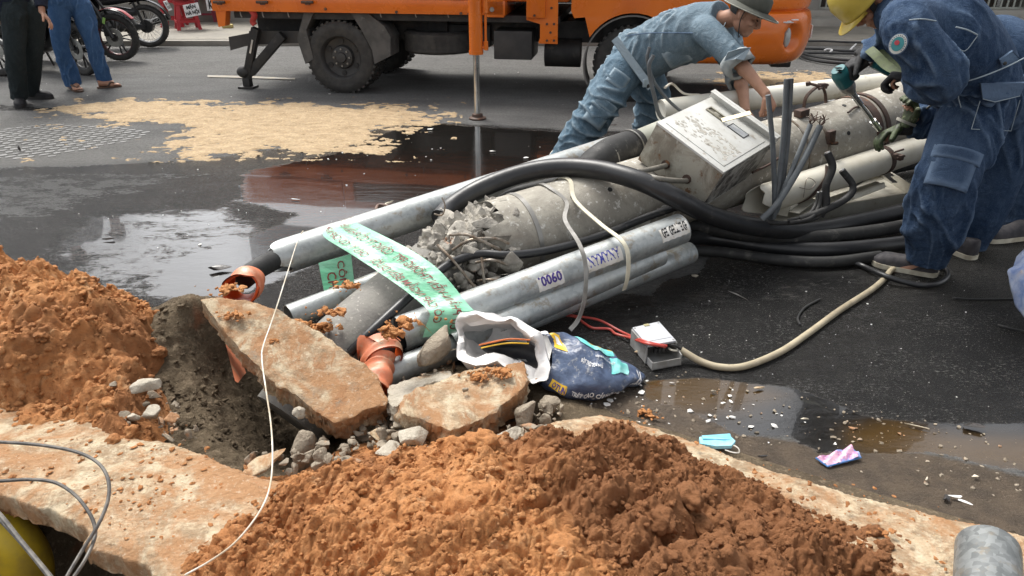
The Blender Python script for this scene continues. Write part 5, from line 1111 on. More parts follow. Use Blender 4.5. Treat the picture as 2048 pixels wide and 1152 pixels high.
# ---- grey junction box with its wires
jb = tag(empty('junction_box', G(1310, 700)), 'open grey plastic junction box with red wires on the wet asphalt', 'junction box')
M_grb = simple('light grey plastic', (.46, .47, .49), (.40, .41, .43), 6, .45); M_grb2 = simple('grimy grey plastic', (.33, .33, .32), (.2, .19, .17), 16, .55)
j0, j1, j2, j3 = G(1266, 676, .075), G(1320, 650, .085), G(1356, 694, .07), G(1298, 718, .055)
jx = (j1 - j0).normalized(); jy = (j3 - j0).normalized()
a_, b_, c_, e_ = G(1265, 655, .085), G(1318, 643, .085), G(1352, 681, .085), G(1296, 691, .085)
mb = MB(); mb.prism([a_, b_, c_, e_], (0, 0, -.008)); mb.prism([a_.lerp(e_, .8) + Vector((0, 0, .0015)), b_.lerp(c_, .8) + Vector((0, 0, .0015)), b_.lerp(c_, .82) + Vector((0, 0, .0015)), a_.lerp(e_, .82) + Vector((0, 0, .0015))], (0, 0, -.001)); build('lid', mb, M_grb, jb, smooth=False)
mb = MB()
for p, q in ((a_, b_), (b_, c_), (e_, a_)): mb.prism([p - Vector((0, 0, .0085)), q - Vector((0, 0, .0085)), Vector((q.x, q.y, .006)), Vector((p.x, p.y, .006))], (p - q).cross(Vector((0, 0, 1))).normalized() * .005)
fwd = (e_ - a_).normalized() * .05; e2, c2_ = e_ + fwd, c_ + fwd; e2.z = c2_.z = .035; c3_ = Vector((c_.x, c_.y, .035)); e3 = Vector((e_.x, e_.y, .035))
mb.prism([e3, e2, Vector((e2.x, e2.y, .004)), Vector((e3.x, e3.y, .004))], (.004, 0, 0)); mb.prism([c3_ + Vector((0, 0, .025)), c2_ + Vector((0, 0, .015)), Vector((c2_.x, c2_.y, .004)), Vector((c3_.x, c3_.y, .004))], (.004, 0, 0)); mb.prism([e2, c2_, Vector((c2_.x, c2_.y, .004)), Vector((e2.x, e2.y, .004))], (0, .004, 0))
mb.prism([Vector((a_.x, a_.y, .008)), Vector((b_.x, b_.y, .008)), Vector((c2_.x, c2_.y, .008)), Vector((e2.x, e2.y, .008))], (0, 0, -.004)); build('tray', mb, M_grb2, jb, smooth=False)
mb = MB(); mb.box(G(1293, 650, .0865), (.022, .014, .003), R(20)); build('latch', mb, simple('brass latch', (.5, .45, .25), (.3, .26, .15), 40, .4, .6), jb)
for k, p in enumerate((a_, b_, c_, e_)): mb = MB(); q = p.lerp((a_ + c_) / 2, .12); mb.cyl(q, q + Vector((0, 0, .0015)), .004, seg=8); build('screw', mb, M_strap, jb)
mb = MB(); 
for k in range(4): mb.box(e_.lerp(c_, .3 + k * .14) + Vector((0, .01, -.035)), (.012, .012, .02), R(20))
build('terminal', mb, M_blk_matte, jb)
M_red = simple('red wire', (.50, .06, .045), (.4, .08, .06), 30, .45, bump=0); gred = 'red wires of the junction box'
cable('red_wire', [(1123, 629, 0, .012), (1165, 634, 0, .012), (1200, 641, 0, .02), (1240, 662, 0, .012), (1262, 672, 0, .03), (1288, 682, 0, .092), (1310, 688, 0, .093), (1333, 692, 0, .075)], .0055, M_red, 'upper of the two red wires running from the pipes to the grey junction box', 'wire', gred, 8)
cable('red_wire', [(1110, 628, 0, .012), (1150, 634, 0, .012), (1168, 646, 0, .01), (1186, 656, 0, .012), (1218, 658, 0, .01), (1232, 668, 0, .012), (1262, 676, 0, .03), (1290, 686, 0, .092), (1318, 691, 0, .09), (1330, 694, 0, .07)], .0055, M_red, 'lower, kinked red wire running to the grey junction box', 'wire', gred, 8)
M_beige = simple('muddy beige cable', (.42, .36, .25), (.30, .25, .17), 14, .65, bump=.3, c3=(.2, .16, .11), s3=10, t3=(.58, .7))
o = cable('flex_cable', [(1362, 700, 0, .05), (1400, 722, 0, .02), (1440, 734, 0, .014), (1490, 732, 0, .014), (1560, 704, 0, .014), (1620, 664, 0, .014), (1680, 620, 0, .014), (1742, 580, 0, .014), (1770, 556, 0, .014), (1786, 538, 0, .014), (1830, 520, 0, .014)], .0135, M_beige, 'long beige cable winding over the wet asphalt from the junction box to the shoe', 'cable')
mb = MB(); mb.tube([G(1335, 692, .06), G(1348, 690, .075), G(1364, 700, .052)], .005, 8, 6); build('black_core', mb, M_blk_matte, o); mb = MB(); mb.tube([G(1335, 694, .05), G(1343, 700, .055), G(1360, 702, .048)], .004, 8, 6); build('pale_core', mb, M_pvc, o)
cable('rubber_hose', [(1708, 525, 0, .02), (1730, 534, 0, .016), (1770, 552, 0, .034), (1830, 569, 0, .016), (1870, 569, 0, .016), (1893, 556, 0, .016), (1892, 540, 0, .016), (1872, 530, 0, .016)], .013, M_blk, 'black hose curling round the worker\'s front shoe', 'hose')
cable('thin_cable', [(1905, 596, 0, .008), (1960, 599, 0, .006), (2060, 597, 0, .006)], .005, M_blk_matte, 'thin black wire lying by the right edge sack', 'wire')
cable('thin_cable', [(1995, 650, 0, .006), (2030, 659, 0, .006), (2080, 668, 0, .006)], .005, M_blk_matte, 'short black wire at the right edge, below the sack', 'wire')
cable('thin_cable', [(1600, 650, 0, .006), (1596, 635, 0, .006), (1610, 615, 0, .006), (1640, 598, 0, .006)], .005, M_blk_matte, 'curved black wire on the asphalt above the beige cable', 'wire')
cable('white_wire', [(606, 462, 3.0), (596, 480, 2.9), (575, 545, 2.6), (548, 630, 2.28), (527, 690, 2.12), (524, 720, 2.02), (532, 780, 1.85), (542, 850, 1.72), (545, 920, 1.57), (538, 980, 1.45), (515, 1030, 1.36), (470, 1085, 1.29), (420, 1122, 1.26), (370, 1150, 1.24)], .0023, simple('white wire', (.72, .70, .64), (.5, .42, .3), 9, .5, bump=0),
      'thin white wire hanging from the long conduit down over the leaning slab to the front', 'wire', seg=8)
M_wirek = simple('muddy black wire', (.07, .065, .06), (.16, .145, .125), 35, .5, bump=0); gl = 'black wires at the lower left hole'
cable('black_wire', [(-60, 882, 1.62), (0, 884, 1.62), (80, 890, 1.60), (150, 903, 1.57), (195, 925, 1.54), (216, 958, 1.49), (216, 1000, 1.44), (196, 1050, 1.38), (165, 1100, 1.33), (130, 1160, 1.26), (100, 1220, 1.2)], .0045, M_wirek, 'outer black wire loop curving over the stained pavement into the hole', 'wire', gl, 8)
cable('black_wire', [(-60, 964, 1.50), (0, 962, 1.50), (60, 959, 1.50), (110, 965, 1.49), (150, 990, 1.46), (178, 1025, 1.42), (190, 1055, 1.39), (188, 1080, 1.36), (170, 1120, 1.31), (140, 1165, 1.26)], .0045, M_wirek, 'inner black wire loop, nearer the bottom left corner', 'wire', gl, 8)
cable('black_wire', [(-40, 990, 1.42), (0, 1030, 1.38), (40, 1080, 1.33), (80, 1128, 1.28), (110, 1165, 1.24)], .006, M_wirek, 'muddy black wire slanting across the yellow duct in the hole', 'wire', gl, 8)
cable('black_wire', [(-40, 1000, 1.44), (10, 1050, 1.39), (55, 1100, 1.34), (95, 1150, 1.29)], .005, M_wirek, 'second slanting wire just under the muddy one in the hole', 'wire', gl, 8)
mb = MB(); mb.tube([G(-150, 1010, -.12), G(-20, 1050, -.12), G(45, 1115, -.22), G(60, 1200, -.4)], [.075, .078, .075, .07], 28, 10); tag(build('yellow_duct', mb, simple('muddy yellow plastic', (.60, .42, .02), (.36, .25, .04), 9, .5, c3=(.22, .15, .07), s3=6, t3=(.52, .62))), 'muddy yellow plastic duct at the bottom left corner inside the hole', 'duct')

# ---- litter
mb = MB(); o_ = rg([(1398, 880, .012), (1400, 893, .012), (1432, 898, .02), (1462, 897, .02), (1470, 888, .03), (1458, 876, .03), (1430, 877, .02)])
mb.prism(o_, (0, 0, .012)); mb.prism([p + Vector((.002, .004, .013)) for p in rg([(1402, 882, .012), (1404, 888, .012), (1462, 890, .02), (1458, 878, .03)])], (0, 0, .006)); mk = tag(build('face_mask', mb, simple('light blue mask fabric', (.20, .55, .72), (.35, .68, .8), 14, .8), smooth=False), 'crumpled light blue face mask on the mud by the pavement edge', 'face mask')
mb = MB(); mb.tube([G(1462, 888, .03), G(1476, 896, .03), G(1478, 905, .02), G(1466, 905, .02), G(1450, 900, .02)], .0022, 6, 6); build('ear_loop', mb, M_paper, mk)
mb = MB(); w_ = rg([(1632, 916, .01), (1700, 893, .02), (1722, 915, .012), (1655, 933, .008)]); n = 10
for i in range(n + 1):
    for j in range(n + 1): p = w_[0].lerp(w_[1], i / n).lerp(w_[3].lerp(w_[2], i / n), j / n); mb.v.append((p.x, p.y, p.z + .006 * math.sin(i * 1.3 + j) + .006 * (i > 8)))
mb.f = [(i * (n + 1) + j, i * (n + 1) + j + 1, (i + 1) * (n + 1) + j + 1, (i + 1) * (n + 1) + j) for i in range(n) for j in range(n)]; mb.m = [0] * len(mb.f)
wr = tag(build('sweet_wrapper', mb, simple('pink printed foil', (.72, .50, .58), (.45, .18, .35), 60, .35, bump=.2, c3=(.3, .4, .75), s3=25, t3=(.55, .62))), 'pink and blue printed wrapper lying on the mud', 'wrapper')
mb = MB(); mb.tube([w_[0], w_[3], w_[2], w_[1]], .003, 6); build('blue_edge', mb, simple('blue foil edge', (.08, .22, .5), rough=.4, bump=0), wr)
M_bone = simple('pale debris', (.62, .56, .44), (.42, .36, .27), 40, .8); M_dkd = simple('dark wet debris', (.03, .028, .026), (.06, .05, .045), 30, .3); M_whd = simple('white paint flake', (.74, .73, .70), (.6, .58, .54), 40, .6)
def bit(name, x, y, L, Wd, H, ang, m, label, sd=1):
    mb = MB(); p = G(x, y, .004 + H / 2 if y < 860 else (.05 + H / 2 if y > 1000 else .012)); rock(mb, p, (L, Wd, H), sd, Matrix.Rotation(R(ang), 3, 'Z'), .05, 1, 10)
    return tag(build(name, mb, m, angle=30), label, name.replace('_', ' '), 'small litter on the road')
for k, a_ in enumerate((('cigarette_end', 1610, 838, .035, .01, .01, -12, M_bone, 'tan cigarette end in the middle of the puddle reflection'), ('wood_stick', 1834, 852, .10, .008, .008, -25, M_bone, 'thin pale stick on the shore of the brown puddle'), ('cigarette_end', 1852, 956, .03, .012, .01, 60, M_bone, 'short tan stub standing out on the mud'), ('cigarette_end', 1951, 952, .03, .014, .01, 10, M_bone, 'orange-brown butt at the right on the mud'),
                     ('paper_piece', 1910, 992, .06, .02, .004, -15, M_whd, 'white torn paper near the lower right'), ('paper_piece', 1930, 1004, .05, .015, .004, -40, M_whd, 'second white paper scrap, just under the first at lower right'), ('dark_clod', 1950, 853, .09, .05, .02, -20, M_dkd, 'black wet lump at the end of the brown puddle'), ('dark_clod', 1892, 996, .03, .03, .02, 0, M_dkd, 'round dark pebble on the mud near the paper scraps'), ('dark_clod', 1525, 912, .05, .015, .01, 5, M_dkd, 'small black scrap right of the blue mask'),
                     ('metal_strip', 1480, 592, .17, .018, .006, -52, M_strap, 'bent bright metal strip lying on the dark asphalt above the junction box'), ('white_shard', 862, 258, .08, .04, .01, 10, M_whd, 'white curved shard by the outrigger foot'), ('white_shard', 985, 302, .07, .025, .008, 0, M_whd, 'white shard right of the outrigger reflection'), ('white_shard', 1052, 315, .05, .04, .01, 0, M_whd, 'small white shard near the bent man\'s foot'),
                     ('metal_hook', 778, 405, .12, .02, .015, 55, M_bone, 'pale rusty hook end on the oily water'), ('white_shard', 592, 398, .10, .02, .006, -8, M_whd, 'long white shard floating on the dark puddle'), ('leaf_litter', 38, 296, .03, .03, .06, 0, M_dkd, 'small black thing standing by the patterned tiles'), ('dark_clod', 440, 535, .14, .05, .03, 10, M_dkd, 'tangled black scrap by the upper duct ring'), ('dark_clod', 215, 477, .10, .03, .015, 5, M_dkd, 'black scrap on the wet ground at the left'),
                     ('white_shard', 1385, 552, .07, .04, .012, 10, M_rubble_pale, 'grey chip at the end of the damp grey patch'), ('red_stone', 1275, 703, .05, .03, .02, 0, M_slab, 'reddish stone left of the junction box'), ('paper_piece', 1355, 697, .03, .015, .005, 0, M_whd, 'pale crumb beside the junction box'), ('white_shard', 1345, 765, .03, .012, .005, -10, M_whd, 'white flake on the brown puddle near the bag'), ('white_shard', 1425, 782, .035, .02, .012, 30, M_rubble_pale, 'pale pebble pair in the brown puddle'),
                     ('red_stone', 1520, 775, .06, .02, .01, 10, M_slab, 'reddish brick flake at the top of the bright reflection'), ('dark_clod', 560, 200, .03, .02, .01, 0, M_dkd, 'black crumb beyond the sand'), ('metal_hook', 1225, 250, .16, .02, .01, 25, M_dkd, 'dark twig-like scrap behind the bent man\'s legs'))):
    bit(*a_, sd=400 + k)
mb = MB(); mb.tube([G(752, 420, .012), G(757, 410, .012), G(775, 412, .012), G(780, 418, .012), G(768, 424, .01)], .009, 8, 6); tag(build('metal_hook', mb, simple('rusty hook', (.2, .13, .1), rough=.6)), 'rusty ring of the hook lying in the oily puddle', 'metal hook', 'small litter on the road')
mb = MB(); mb.tube([G(1098, 325, .01), G(1102, 312, .06), G(1110, 300, .09), G(1122, 296, .09)], (.014, .003), 8, 8, ref=(1, 0, 0)); tag(build('metal_strip', mb, M_strap), 'curled metal strip standing up in front of the bent man\'s foot', 'metal strip')
# grit strewn over the road and mud: nobody could count it
def grit(name, px, n, r0, r1, m, label, seed, z=0.0):
    poly = np.array(gp(px, z)); lo, hi = poly.min(0), poly.max(0); rs = np.random.RandomState(seed); bm = bmesh.new(); bmesh.ops.create_icosphere(bm, subdivisions=1, radius=1); bv = np.array([v.co[:] for v in bm.verts]); bf = np.array([[v.index for v in f.verts] for f in bm.faces]); bm.free()
    P = lo + rs.rand(n * 4, 2) * (hi - lo); P = P[poly_sd(P, poly) < 0]; w_ = perlin(np.c_[P, P[:, 0] * 0], 3, seed) + rs.normal(0, .25, len(P)); P = P[np.argsort(-w_)][:n]
    V = []; F = []
    for i, p in enumerate(P):
        r = r0 + (r1 - r0) * rs.rand() ** 3; a = rs.rand() * 6.28; s = bv * np.array([1.3, 1, .55]) * r * (1 + .35 * rs.randn(len(bv), 1)); c, s_ = math.cos(a), math.sin(a)
        V.append(np.c_[s[:, 0] * c - s[:, 1] * s_, s[:, 0] * s_ + s[:, 1] * c, s[:, 2]] + np.array([p[0], p[1], z + r * .3])); F.append(bf + i * len(bv))
    tag(npmesh(name, np.concatenate(V), np.concatenate(F), m, {}, smooth=False), label, 'grit', kind='stuff')
grit('gravel', [(1150, 790), (1350, 740), (1600, 790), (2048, 880), (2100, 1000), (1900, 985), (1500, 895), (1200, 830)], 330, .0012, .008, M_rubble, 'grit and pebbles strewn over the muddy gutter', 5)
grit('gravel', [(1150, 790), (1350, 750), (1600, 800), (1700, 900), (1500, 890), (1200, 830)], 45, .003, .013, M_whd, 'pale flakes strewn over the muddy puddle', 6)
grit('gravel', [(300, 320), (860, 260), (1150, 300), (900, 420), (600, 580), (150, 600), (60, 440)], 60, .002, .008, M_whd, 'tiny pale flakes floating on the oily puddle', 7)
grit('gravel', [(1080, 640), (1400, 540), (2048, 560), (2048, 840), (1500, 760)], 70, .0012, .0035, M_whd, 'fine pale grit on the wet asphalt at the right', 8)
grit('gravel', [(-50, 780), (330, 860), (560, 940), (1000, 900), (1250, 830), (1600, 940), (2048, 1050), (2048, 1152), (420, 1152), (290, 1105), (160, 1035), (0, 965)], 1500, .0012, .008, M_soil, 'orange soil crumbs scattered over the pavement', 9, PZ)
grit('gravel', [(430, 610), (640, 680), (770, 780), (680, 860), (540, 770)], 0 + 60, .002, .006, M_soil, 'soil crumbs', 10, .2) if False else None
grit('gravel', [(330, 620), (480, 700), (560, 800), (560, 920), (430, 900), (330, 830)], 10, .002, .006, M_rubble, 'x', 11, 0) if False else None
grit('gravel', [(560, 150), (1100, 130), (1600, 130), (2000, 260), (1100, 240), (860, 250), (0, 200), (0, 150)], 60, .003, .010, M_whd, 'pale chips scattered on the dry asphalt beyond the puddle', 12)
# ================================================================== PEOPLE
M_skin = simple('weathered skin', (.44, .245, .165), (.36, .185, .12), 9, .55, bump=.15, bs=60, bd=.002, spec=.35)
M_hair = simple('black hair', (.012, .011, .010), rough=.5, bump=.6, bs=90)
M_eye = simple('dark eye', (.015, .012, .01), rough=.15, bump=0)
M_den1 = denim('washed light denim', (.10, .152, .195), (.34, .40, .44)); M_den1b = denim('dirty light jeans', (.075, .13, .18), (.29, .36, .41))
M_den2 = denim('dark work denim', (.016, .036, .080), (.14, .20, .29)); M_den2b = denim('dark work jeans', (.014, .031, .068), (.12, .17, .25))
M_jean = denim('blue jeans', (.035, .085, .19), (.12, .21, .36)); M_slack = denim('charcoal trousers', (.018, .024, .026), (.045, .055, .058)); M_navy = denim('navy jacket cloth', (.014, .017, .03), (.035, .04, .06))
M_gblk = simple('black work glove', (.014, .014, .015), (.03, .03, .032), 30, .85, bump=.5, bs=120); M_ggrn = simple('dirty green glove', (.06, .085, .035), (.02, .024, .012), 35, .7, bump=.5, bs=60, c3=(.2, .22, .13), s3=30, t3=(.58, .68))
M_shoe = simple('charcoal canvas', (.035, .033, .038), (.055, .05, .052), 30, .85, bump=.3, bs=200); M_sole = simple('grimy white rubber', (.60, .56, .45), (.4, .35, .26), 16, .7); M_stitch = simple('pale stitching', (.32, .38, .42), rough=.9, bump=0)
M_bksole = simple('black sole', (.02, .02, .02), rough=.6, bump=0); M_bkshoe = simple('black shoe cloth', (.014, .014, .016), rough=.8)

def frame(f, u):
    f = Vector(f).normalized(); u = Vector(u); u = (u - f * f.dot(u)).normalized(); return f, u, f.cross(u)
def head_parts(mb, H, f, u):
    f, u, r = frame(f, u); m = Matrix((r, f, u)).transposed()
    mb.ell(H + u * .02 - f * .01, (.074, .092, .092), m, 20, 14); mb.ell(H - u * .04 + f * .02, (.060, .066, .068), m, 18, 12); mb.ell(H - u * .085 + f * .055, (.032, .030, .026), m)
    mb.ell(H + u * .025 + f * .070, (.052, .02, .016), m)                                      # brow
    mb.tube([H + u * .02 + f * .078, H - u * .012 + f * .098, H - u * .03 + f * .100], [.008, .012, .016], 10); mb.ell(H - u * .034 + f * .092, (.019, .012, .009), m)
    mb.ell(H - u * .062 + f * .078, (.026, .014, .008), m); mb.ell(H - u * .074 + f * .074, (.022, .013, .008), m)   # lips
    for s in (-1, 1):
        mb.ell(H + r * s * .048 - u * .022 + f * .058, (.022, .022, .02), m); mb.ell(H + r * s * .077 - u * .005 - f * .012, (.011, .020, .033), m)
    return f, u, r, m
def hand_parts(mb, wr, d, pn, side, curl=(30, 35, 30), k=1.0, thumb=40, spread=7, fat=1.0):
    """wr wrist, d towards the fingers, pn palm normal (fingers close that way), side = thumb side"""
    d = Vector(d).normalized(); pn = Vector(pn); pn = (pn - d * d.dot(pn)).normalized(); s = d.cross(pn).normalized(); s = s if s.dot(Vector(side)) > 0 else -s
    wr = Vector(wr); kn = wr + d * .085 * k
    mb.tube([wr - d * .02, wr + d * .02 * k, wr + d * .06 * k, kn], [(.026 * k, .02 * k), (.034 * k, .018 * k), (.041 * k, .016 * k), (.040 * k, .013 * k)], 14, 4, ref=s)
    for i, (o, L, r) in enumerate(((.030, .072, .0092), (.010, .080, .0095), (-.011, .075, .0090), (-.031, .058, .0080))):
        b = kn + s * o * k - d * .012; a = R(spread) * (1.4 - i) * .6; dd = (d * math.cos(a) + s * math.sin(a)); pts = [b]; ang = 0; p = b
        for j, fr in enumerate((.48, .30, .24)):
            ang += R(curl[j] + (3 - i) * 2); v = dd * math.cos(ang) + pn * math.sin(ang); p = p + v * (L * fr + (.012 if j == 0 else 0)) * k; pts.append(p)
        mb.tube(pts, [r * k * fat, r * k * fat, r * .9 * k * fat, r * .72 * k * fat], 9, 2); mb.ell(pts[-1], [r * .74 * k * fat] * 3, seg=8, rings=6)
    b = wr + d * .022 * k + s * .028 * k; v = (d * math.cos(R(thumb)) + s * math.sin(R(thumb)) + pn * .35).normalized(); v2 = (v + pn * .35 + d * .25).normalized()
    mb.tube([b - v * .01, b + v * .038 * k, b + v * .038 * k + v2 * .032 * k, b + v * .038 * k + v2 * .052 * k], [.016 * k * fat, .0125 * k * fat, .011 * k * fat, .0085 * k * fat], 9, 2)
def shoe(root, heel, toe, W=.096, up=M_shoe, sole=M_sole, hgt=.085, name='shoe', sh=.026):
    heel, toe = Vector(heel), Vector(toe); d = (toe - heel); L = d.length; d.normalize(); s = d.cross(Vector((0, 0, 1))).normalized(); z0 = min(heel.z, toe.z)
    w_ = lambda t: W / 2 * (.72 + .18 * math.sin(t * 3.1 + .2) + .14 * sstep(.4, .75, np.float64(t))) * math.sqrt(max(0.0, 1 - max(0, (t - .80) / .2) ** 2.2)) * math.sqrt(max(0, 1 - max(0, (.10 - t) / .10) ** 2))
    mb = MB(); ts = [0, .02, .06, .12, .25, .4, .55, .7, .8, .88, .94, .98, 1.0]; o = [heel + d * L * t + s * max(w_(t), .002) for t in ts] + [heel + d * L * t - s * max(w_(t), .002) for t in reversed(ts)]
    mb.prism([Vector((p.x, p.y, p.z + sh)) for p in o], (0, 0, -sh + .002)); so = build('sole', mb, sole, None, angle=50); 
    mb = MB(); n = 14
    for i in range(n + 1):
        t = .015 + .965 * i / n; h = (hgt * (1 - sstep(.22, .62, t)) + .05 * sstep(.22, .62, t)) * (1 - .62 * sstep(.8, 1.0, t)); ww = max(w_(t) - .004, .004); c = heel + d * L * t + Vector((0, 0, sh - .002))
        for j in range(15): a = math.pi * j / 14; mb.v.append(tuple(c + s * ww * math.copysign(abs(math.cos(a)) ** .7, math.cos(a)) + Vector((0, 0, h * math.sin(a) ** .75))))
    for i in range(n):
        for j in range(14): mb.f.append((i * 15 + j, i * 15 + j + 1, (i + 1) * 15 + j + 1, (i + 1) * 15 + j))
    mb.f.append(tuple(range(15))); mb.f.append(tuple(n * 15 + j for j in range(15))); mb.m = [0] * len(mb.f)
    u = build(name, mb, up, root, angle=60)
    so.parent = u; so.location = so.location - ORG[root.name]; return u
def limb_patch(mb, a, b, t0, t1, a0, a1, r, th=.006, n=8, taper=0):
    """a raised patch (pocket, flap, badge) on a limb, solid; angle 0 = towards the camera"""
    a, b = Vector(a), Vector(b); d = (b - a).normalized(); c = Vector((0, 0, CAM_H)) - (a + b) / 2; e = (c - d * d.dot(c)).normalized(); g = d.cross(e); v = []
    for l in (0, 1):
        for i in range(n + 1):
            for j in range(n + 1):
                x, y = i / n, j / n; q = R(a0 + (a1 - a0) * y); rr = (r if not callable(r) else r(t0 + (t1 - t0) * x)) + (th if l else -.012) * (1 if 0 < i < n and 0 < j < n else .6)
                v.append(a.lerp(b, t0 + (t1 - t0) * x) + (e * math.cos(q) + g * math.sin(q)) * rr)
    k = n + 1; N = k * k; f = []
    for i in range(n):
        for j in range(n): q = i * k + j; f.append((q, q + 1, q + k + 1, q + k)); f.append((N + q, N + q + k, N + q + k + 1, N + q + 1))
    ring = [j for j in range(k)] + [i * k + n for i in range(1, k)] + [n * k + j for j in range(n - 1, -1, -1)] + [i * k for i in range(n - 1, 0, -1)]
    for i in range(len(ring)): p, q = ring[i], ring[(i + 1) % len(ring)]; f.append((p, q, q + N, p + N))
    mb.add(v, f); return mb
def tubes(mb, pts, r, seg=18, res=5, ref=None): mb.tube(pts, r, seg, res, True, ref); return mb

def person(label, J, st, group=None):
    base = Vector((J['pelvis'].x, J['pelvis'].y, 0)); root = tag(empty('person', base), label, 'person', group)
    P = J; lat = (P['shN'] - P['shF']).normalized()
    # one continuous body
    mb = MB(); mb.tube([P['pelvis'], P['waist'], P['chest'], P['neck']], [(.14, .10), (.125, .09), (.15, .10), (.07, .06)], 20, 5, ref=lat); tubes(mb, [P['neck'] - (P['head'] - P['neck']) * .2, P['neck'].lerp(P['head'], .8)], .052)
    f, u, r, m = head_parts(mb, P['head'], P['face'], P['up'])
    for s in 'NF':
        tubes(mb, [P['chest'].lerp(P['sh' + s], .6), P['sh' + s], P['el' + s], P['wr' + s]], [.06, .052, .042, .027]); mb.ell(P['el' + s].lerp(P['wr' + s], .25), (.043, .043, .043))
        h = P['hand' + s]; hand_parts(mb, P['wr' + s], h['d'], h['pn'], h['side'], h.get('curl', (30, 35, 30)), .78 if st.get('gloved') else 1.02, h.get('thumb', 40))
        tubes(mb, [P['pelvis'].lerp(P['hip' + s], .6), P['hip' + s], P['kn' + s], P['an' + s]], [.09, .085, .055, .036]); tubes(mb, [P['an' + s], P['toe' + s]], [.033, .028])
    body = remesh(mb, st.get('voxel', .0058), 2); build('body', body, M_skin, root, angle=180)
    # jacket
    jm = st['jacket']; mb = MB(); jr = st.get('jr', [(.19, .15), (.20, .15), (.21, .15), (.12, .11)])
    tj = [P['hem'] if 'hem' in P else P['pelvis'].lerp(P['waist'], .2), P['waist'], P['chest'], P['neck']]; mb.tube(tj, jr, 28, 6, ref=lat)
    mb.ell(P['shN'].lerp(P['shF'], .5), (.12, .12, .10))
    for s in 'NF':
        e = P['cuff' + s] if 'cuff' + s in P else P['el' + s].lerp(P['wr' + s], .85); sr = st.get('sr', (.085, .078, .058))
        pts = [P['chest'].lerp(P['sh' + s], .55), P['sh' + s]] + ([P['el' + s]] if not ('cuff' + s in P and st.get('short')) else []) + [e]
        tubes(mb, pts, [sr[0] * 1.1, sr[0], sr[1], sr[2]] if len(pts) == 4 else [sr[0] * 1.1, sr[0], sr[2]], 18, 7)
    jk = build('jacket', remesh(mb, .009, 3, folds(st.get('fa', .012), st.get('fs', 9), st.get('seed', 1), (1.15, 1.15, .7))), jm, root, angle=180)
    # trousers
    mb = MB(); tr = st.get('tr', (.115, .10, .085, .085)); mb.ell(P['pelvis'] - Vector((0, 0, .02)), (.17, .155, .15))
    mb.tube([P['pelvis'], P['pelvis'].lerp(P['waist'], .55)], [(.165, .135), (.15, .12)], 24, 3, ref=lat)
    for s in 'NF':
        a, b, c = P['hip' + s], P['kn' + s], P['an' + s]; tubes(mb, [P['pelvis'].lerp(a, .55), a, a.lerp(b, .5), b, b.lerp(c, .5), c + (c - b).normalized() * -.01], [tr[0], tr[0] * 1.05, tr[0], tr[1], tr[2] * 1.05, tr[3]], 20, 5)
    tz = build('trousers', remesh(mb, .009, 3, folds(st.get('fa', .012) * 1.1, st.get('fs', 9), st.get('seed', 1) + 40, (1, 1, .85))), st['trousers'], root, angle=180)
    # hair and face details
    mt = Matrix((r, f, u)).transposed(); H = P['head']
    if st.get('hair', True):
        mb = MB(); mb.ell(H + u * .028 - f * .018, (.081, .096, .092), mt, 20, 14); v = np.array(mb.v); hr = build('hair', mb, M_hair, root)
        keep = [i for i, q in enumerate(mb.v) if (Vector(q) - H).dot(u) > .005 + .45 * max(0, (Vector(q) - H).dot(f)) + -.04 * ((Vector(q) - H).dot(f) < -.03)]
        ks = set(keep); bm = bmesh.new(); bm.from_mesh(hr.data); bm.verts.ensure_lookup_table(); bmesh.ops.delete(bm, geom=[bm.verts[i] for i in range(len(mb.v)) if i not in ks], context='VERTS'); bm.to_mesh(hr.data); bm.free()
    for s in (-1, 1):
        mb = MB(); mb.ell(H + r * s * .031 + u * .004 + f * .078, (.013, .007, .0045), mt, 12, 8); build('eye', mb, M_eye, root)
        mb = MB(); mb.tube([H + r * s * .014 + u * .026 + f * .091, H + r * s * .032 + u * .031 + f * .086, H + r * s * .052 + u * .024 + f * .070], .0045, 8, 4); build('eyebrow', mb, M_hair, root)
    return root, jk, tz, (f, u, r, mt)

# ---- the bent man in washed denim
J = dict(pelvis=WY(1266, 118, 5.0), waist=WY(1320, 92, 4.93), chest=WY(1395, 60, 4.80), neck=WY(1446, 40, 4.68), head=WY(1493, 28, 4.56), face=(.80, -.42, -.50), up=(.40, -.12, .90),
         hem=WY(1262, 122, 4.98), shN=WY(1416, 66, 4.58), shF=WY(1440, 52, 4.98), elN=WY(1475, 122, 4.38), wrN=WY(1533, 190, 4.22), elF=WY(1478, 150, 4.75), wrF=WY(1492, 225, 4.50),
         cuffN=WY(1480, 128, 4.365), cuffF=WY(1479, 160, 4.72), hipN=WY(1246, 145, 4.88), knN=WY(1192, 222, 4.80), anN=WY(1122, 328, 4.80), toeN=WY(1150, 350, 4.68), hipF=WY(1288, 140, 5.12), knF=WY(1308, 205, 5.14), anF=WY(1288, 292, 5.22), toeF=WY(1320, 305, 5.12),
         handN=dict(d=(.42, -.2, -.85), pn=(-.5, .8, -.3), side=(-1, -.3, 0), curl=(50, 55, 40), thumb=30), handF=dict(d=(.1, -.3, -.9), pn=(-.5, -.6, 0), side=(0, -1, 0)))
w1, jk, tz, (f_, u_, r_, mt_) = person('bent man in washed light denim jacket and jeans, reaching bare hands to the pole', J, dict(jacket=M_den1, trousers=M_den1b, jr=[(.185, .175), (.20, .17), (.215, .165), (.12, .12)], sr=(.088, .082, .074), short=True, tr=(.125, .115, .10, .095), fa=.024, fs=8, seed=2, voxel=.005), 'workers at the fallen pole')
H = J['head']
M_olive = simple('olive grey felt', (.085, .088, .072), (.06, .062, .05), 30, .85, bump=.3, bs=160, bd=.002); M_rim = simple('worn hat trim', (.36, .36, .31), (.2, .2, .17), 30, .8)
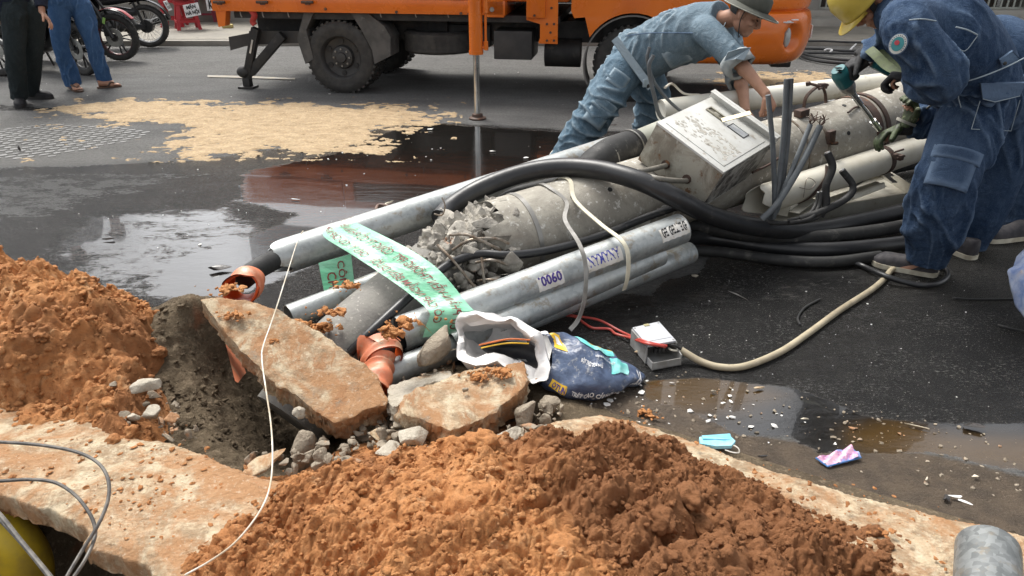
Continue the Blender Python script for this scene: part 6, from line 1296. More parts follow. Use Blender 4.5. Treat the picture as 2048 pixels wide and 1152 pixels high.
hf, hu, hr_ = frame(f_ * .98 + u_ * .12, u_); mb = MB(); hc = H + hu * .050 + hf * .0; n = 48
prof = [(.088, -.02), (.098, 0), (.100, .02), (.094, .062), (.075, .088), (.035, .102), (0, .106)]
for (rr, hh) in prof:
    for j in range(n): a = 2 * math.pi * j / n; mb.v.append(tuple(hc + hf * math.cos(a) * rr * 1.12 + hr_ * math.sin(a) * rr * .95 + hu * hh))
for i in range(len(prof) - 1):
    for j in range(n): k = (j + 1) % n; mb.f.append((i * n + j, i * n + k, (i + 1) * n + k, (i + 1) * n + j))
mb.m = [0] * len(mb.f); hat = build('hat', mb, M_olive, w1, angle=180)
def brim(r0, r1, lift, m, name, par, th=.004):
    mb = MB()
    for l, (rr, hh) in enumerate(((r0, 0), ((r0 + r1) / 2, -.004), (r1, lift), (r1, lift - th), (r0, -th))):
        for j in range(n): a = 2 * math.pi * j / n; sg = .5 + .5 * math.cos(a); q = r0 + (rr - r0) * (.62 + .38 * sg); mb.v.append(tuple(hc + hf * math.cos(a) * q * 1.12 + hr_ * math.sin(a) * q * .95 + hu * (hh - .012 * (1 - sg) * (rr > r0) - .003)))
    for i in range(4):
        for j in range(n): k = (j + 1) % n; mb.f.append((i * n + j, i * n + k, (i + 1) * n + k, (i + 1) * n + j))
    mb.m = [0] * len(mb.f); return build(name, mb, m, par, angle=180)
br = brim(.094, .165, -.018, M_olive, 'brim', hat)
mb = MB()
for j in range(n + 1): pass
pts = [];
for j in range(n): a = 2 * math.pi * j / n; sg = .5 + .5 * math.cos(a); q = .094 + .071 * (.62 + .38 * sg); pts.append(hc + hf * math.cos(a) * q * 1.12 + hr_ * math.sin(a) * q * .95 + hu * (-.020 - .012 * (1 - sg)))
mb.tube(pts + [pts[0]], .0035, 6); build('brim_edge', mb, M_rim, hat)
mb = MB(); mb.tube([hc - r_ * -.09 * 1 + hu * -.01, H + r_ * .084 - u_ * .03 + f_ * .0, H + r_ * .05 - u_ * .10 + f_ * .03, H - u_ * .125 + f_ * .04, H - r_ * .05 - u_ * .10 + f_ * .03, H - r_ * .084 - u_ * .03], .0028, 6, 6); build('chin_cord', mb, M_blk_matte, w1)
# rolled cuffs, shirt tail, pockets, collar
for s, ex in (('N', 1.0), ('F', .9)):
    e, wv = J['cuff' + s], J['wr' + s]; d = ((wv - e).normalized() + (e - J['sh' + s]).normalized() * .6).normalized(); mb = MB(); a_ = d.orthogonal().normalized(); b_ = d.cross(a_); N_ = 36
    for k, (rr, hh) in enumerate(((.066, .02), (.082, .03), (.088, .0), (.090, -.03), (.084, -.055), (.074, -.05))):
        for j in range(N_): an = 2 * math.pi * j / N_; wob = 1 + .07 * math.sin(3 * an + k * .5) + .05 * math.sin(7 * an + k); mb.v.append(tuple(e + d * (hh + .012 * math.sin(2 * an)) * ex + (a_ * math.cos(an) + b_ * math.sin(an)) * rr * ex * wob))
    for i in range(5):
        for j in range(N_): k = (j + 1) % N_; mb.f.append((i * N_ + j, i * N_ + k, (i + 1) * N_ + k, (i + 1) * N_ + j))
    mb.m = [0] * len(mb.f); build('rolled_cuff', mb, simple('denim reverse', (.36, .38, .38), (.26, .29, .3), 16, .9, bump=.4), w1, angle=180)
mb = MB(); c_ = WY(1478, 112, 4.30); mb.prism([WY(1448, 122, 4.30), WY(1456, 104, 4.28), WY(1480, 97, 4.28), WY(1502, 95, 4.30), WY(1488, 120, 4.26), WY(1470, 118, 4.25)], (0, .006, 0)); build('turned_up_cuff_flap', mb, M_den1, w1, smooth=False)
mb = MB(); nk = J['neck']; 
for s in (-1, 1): mb.prism([nk + u_ * .02 - r_ * s * .0 + f_ * .02, nk + r_ * s * .075 - u_ * .0 + f_ * .03, nk + r_ * s * .085 - u_ * .06 + f_ * .04, nk + r_ * s * .03 - u_ * .08 + f_ * .07], (.004, -.006, .004))
build('collar', mb, M_den1, jk, smooth=False)
hipN, knN, anN = J['hipN'], J['knN'], J['anN']
mb = MB(); limb_patch(mb, hipN, knN, .80, 1.35, -48, 22, .120, .006); pk = build('cargo_pocket', mb, M_den1b, tz, angle=180)
mb = MB(); limb_patch(mb, hipN, knN, .74, .93, -52, 26, .124, .009); build('pocket_flap', mb, M_den1b, pk, angle=60)
mb = MB(); limb_patch(mb, hipN, knN, .10, .42, -30, 30, .128, .002); build('front_pocket', mb, M_den1b, tz, angle=180)
mb = MB(); mb.bar(WY(1229, 77, 4.80), WY(1302, 176, 4.72), .05, .008, (.3, -1, .4)); mb.box(WY(1293, 166, 4.70), (.05, .01, .05), R(20), .004); build('open_jacket_flap', mb, M_den1, jk, smooth=True)
mb = MB(); mb.ell(WY(1296, 172, 4.70), (.012, .006, .012)); build('button', mb, M_blk_matte, jk)
mb = MB(); limb_patch(mb, J['hem'], J['chest'], .55, .86, 12, 62, .172, .003); build('chest_pocket', mb, M_den1, jk, angle=180)
mb = MB(); mb.tube([WY(1250, 72, 4.76), WY(1300, 66, 4.72), WY(1370, 66, 4.63), WY(1405, 66, 4.52)], .0035, 6, 6); build('back_seam', mb, M_den2, jk)
for s, nm in (('N', 0), ('F', 1)): q = J['toe' + s]; a_ = J['an' + s]; d = (q - a_); d.z = 0; d.normalize(); shoe(w1, Vector((a_.x, a_.y, 0)) - d * .06, Vector((a_.x, a_.y, 0)) + d * .20, up=M_bkshoe, sole=M_bksole)

# ---- the worker in dark denim with the yellow helmet
J = dict(pelvis=WY(1968, 175, 3.45), waist=WY(1938, 118, 3.40), chest=WY(1875, 50, 3.28), neck=WY(1800, 0, 3.30), head=WY(1742, -2, 3.34), face=(-.50, .05, -.86), up=(-.86, .05, .50),
         hem=WY(1950, 170, 3.42), shN=WY(1812, 50, 3.03), shF=WY(1800, 0, 3.50), elN=WY(1882, 163, 3.00), wrN=WY(1825, 158, 3.22), elF=WY(1800, 70, 3.72), wrF=WY(1724, 112, 3.83),
         hipN=WY(1948, 215, 3.38), knN=WY(1898, 350, 3.24), anN=WY(1852, 525, 3.30), toeN=WY(1780, 540, 3.36), hipF=WY(2010, 215, 3.62), knF=WY(1990, 350, 3.60), anF=WY(1930, 492, 3.60), toeF=WY(1890, 500, 3.60),
         handN=dict(d=(-.8, .55, .1), pn=(0, 0, -1), side=(0, 1, 0), curl=(60, 60, 40)), handF=dict(d=(-.55, .0, -.45), pn=(.3, -.1, -1), side=(-.3, -1, 0), curl=(55, 60, 40)))
w2, jk, tz, (f_, u_, r_, mt_) = person('worker in dark blue denim and yellow helmet, driving a nut with a wrench', J, dict(jacket=M_den2, trousers=M_den2b, jr=[(.205, .185), (.215, .175), (.235, .175), (.13, .12)], sr=(.098, .092, .066), tr=(.148, .132, .122, .098), gloved=True, fa=.026, fs=7, seed=9, voxel=.005), 'workers at the fallen pole')
M_helm = simple('scuffed yellow helmet', (.52, .40, .07), (.42, .32, .06), 8, .35, bump=.08, c3=(.3, .24, .1), s3=12, t3=(.62, .72)); H = J['head']
mb = MB(); hc = H + u_ * .035 - f_ * .005; n = 48; prof = [(1.0, -.012), (1.03, -.010), (1.0, 0), (.99, .03), (.93, .07), (.78, .105), (.5, .128), (.2, .136), (0, .138)]
for rr, hh in prof:
    for j in range(n): a = 2 * math.pi * j / n; ridge = 1 + .03 * max(0, math.cos(a * 2)) * (.2 < rr < .99); mb.v.append(tuple(hc + f_ * math.cos(a) * rr * .135 * ridge + r_ * math.sin(a) * rr * .112 * ridge + u_ * hh))
for i in range(len(prof) - 1):
    for j in range(n): k = (j + 1) % n; mb.f.append((i * n + j, i * n + k, (i + 1) * n + k, (i + 1) * n + j))
mb.m = [0] * len(mb.f); hel = build('helmet', mb, M_helm, w2, angle=180)
mb = MB(); L_ = []
for l in (0, .003):
    for i in range(13): a = R(-62 + 124 * i / 12); e = .05 * math.cos(R((i - 6) * 15)) ** .8; L_ += [hc + f_ * math.cos(a) * .132 + r_ * math.sin(a) * .11 - u_ * (.008 + l), hc + f_ * (math.cos(a) * .132 + e) + r_ * math.sin(a) * (.11 + .2 * e) - u_ * (.022 + l)]
F_ = [(i * 2, i * 2 + 1, i * 2 + 3, i * 2 + 2) for i in range(12)] + [(26 + i * 2, 26 + i * 2 + 2, 26 + i * 2 + 3, 26 + i * 2 + 1) for i in range(12)] + [(i * 2 + 1, i * 2 + 27, i * 2 + 29, i * 2 + 3) for i in range(12)]
mb.add(L_, F_); build('visor', mb, M_helm, hel, angle=60)
mb = MB(); mb.tube([hc + r_ * s_ * .09 - u_ * .01 + f_ * .03 for s_ in (1,)] + [H + r_ * .082 - u_ * .045 + f_ * .02, H + r_ * .05 - u_ * .105 + f_ * .045, H - u_ * .12 + f_ * .055, H - r_ * .05 - u_ * .105 + f_ * .045, hc - r_ * .09 - u_ * .01 + f_ * .03], (.013, .003), 8, 8, ref=f_); mb.tube([hc + r_ * .088 - u_ * .005 + f_ * .07, H + r_ * .084 - u_ * .04 + f_ * .03], (.010, .003), 8); build('chin_strap', mb, M_blk_matte, w2)
mb = MB(); q = J['neck']; mb.tube([q + Vector((-.07, -.1, .07)), q + Vector((-.085, -.115, .0)), q + Vector((-.07, -.12, -.07)), q + Vector((-.05, -.12, -.12))], (.022, .006), 10, 6, ref=(0, 0, 1)); build('collar', mb, M_den2, jk)
# badge on the sleeve
sh, el = J['shN'], J['elN']; cdir = (Vector((0, 0, CAM_H)) - sh).normalized(); bp_ = WY(1797, 88, 2.925); bx_ = Vector((1, .1, -.2)).normalized(); nrm_ = (cdir + Vector((-.45, 0, 0))).normalized(); bx_ = (bx_ - nrm_ * bx_.dot(nrm_)).normalized(); by_ = nrm_.cross(bx_)
M_bt = simple('teal badge thread', (.05, .25, .27), rough=.8, bump=0); M_bw = simple('white badge thread', (.62, .62, .58), rough=.8, bump=0); M_br = simple('red badge thread', (.5, .06, .08), rough=.8, bump=0)
def disc(mb, r0, off, n=32, c=(0, 0), sx=1): o = bp_ + nrm_ * off + bx_ * c[0] + by_ * c[1]; mb.add([o + bx_ * math.cos(2 * math.pi * j / n) * r0 * sx + by_ * math.sin(2 * math.pi * j / n) * r0 for j in range(n)] + [o - nrm_ * .004 + bx_ * math.cos(2 * math.pi * j / n) * r0 * sx + by_ * math.sin(2 * math.pi * j / n) * r0 for j in range(n)], [tuple(range(n))] + [(j, (j + 1) % n, (j + 1) % n + n, j + n) for j in range(n)]); return mb
bd = build('sleeve_badge', disc(MB(), .040, .006, sx=.85), M_den2b, jk, smooth=False); build('badge_ring', disc(MB(), .036, .008, sx=.85), M_bw, bd, smooth=False); build('badge_field', disc(MB(), .026, .010, sx=.85), M_bt, bd, smooth=False)
mb = MB(); disc(mb, .009, .012, c=(-.004, .004)); build('badge_figure', mb, M_br, bd, smooth=False)
mb = MB()
for k in range(22):
    a = 2 * math.pi * k / 22
    if 3.9 < a < 5.6: continue
    disc(mb, .0026, .0095, 6, (math.cos(a) * .031 * .85, math.sin(a) * .031), .6)
build('badge_lettering', mb, M_den2b, bd, smooth=False)
# belt, pockets, tab
hipN, knN, anN = J['hipN'], J['knN'], J['anN']
mb = MB(); limb_patch(mb, hipN, knN, .80, 1.30, -40, 38, .132, .009); pk = build('cargo_pocket', mb, M_den2b, tz, angle=180); mb = MB(); limb_patch(mb, hipN, knN, .74, .92, -44, 42, .136, .013); build('pocket_flap', mb, M_den2b, pk, angle=60)
mb = MB(); mb.prism([WY(1962, 168, 3.17), WY(2052, 166, 3.22), WY(2040, 192, 3.22), WY(1990, 204, 3.19), WY(1966, 198, 3.17)], (0, .012, .004)); fl = build('hip_pocket_flap', mb, M_den2b, tz, smooth=False)
mb = MB(); mb.tube([WY(1966, 198, 3.165), WY(1990, 204, 3.18), WY(2040, 192, 3.21)], .0018, 6); build('stitching', mb, M_stitch, tz); mb = MB(); mb.tube([WY(1960, 202, 3.18), WY(1943, 258, 3.17), WY(2022, 262, 3.22), WY(2040, 200, 3.22)], .0018, 6); build('stitching', mb, M_stitch, tz); mb = MB(); mb.tube([WY(1930, 165, 3.17), WY(1917, 190, 3.16), WY(1922, 215, 3.16)], .002, 6, 4); build('stitching', mb, M_stitch, tz)
mb = MB(); mb.prism([WY(2000, 120, 3.14), WY(2026, 102, 3.16), WY(2040, 118, 3.17), WY(2006, 136, 3.15)], (0, .01, .003)); mb.tube([WY(2000, 120, 3.138), WY(2026, 102, 3.158), WY(2040, 118, 3.168), WY(2006, 136, 3.148), WY(2000, 120, 3.138)], .0018, 6); build('waist_tab', mb, M_den2, jk, smooth=False)
mb = MB(); mb.ell(WY(2010, 127, 3.135), (.008, .004, .008)); build('button', mb, M_blk_matte, jk)
mb = MB(); mb.tube([WY(1905, 168, 3.16), WY(1950, 158, 3.12), WY(2010, 135, 3.13), WY(2060, 110, 3.15)], .003, 6, 6); build('stitching', mb, M_stitch, jk); mb = MB(); mb.tube([WY(1818, 40, 2.95), WY(1845, 38, 2.93), WY(1872, 42, 2.95)], .0025, 6, 6); build('stitching', mb, M_stitch, jk); mb = MB(); mb.tube([WY(1912, 54, 3.0), WY(1935, 60, 3.0), WY(1955, 70, 3.02)], .003, 6, 4); build('stitching', mb, M_stitch, jk); mb = MB(); mb.tube([WY(1910, 90, 3.02), WY(1930, 102, 3.03), WY(1955, 72, 3.02)], .002, 6, 4); build('stitching', mb, M_stitch, jk)
for s in 'NF':
    h = J['hand' + s]; mb = MB(); hand_parts(mb, J['wr' + s], h['d'], h['pn'], h['side'], h.get('curl'), 1.06, h.get('thumb', 40), 5, 1.3); mb.tube([J['wr' + s] - Vector(h['d']).normalized() * .07, J['wr' + s] + Vector(h['d']).normalized() * .02], [.047, .04], 16); build('glove', remesh(mb, .0045, 2), M_gblk, w2, angle=180)
shoe(w2, G(1876, 553, .0), G(1742, 527, .0), .11); shoe(w2, G(1950, 521, 0), G(1868, 487, 0), .105)

# ---- the helper half hidden behind him
J = dict(pelvis=WY(2120, 205, 4.25), waist=WY(2075, 150, 4.2), chest=WY(2010, 95, 4.15), neck=WY(1962, 72, 4.12), head=WY(1925, 62, 4.10), face=(-.6, -.2, -.75), up=(-.5, 0, .8),
         hem=WY(2110, 195, 4.23), shN=WY(1985, 120, 3.98), shF=WY(1975, 85, 4.35), elN=WY(1925, 245, 3.86), wrN=WY(1802, 254, 3.88), elF=WY(1915, 170, 4.0), wrF=WY(1812, 246, 3.80),
         hipN=WY(2110, 260, 4.12), knN=WY(2050, 330, 3.95), anN=WY(2046, 462, 3.82), toeN=WY(1990, 480, 3.8), hipF=WY(2150, 260, 4.4), knF=WY(2120, 340, 4.3), anF=WY(2140, 430, 4.3), toeF=WY(2080, 440, 4.3),
         handN=dict(d=(-.75, .0, -.32), pn=(0, -.3, -1), side=(0, -1, 0), curl=(25, 30, 25)), handF=dict(d=(.14, -.05, .9), pn=(-.8, -.2, 0), side=(0, -1, 0), curl=(35, 50, 40)))
w3, jk, tz, _x = person('helper mostly hidden behind the helmeted worker, green gloved hands on the pole', J, dict(jacket=M_den2, trousers=M_den2b, sr=(.08, .072, .058), tr=(.125, .115, .10, .085), seed=17, voxel=.007, gloved=True), 'workers at the fallen pole')
for s, ln in (('N', M_ggrn), ('F', M_ggrn)):
    h = J['hand' + s]; mb = MB(); hand_parts(mb, J['wr' + s], h['d'], h['pn'], h['side'], h.get('curl'), 1.1, 40, 6, 1.35); build('glove', remesh(mb, .0045, 2), ln, w3, angle=180)
mb = MB(); d = (J['elN'] - J['wrN']).normalized(); mb.tube([J['wrN'] - d * .01, J['wrN'] + d * .09], [.043, .052], 18); build('glove_cuff', mb, M_gblk, w3)
mb = MB(); band(mb, J['wrF'] + Vector((0, 0, .005)), Vector((.35, 0, 1)), .042, .014, .008); build('cuff_band', mb, simple('grey elastic', (.3, .29, .25), rough=.8), w3)
shoe(w3, G(2062, 474, 0), G(1962, 484, 0), .105); shoe(w3, G(2160, 455, 0), G(2085, 460, 0), .105)

# ---- impact wrench, strap
rt = tag(empty('impact_wrench', WY(1700, 150, 3.8)), 'teal and black cordless wrench with a long chrome socket, held over the pole', 'power tool')
M_teal = simple('teal plastic', (.02, .14, .15), (.015, .10, .11), 20, .4); ax = (WY(1752, 252, 3.92) - WY(1698, 178, 3.84)).normalized(); nose = WY(1700, 180, 3.84); tail = WY(1676, 138, 3.82)
mb = MB(); mb.tube([tail, tail.lerp(nose, .25), tail.lerp(nose, .6), nose], [.034, .046, .044, .028], 20, 4); build('housing', mb, M_teal, rt)
mb = MB(); mb.tube([nose - ax * .045, nose - ax * .02, nose + ax * .02], [.040, .038, .022], 18, 3); build('nose_cone', mb, simple('cast metal', (.36, .35, .33), (.25, .24, .22), 20, .45, .6), rt)
for k in range(3): mb = MB(); q = tail.lerp(nose, .1 + .1 * k) + Vector((-.02, -.03, .02)); mb.box(q, (.03, .02, .005), R(20)); build('vent', mb, M_blk_matte, rt)
h0 = tail.lerp(nose, .45); h1 = WY(1735, 122, 3.80); h2 = WY(1768, 130, 3.78); mb = MB(); mb.tube([h0, h0.lerp(h1, .5), h1], [(.024, .02)] * 3, 14, 4); build('grip', mb, M_blk_matte, rt); mb = MB(); mb.box(h2, (.10, .07, .075), Matrix.Rotation(R(25), 3, 'Y'), .01); build('battery', mb, M_teal, rt)
M_chrome = simple('chrome', (.62, .62, .60), rough=.18, metal=.9, bump=0); e = WY(1758, 258, 3.93)
mb = MB(); mb.tube([nose + ax * .01, nose.lerp(e, .35)], .0155, 16); mb.tube([nose.lerp(e, .32), nose.lerp(e, .82)], .011, 14); mb.tube([nose.lerp(e, .78), e], .0165, 16)
for k in (.1, .2, .9): band(mb, nose.lerp(e, k), ax, .016, .006, .0015, 16)
build('socket_extension', mb, M_chrome, rt)
mb = MB(); mb.tube([WY(1738, 98, 3.72), WY(1752, 110, 3.66), WY(1775, 132, 3.58), WY(1812, 150, 3.45)], (.022, .003), 8, 8, ref=(1, 0, .8)); mb.tube([WY(1755, 97, 3.74), WY(1775, 115, 3.66), WY(1800, 132, 3.55), WY(1820, 140, 3.45)], (.015, .003), 8, 8, ref=(1, 0, .8)); tag(build('webbing_strap', mb, simple('faded green webbing', (.13, .16, .08), (.08, .10, .05), 30, .85)), 'faded green webbing strap over the wrench battery to the gloved hand', 'strap')
cable('rope', [(1905, 182, 3.4), (1870, 205, 3.7), (1848, 222, 3.82), (1836, 232, 3.84)], .006, simple('grey rope', (.22, .21, .18), rough=.8), 'grey cord running from the green glove to the helmeted worker', 'cord')

# ---- two bystanders at the left
def stand(label, Y, px, st, legs, hands, tilt=0, feet=None, grp='onlookers at the left edge', zhip=.86):
    c = WY(px, 100, Y); X = c.x; hN, kN, aN, hF, kF, aF = [WY(*p) for p in legs]
    J = dict(pelvis=Vector((X, Y, zhip + .04)), waist=Vector((X, Y, 1.08)), chest=Vector((X, Y - .02, 1.28)), neck=Vector((X, Y, 1.44)), head=Vector((X + .03, Y - .03, 1.58)), face=(.6, -.6, -.45), up=(0.2, 0, 1), hem=Vector((X, Y, st['hemz'])),
             shN=Vector((X - .12, Y - .14, 1.38)), shF=Vector((X + .14, Y + .12, 1.38)), elN=hands[0], wrN=hands[1], elF=hands[2], wrF=hands[3], hipN=hN, knN=kN, anN=aN, hipF=hF, knF=kF, anF=aF, toeN=aN + Vector((.02, -.01, -.02)), toeF=aF + Vector((.02, -.01, -.02)),
             handN=st['hN'], handF=st['hF'])
    return person(label, J, st, grp)[0], J
p, J = stand('man in navy jacket, charcoal trousers and black shoes pointing at the road', 7.30, 44, dict(jacket=M_navy, trousers=M_slack, hemz=.80, jr=[(.18, .14), (.19, .15), (.20, .14), (.11, .10)], sr=(.075, .065, .055), tr=(.102, .088, .080, .070), fa=.014, seed=31, voxel=.0075,
             hN=dict(d=(0, 0, -1), pn=(1, 0, 0), side=(0, -1, 0)), hF=dict(d=(.55, -.1, -.7), pn=(-.6, -.3, -.4), side=(0, -1, 0), curl=(12, 18, 12), thumb=35)),
             [(28, 30, 7.22), (30, 108, 7.18), (40, 198, 7.27), (66, 28, 7.38), (66, 102, 7.40), (62, 186, 7.55)], [WY(-2, 10, 7.3), WY(8, 50, 7.2), WY(76, -40, 7.3), WY(84, 25, 7.15)])
for a_, d_ in ((J['anN'], Vector((.42, -.85, 0)).normalized()), (J['anF'], Vector((1, -.02, 0)).normalized())): shoe(p, Vector((a_.x, a_.y, 0)) - d_ * .07, Vector((a_.x, a_.y, 0)) + d_ * .215, .105, M_bkshoe, M_bksole, .10)
p, J = stand('man in blue jeans and brown flip-flops standing wide beside the motorcycles', 8.05, 143, dict(jacket=M_navy, trousers=M_jean, hemz=.90, jr=[(.18, .14), (.19, .14), (.21, .15), (.11, .10)], sr=(.07, .06, .05), tr=(.100, .080, .072, .078), fa=.014, seed=52, voxel=.0075,
             hN=dict(d=(0, 0, -1), pn=(1, 0, 0), side=(0, -1, 0)), hF=dict(d=(0, 0, -1), pn=(-1, 0, 0), side=(0, -1, 0))),
             [(118, 15, 8.0), (122, 92, 7.95), (148, 171, 8.06), (160, 12, 8.1), (184, 82, 8.08), (211, 166, 8.18)], [Vector((-4.92, 8.0, 1.12)), Vector((-4.7, 7.8, 1.22)), Vector((-4.3, 8.1, 1.12)), Vector((-4.45, 7.82, 1.22))])
M_flip = simple('brown flip flop', (.10, .055, .035), rough=.6)
def sandal(root, heel, toe):
    heel, toe = Vector(heel), Vector(toe); d = (toe - heel).normalized(); s = d.cross(Vector((0, 0, 1))); L = (toe - heel).length; mb = MB()
    o = [heel + d * L * t + s * w_ for t, w_ in ((0, .01), (.03, .03), (.3, .036), (.7, .05), (.92, .042), (1, .015))]; o += [heel + d * L * t - s * w_ for t, w_ in ((1, .015), (.92, .042), (.7, .05), (.3, .036), (.03, .03), (0, .01))]
    mb.prism([q + Vector((0, 0, .018)) for q in o], (0, 0, -.016)); b = build('flip_flop', mb, M_flip, root)
    mb = MB(); 
    for k in (-1, 1): mb.tube([heel + d * L * .45 + s * k * .046 + Vector((0, 0, .02)), heel + d * L * .6 + s * k * .035 + Vector((0, 0, .058)), heel + d * L * .80 + Vector((0, 0, .03))], (.009, .004), 8, 5)
    build('toe_strap', mb, M_flip, b)
    mb = MB(); mb.tube([heel + d * .02 + Vector((0, 0, .05)), heel + d * L * .4 + Vector((0, 0, .05)), heel + d * L * .7 + Vector((0, 0, .036))], [(.032, .034), (.034, .034), (.044, .018)], 14, 4)
    for i in range(5): q = heel + d * L * (.82 + .03 * (i in (0, 1)) + .02 * (i == 0)) + s * (.036 - .018 * i) * 1; mb.tube([heel + d * L * .66 + s * (.03 - .015 * i) + Vector((0, 0, .032)), q + Vector((0, 0, .028)), q + d * .022 + Vector((0, 0, .025))], [.011, .0095, .008 + .003 * (i == 0)], 8, 2)
    build('foot', remesh(mb, .005, 1), M_skin, root, angle=180)
sandal(p, G(140, 174), G(161, 185)); sandal(p, G(194, 177), G(244, 173))
# ================================================================== THE ORANGE TRUCK
M_or = simple('orange truck paint', (.72, .165, .012), (.62, .135, .012), 2.5, .30, bump=.03, bs=8, bd=.01, c3=(.38, .12, .03), s3=9, t3=(.66, .78), coat=.25); M_chas = simple('black chassis', (.016, .016, .017), (.03, .028, .026), 8, .65, c3=(.07, .06, .05), s3=10, t3=(.58, .75))
M_tyre = simple('tyre rubber', (.028, .027, .026), (.045, .042, .038), 14, .8, bump=.3, bs=50, c3=(.1, .088, .07), s3=9, t3=(.6, .78)); M_flap = simple('dusty rubber flap', (.06, .058, .055), (.10, .095, .09), 6, .8, c3=(.2, .2, .19), s3=9, t3=(.6, .7)); M_lens = simple('headlight glass', (.42, .43, .42), (.3, .3, .28), 30, .15, bump=0); M_gbox = simple('grey black box', (.035, .034, .034), (.05, .048, .046), 6, .6)
TY = R(-8.8); T0 = G(690, 187); TD = Vector((math.cos(TY), math.sin(TY), 0)); TN = Vector((-math.sin(TY), math.cos(TY), 0))
truck = tag(empty('crane_truck', T0, TY), 'orange crane truck standing on its legs across the far side of the road', 'truck')
def TP(px, py, yl=0.0):
    d = ray(px, py); o = Vector((0, 0, CAM_H)); k = (T0 + TN * yl - o).dot(TN) / d.dot(TN); q = o + d * k - T0; return Vector((q.dot(TD), yl, q.z))
def tp(name, mb, m, parent=truck, smooth=True, angle=40): return build(name, mb, m, parent, smooth, local=True, angle=angle)
def spoke_wheel(name, c, Rr, W, parent, rim_r=.6, hub=True, lugs=8, tread=True, dish=1, ax=(0, -1, 0)):
    """wheel with its axis along local y; outer face towards -y"""
    c = Vector(c); mb = MB(); sg = 64; prof = [(Rr * rim_r, W * .42), (Rr * .78, W * .5), (Rr * .94, W * .47), (Rr, W * .36), (Rr, -W * .36), (Rr * .94, -W * .47), (Rr * .78, -W * .5), (Rr * rim_r, -W * .42)]
    mb.lathe(prof, c, ax, sg)
    if tread:
        for k in range(36):
            a = 2 * math.pi * k / 36
            for s_ in (-1, 1): o = c + Vector((math.cos(a + .05 * s_), 0, math.sin(a + .05 * s_))) * (Rr + .002) + Vector((0, s_ * W * .28, 0)); mb.box(o, (.03, W * .24, .024), Matrix.Rotation(-a - math.pi / 2 + 0, 3, 'Y'), .003)
    ty = tp('tyre', mb, M_tyre, parent); mb = MB(); a_ = Vector(ax)
    mb.lathe([(Rr * rim_r * 1.02, W * .44), (Rr * rim_r * .95, W * .36), (Rr * rim_r * .90, W * .05), (Rr * .34, -W * .02), (Rr * .30, W * .16), (Rr * .15, W * .22), (Rr * .13, W * .34), (0, W * .36)], c, ax, 40); rm = tp('rim', mb, M_gbox if dish else M_alu, parent)
    mb = MB()
    for k in range(lugs): a = 2 * math.pi * k / lugs; q = c + Vector((math.cos(a), 0, math.sin(a))) * Rr * .235 + a_ * W * .18; mb.cyl(q, q + a_ * .02, .010, seg=6)
    tp('wheel_nuts', mb, M_strap, rm); mb = MB()
    for k in range(6): a = 2 * math.pi * (k + .5) / 6; q = c + Vector((math.cos(a), 0, math.sin(a))) * Rr * .45 + a_ * W * .035; mb.cyl(q, q + a_ * .01, .026, seg=12)
    tp('vent_hole', mb, M_chas, rm); return ty
wc = TP(687, 120, .09); wc.z = .352
def wheel_group(c, W=.19):
    h = bpy.data.objects.new('wheel', None); link(h, truck); ORG[h.name] = None; spoke_wheel('wheel', c, .352, W, h); return h
wheel_group(wc); wheel_group(wc + Vector((0, .23, 0))); wheel_group(wc + Vector((0, 1.32, 0))); wheel_group(wc + Vector((0, 1.55, 0)))
fw = TP(1262, 115, .10); fw.z = .352; wheel_group(fw); wheel_group(fw + Vector((0, 1.5, 0)))
mb = MB(); mb.cyl(wc + Vector((0, .2, 0)), wc + Vector((0, 1.4, 0)), .06); mb.ell(wc + Vector((0, .8, 0)), (.16, .16, .17)); mb.cyl(fw + Vector((0, .1, 0)), fw + Vector((0, 1.4, 0)), .05); tp('axle', mb, M_chas)
# chassis and dark boxes below the bed
xl, xr = TP(455, 20).x, TP(1600, 30).x - .25
mb = MB(); 
for y in (.45, 1.15): mb.bar((xl + .1, y, .60), (xr, y, .60), .09, .20)
for x in np.arange(xl + .3, xr, .62): mb.box((float(x), .8, .60), (.08, .7, .14))
mb.bar((xl + .05, .8, .75), (TP(1120, 30).x, .8, .75), 1.55, .06); tp('chassis_frame', mb, M_chas)
mb = MB(); p = TP(1023, 73); mb.box((p.x, .33, .50), (.38, .5, .27), None, .012); tp('battery_box', mb, M_gbox)
mb = MB(); p = TP(1140, 100); mb.cyl((p.x - .28, .40, .40), (p.x + .08, .40, .40), .14, seg=28); tp('air_tank', mb, M_chas)
mb = MB(); p = TP(905, 60); mb.box((p.x, .55, .55), (.62, .4, .22), None, .02); tp('tool_box', mb, M_chas)
# hanging spare wheel
sp = TP(882, 100, .40); sp.z = .50; mb = MB(); mb.lathe([(.23, .08), (.28, .105), (.345, .105), (.372, .085), (.372, -.085), (.345, -.105), (.28, -.105), (.23, -.08)], sp, (0, 0, 1), 64)
for k in range(5): band(mb, sp + Vector((0, 0, -.07 + .03 * k)), Vector((0, 0, 1)), .371, .010, .004, 64)
spw = tp('spare_tyre', mb, M_tyre); mb = MB(); mb.lathe([(.24, .03), (.2, .05), (.1, .02), (0, .02)], sp, (0, 0, 1), 32); mb.box(sp + Vector((0, 0, .16)), (.2, .2, .14), None, .01); tp('spare_wheel_carrier', mb, M_chas, spw)
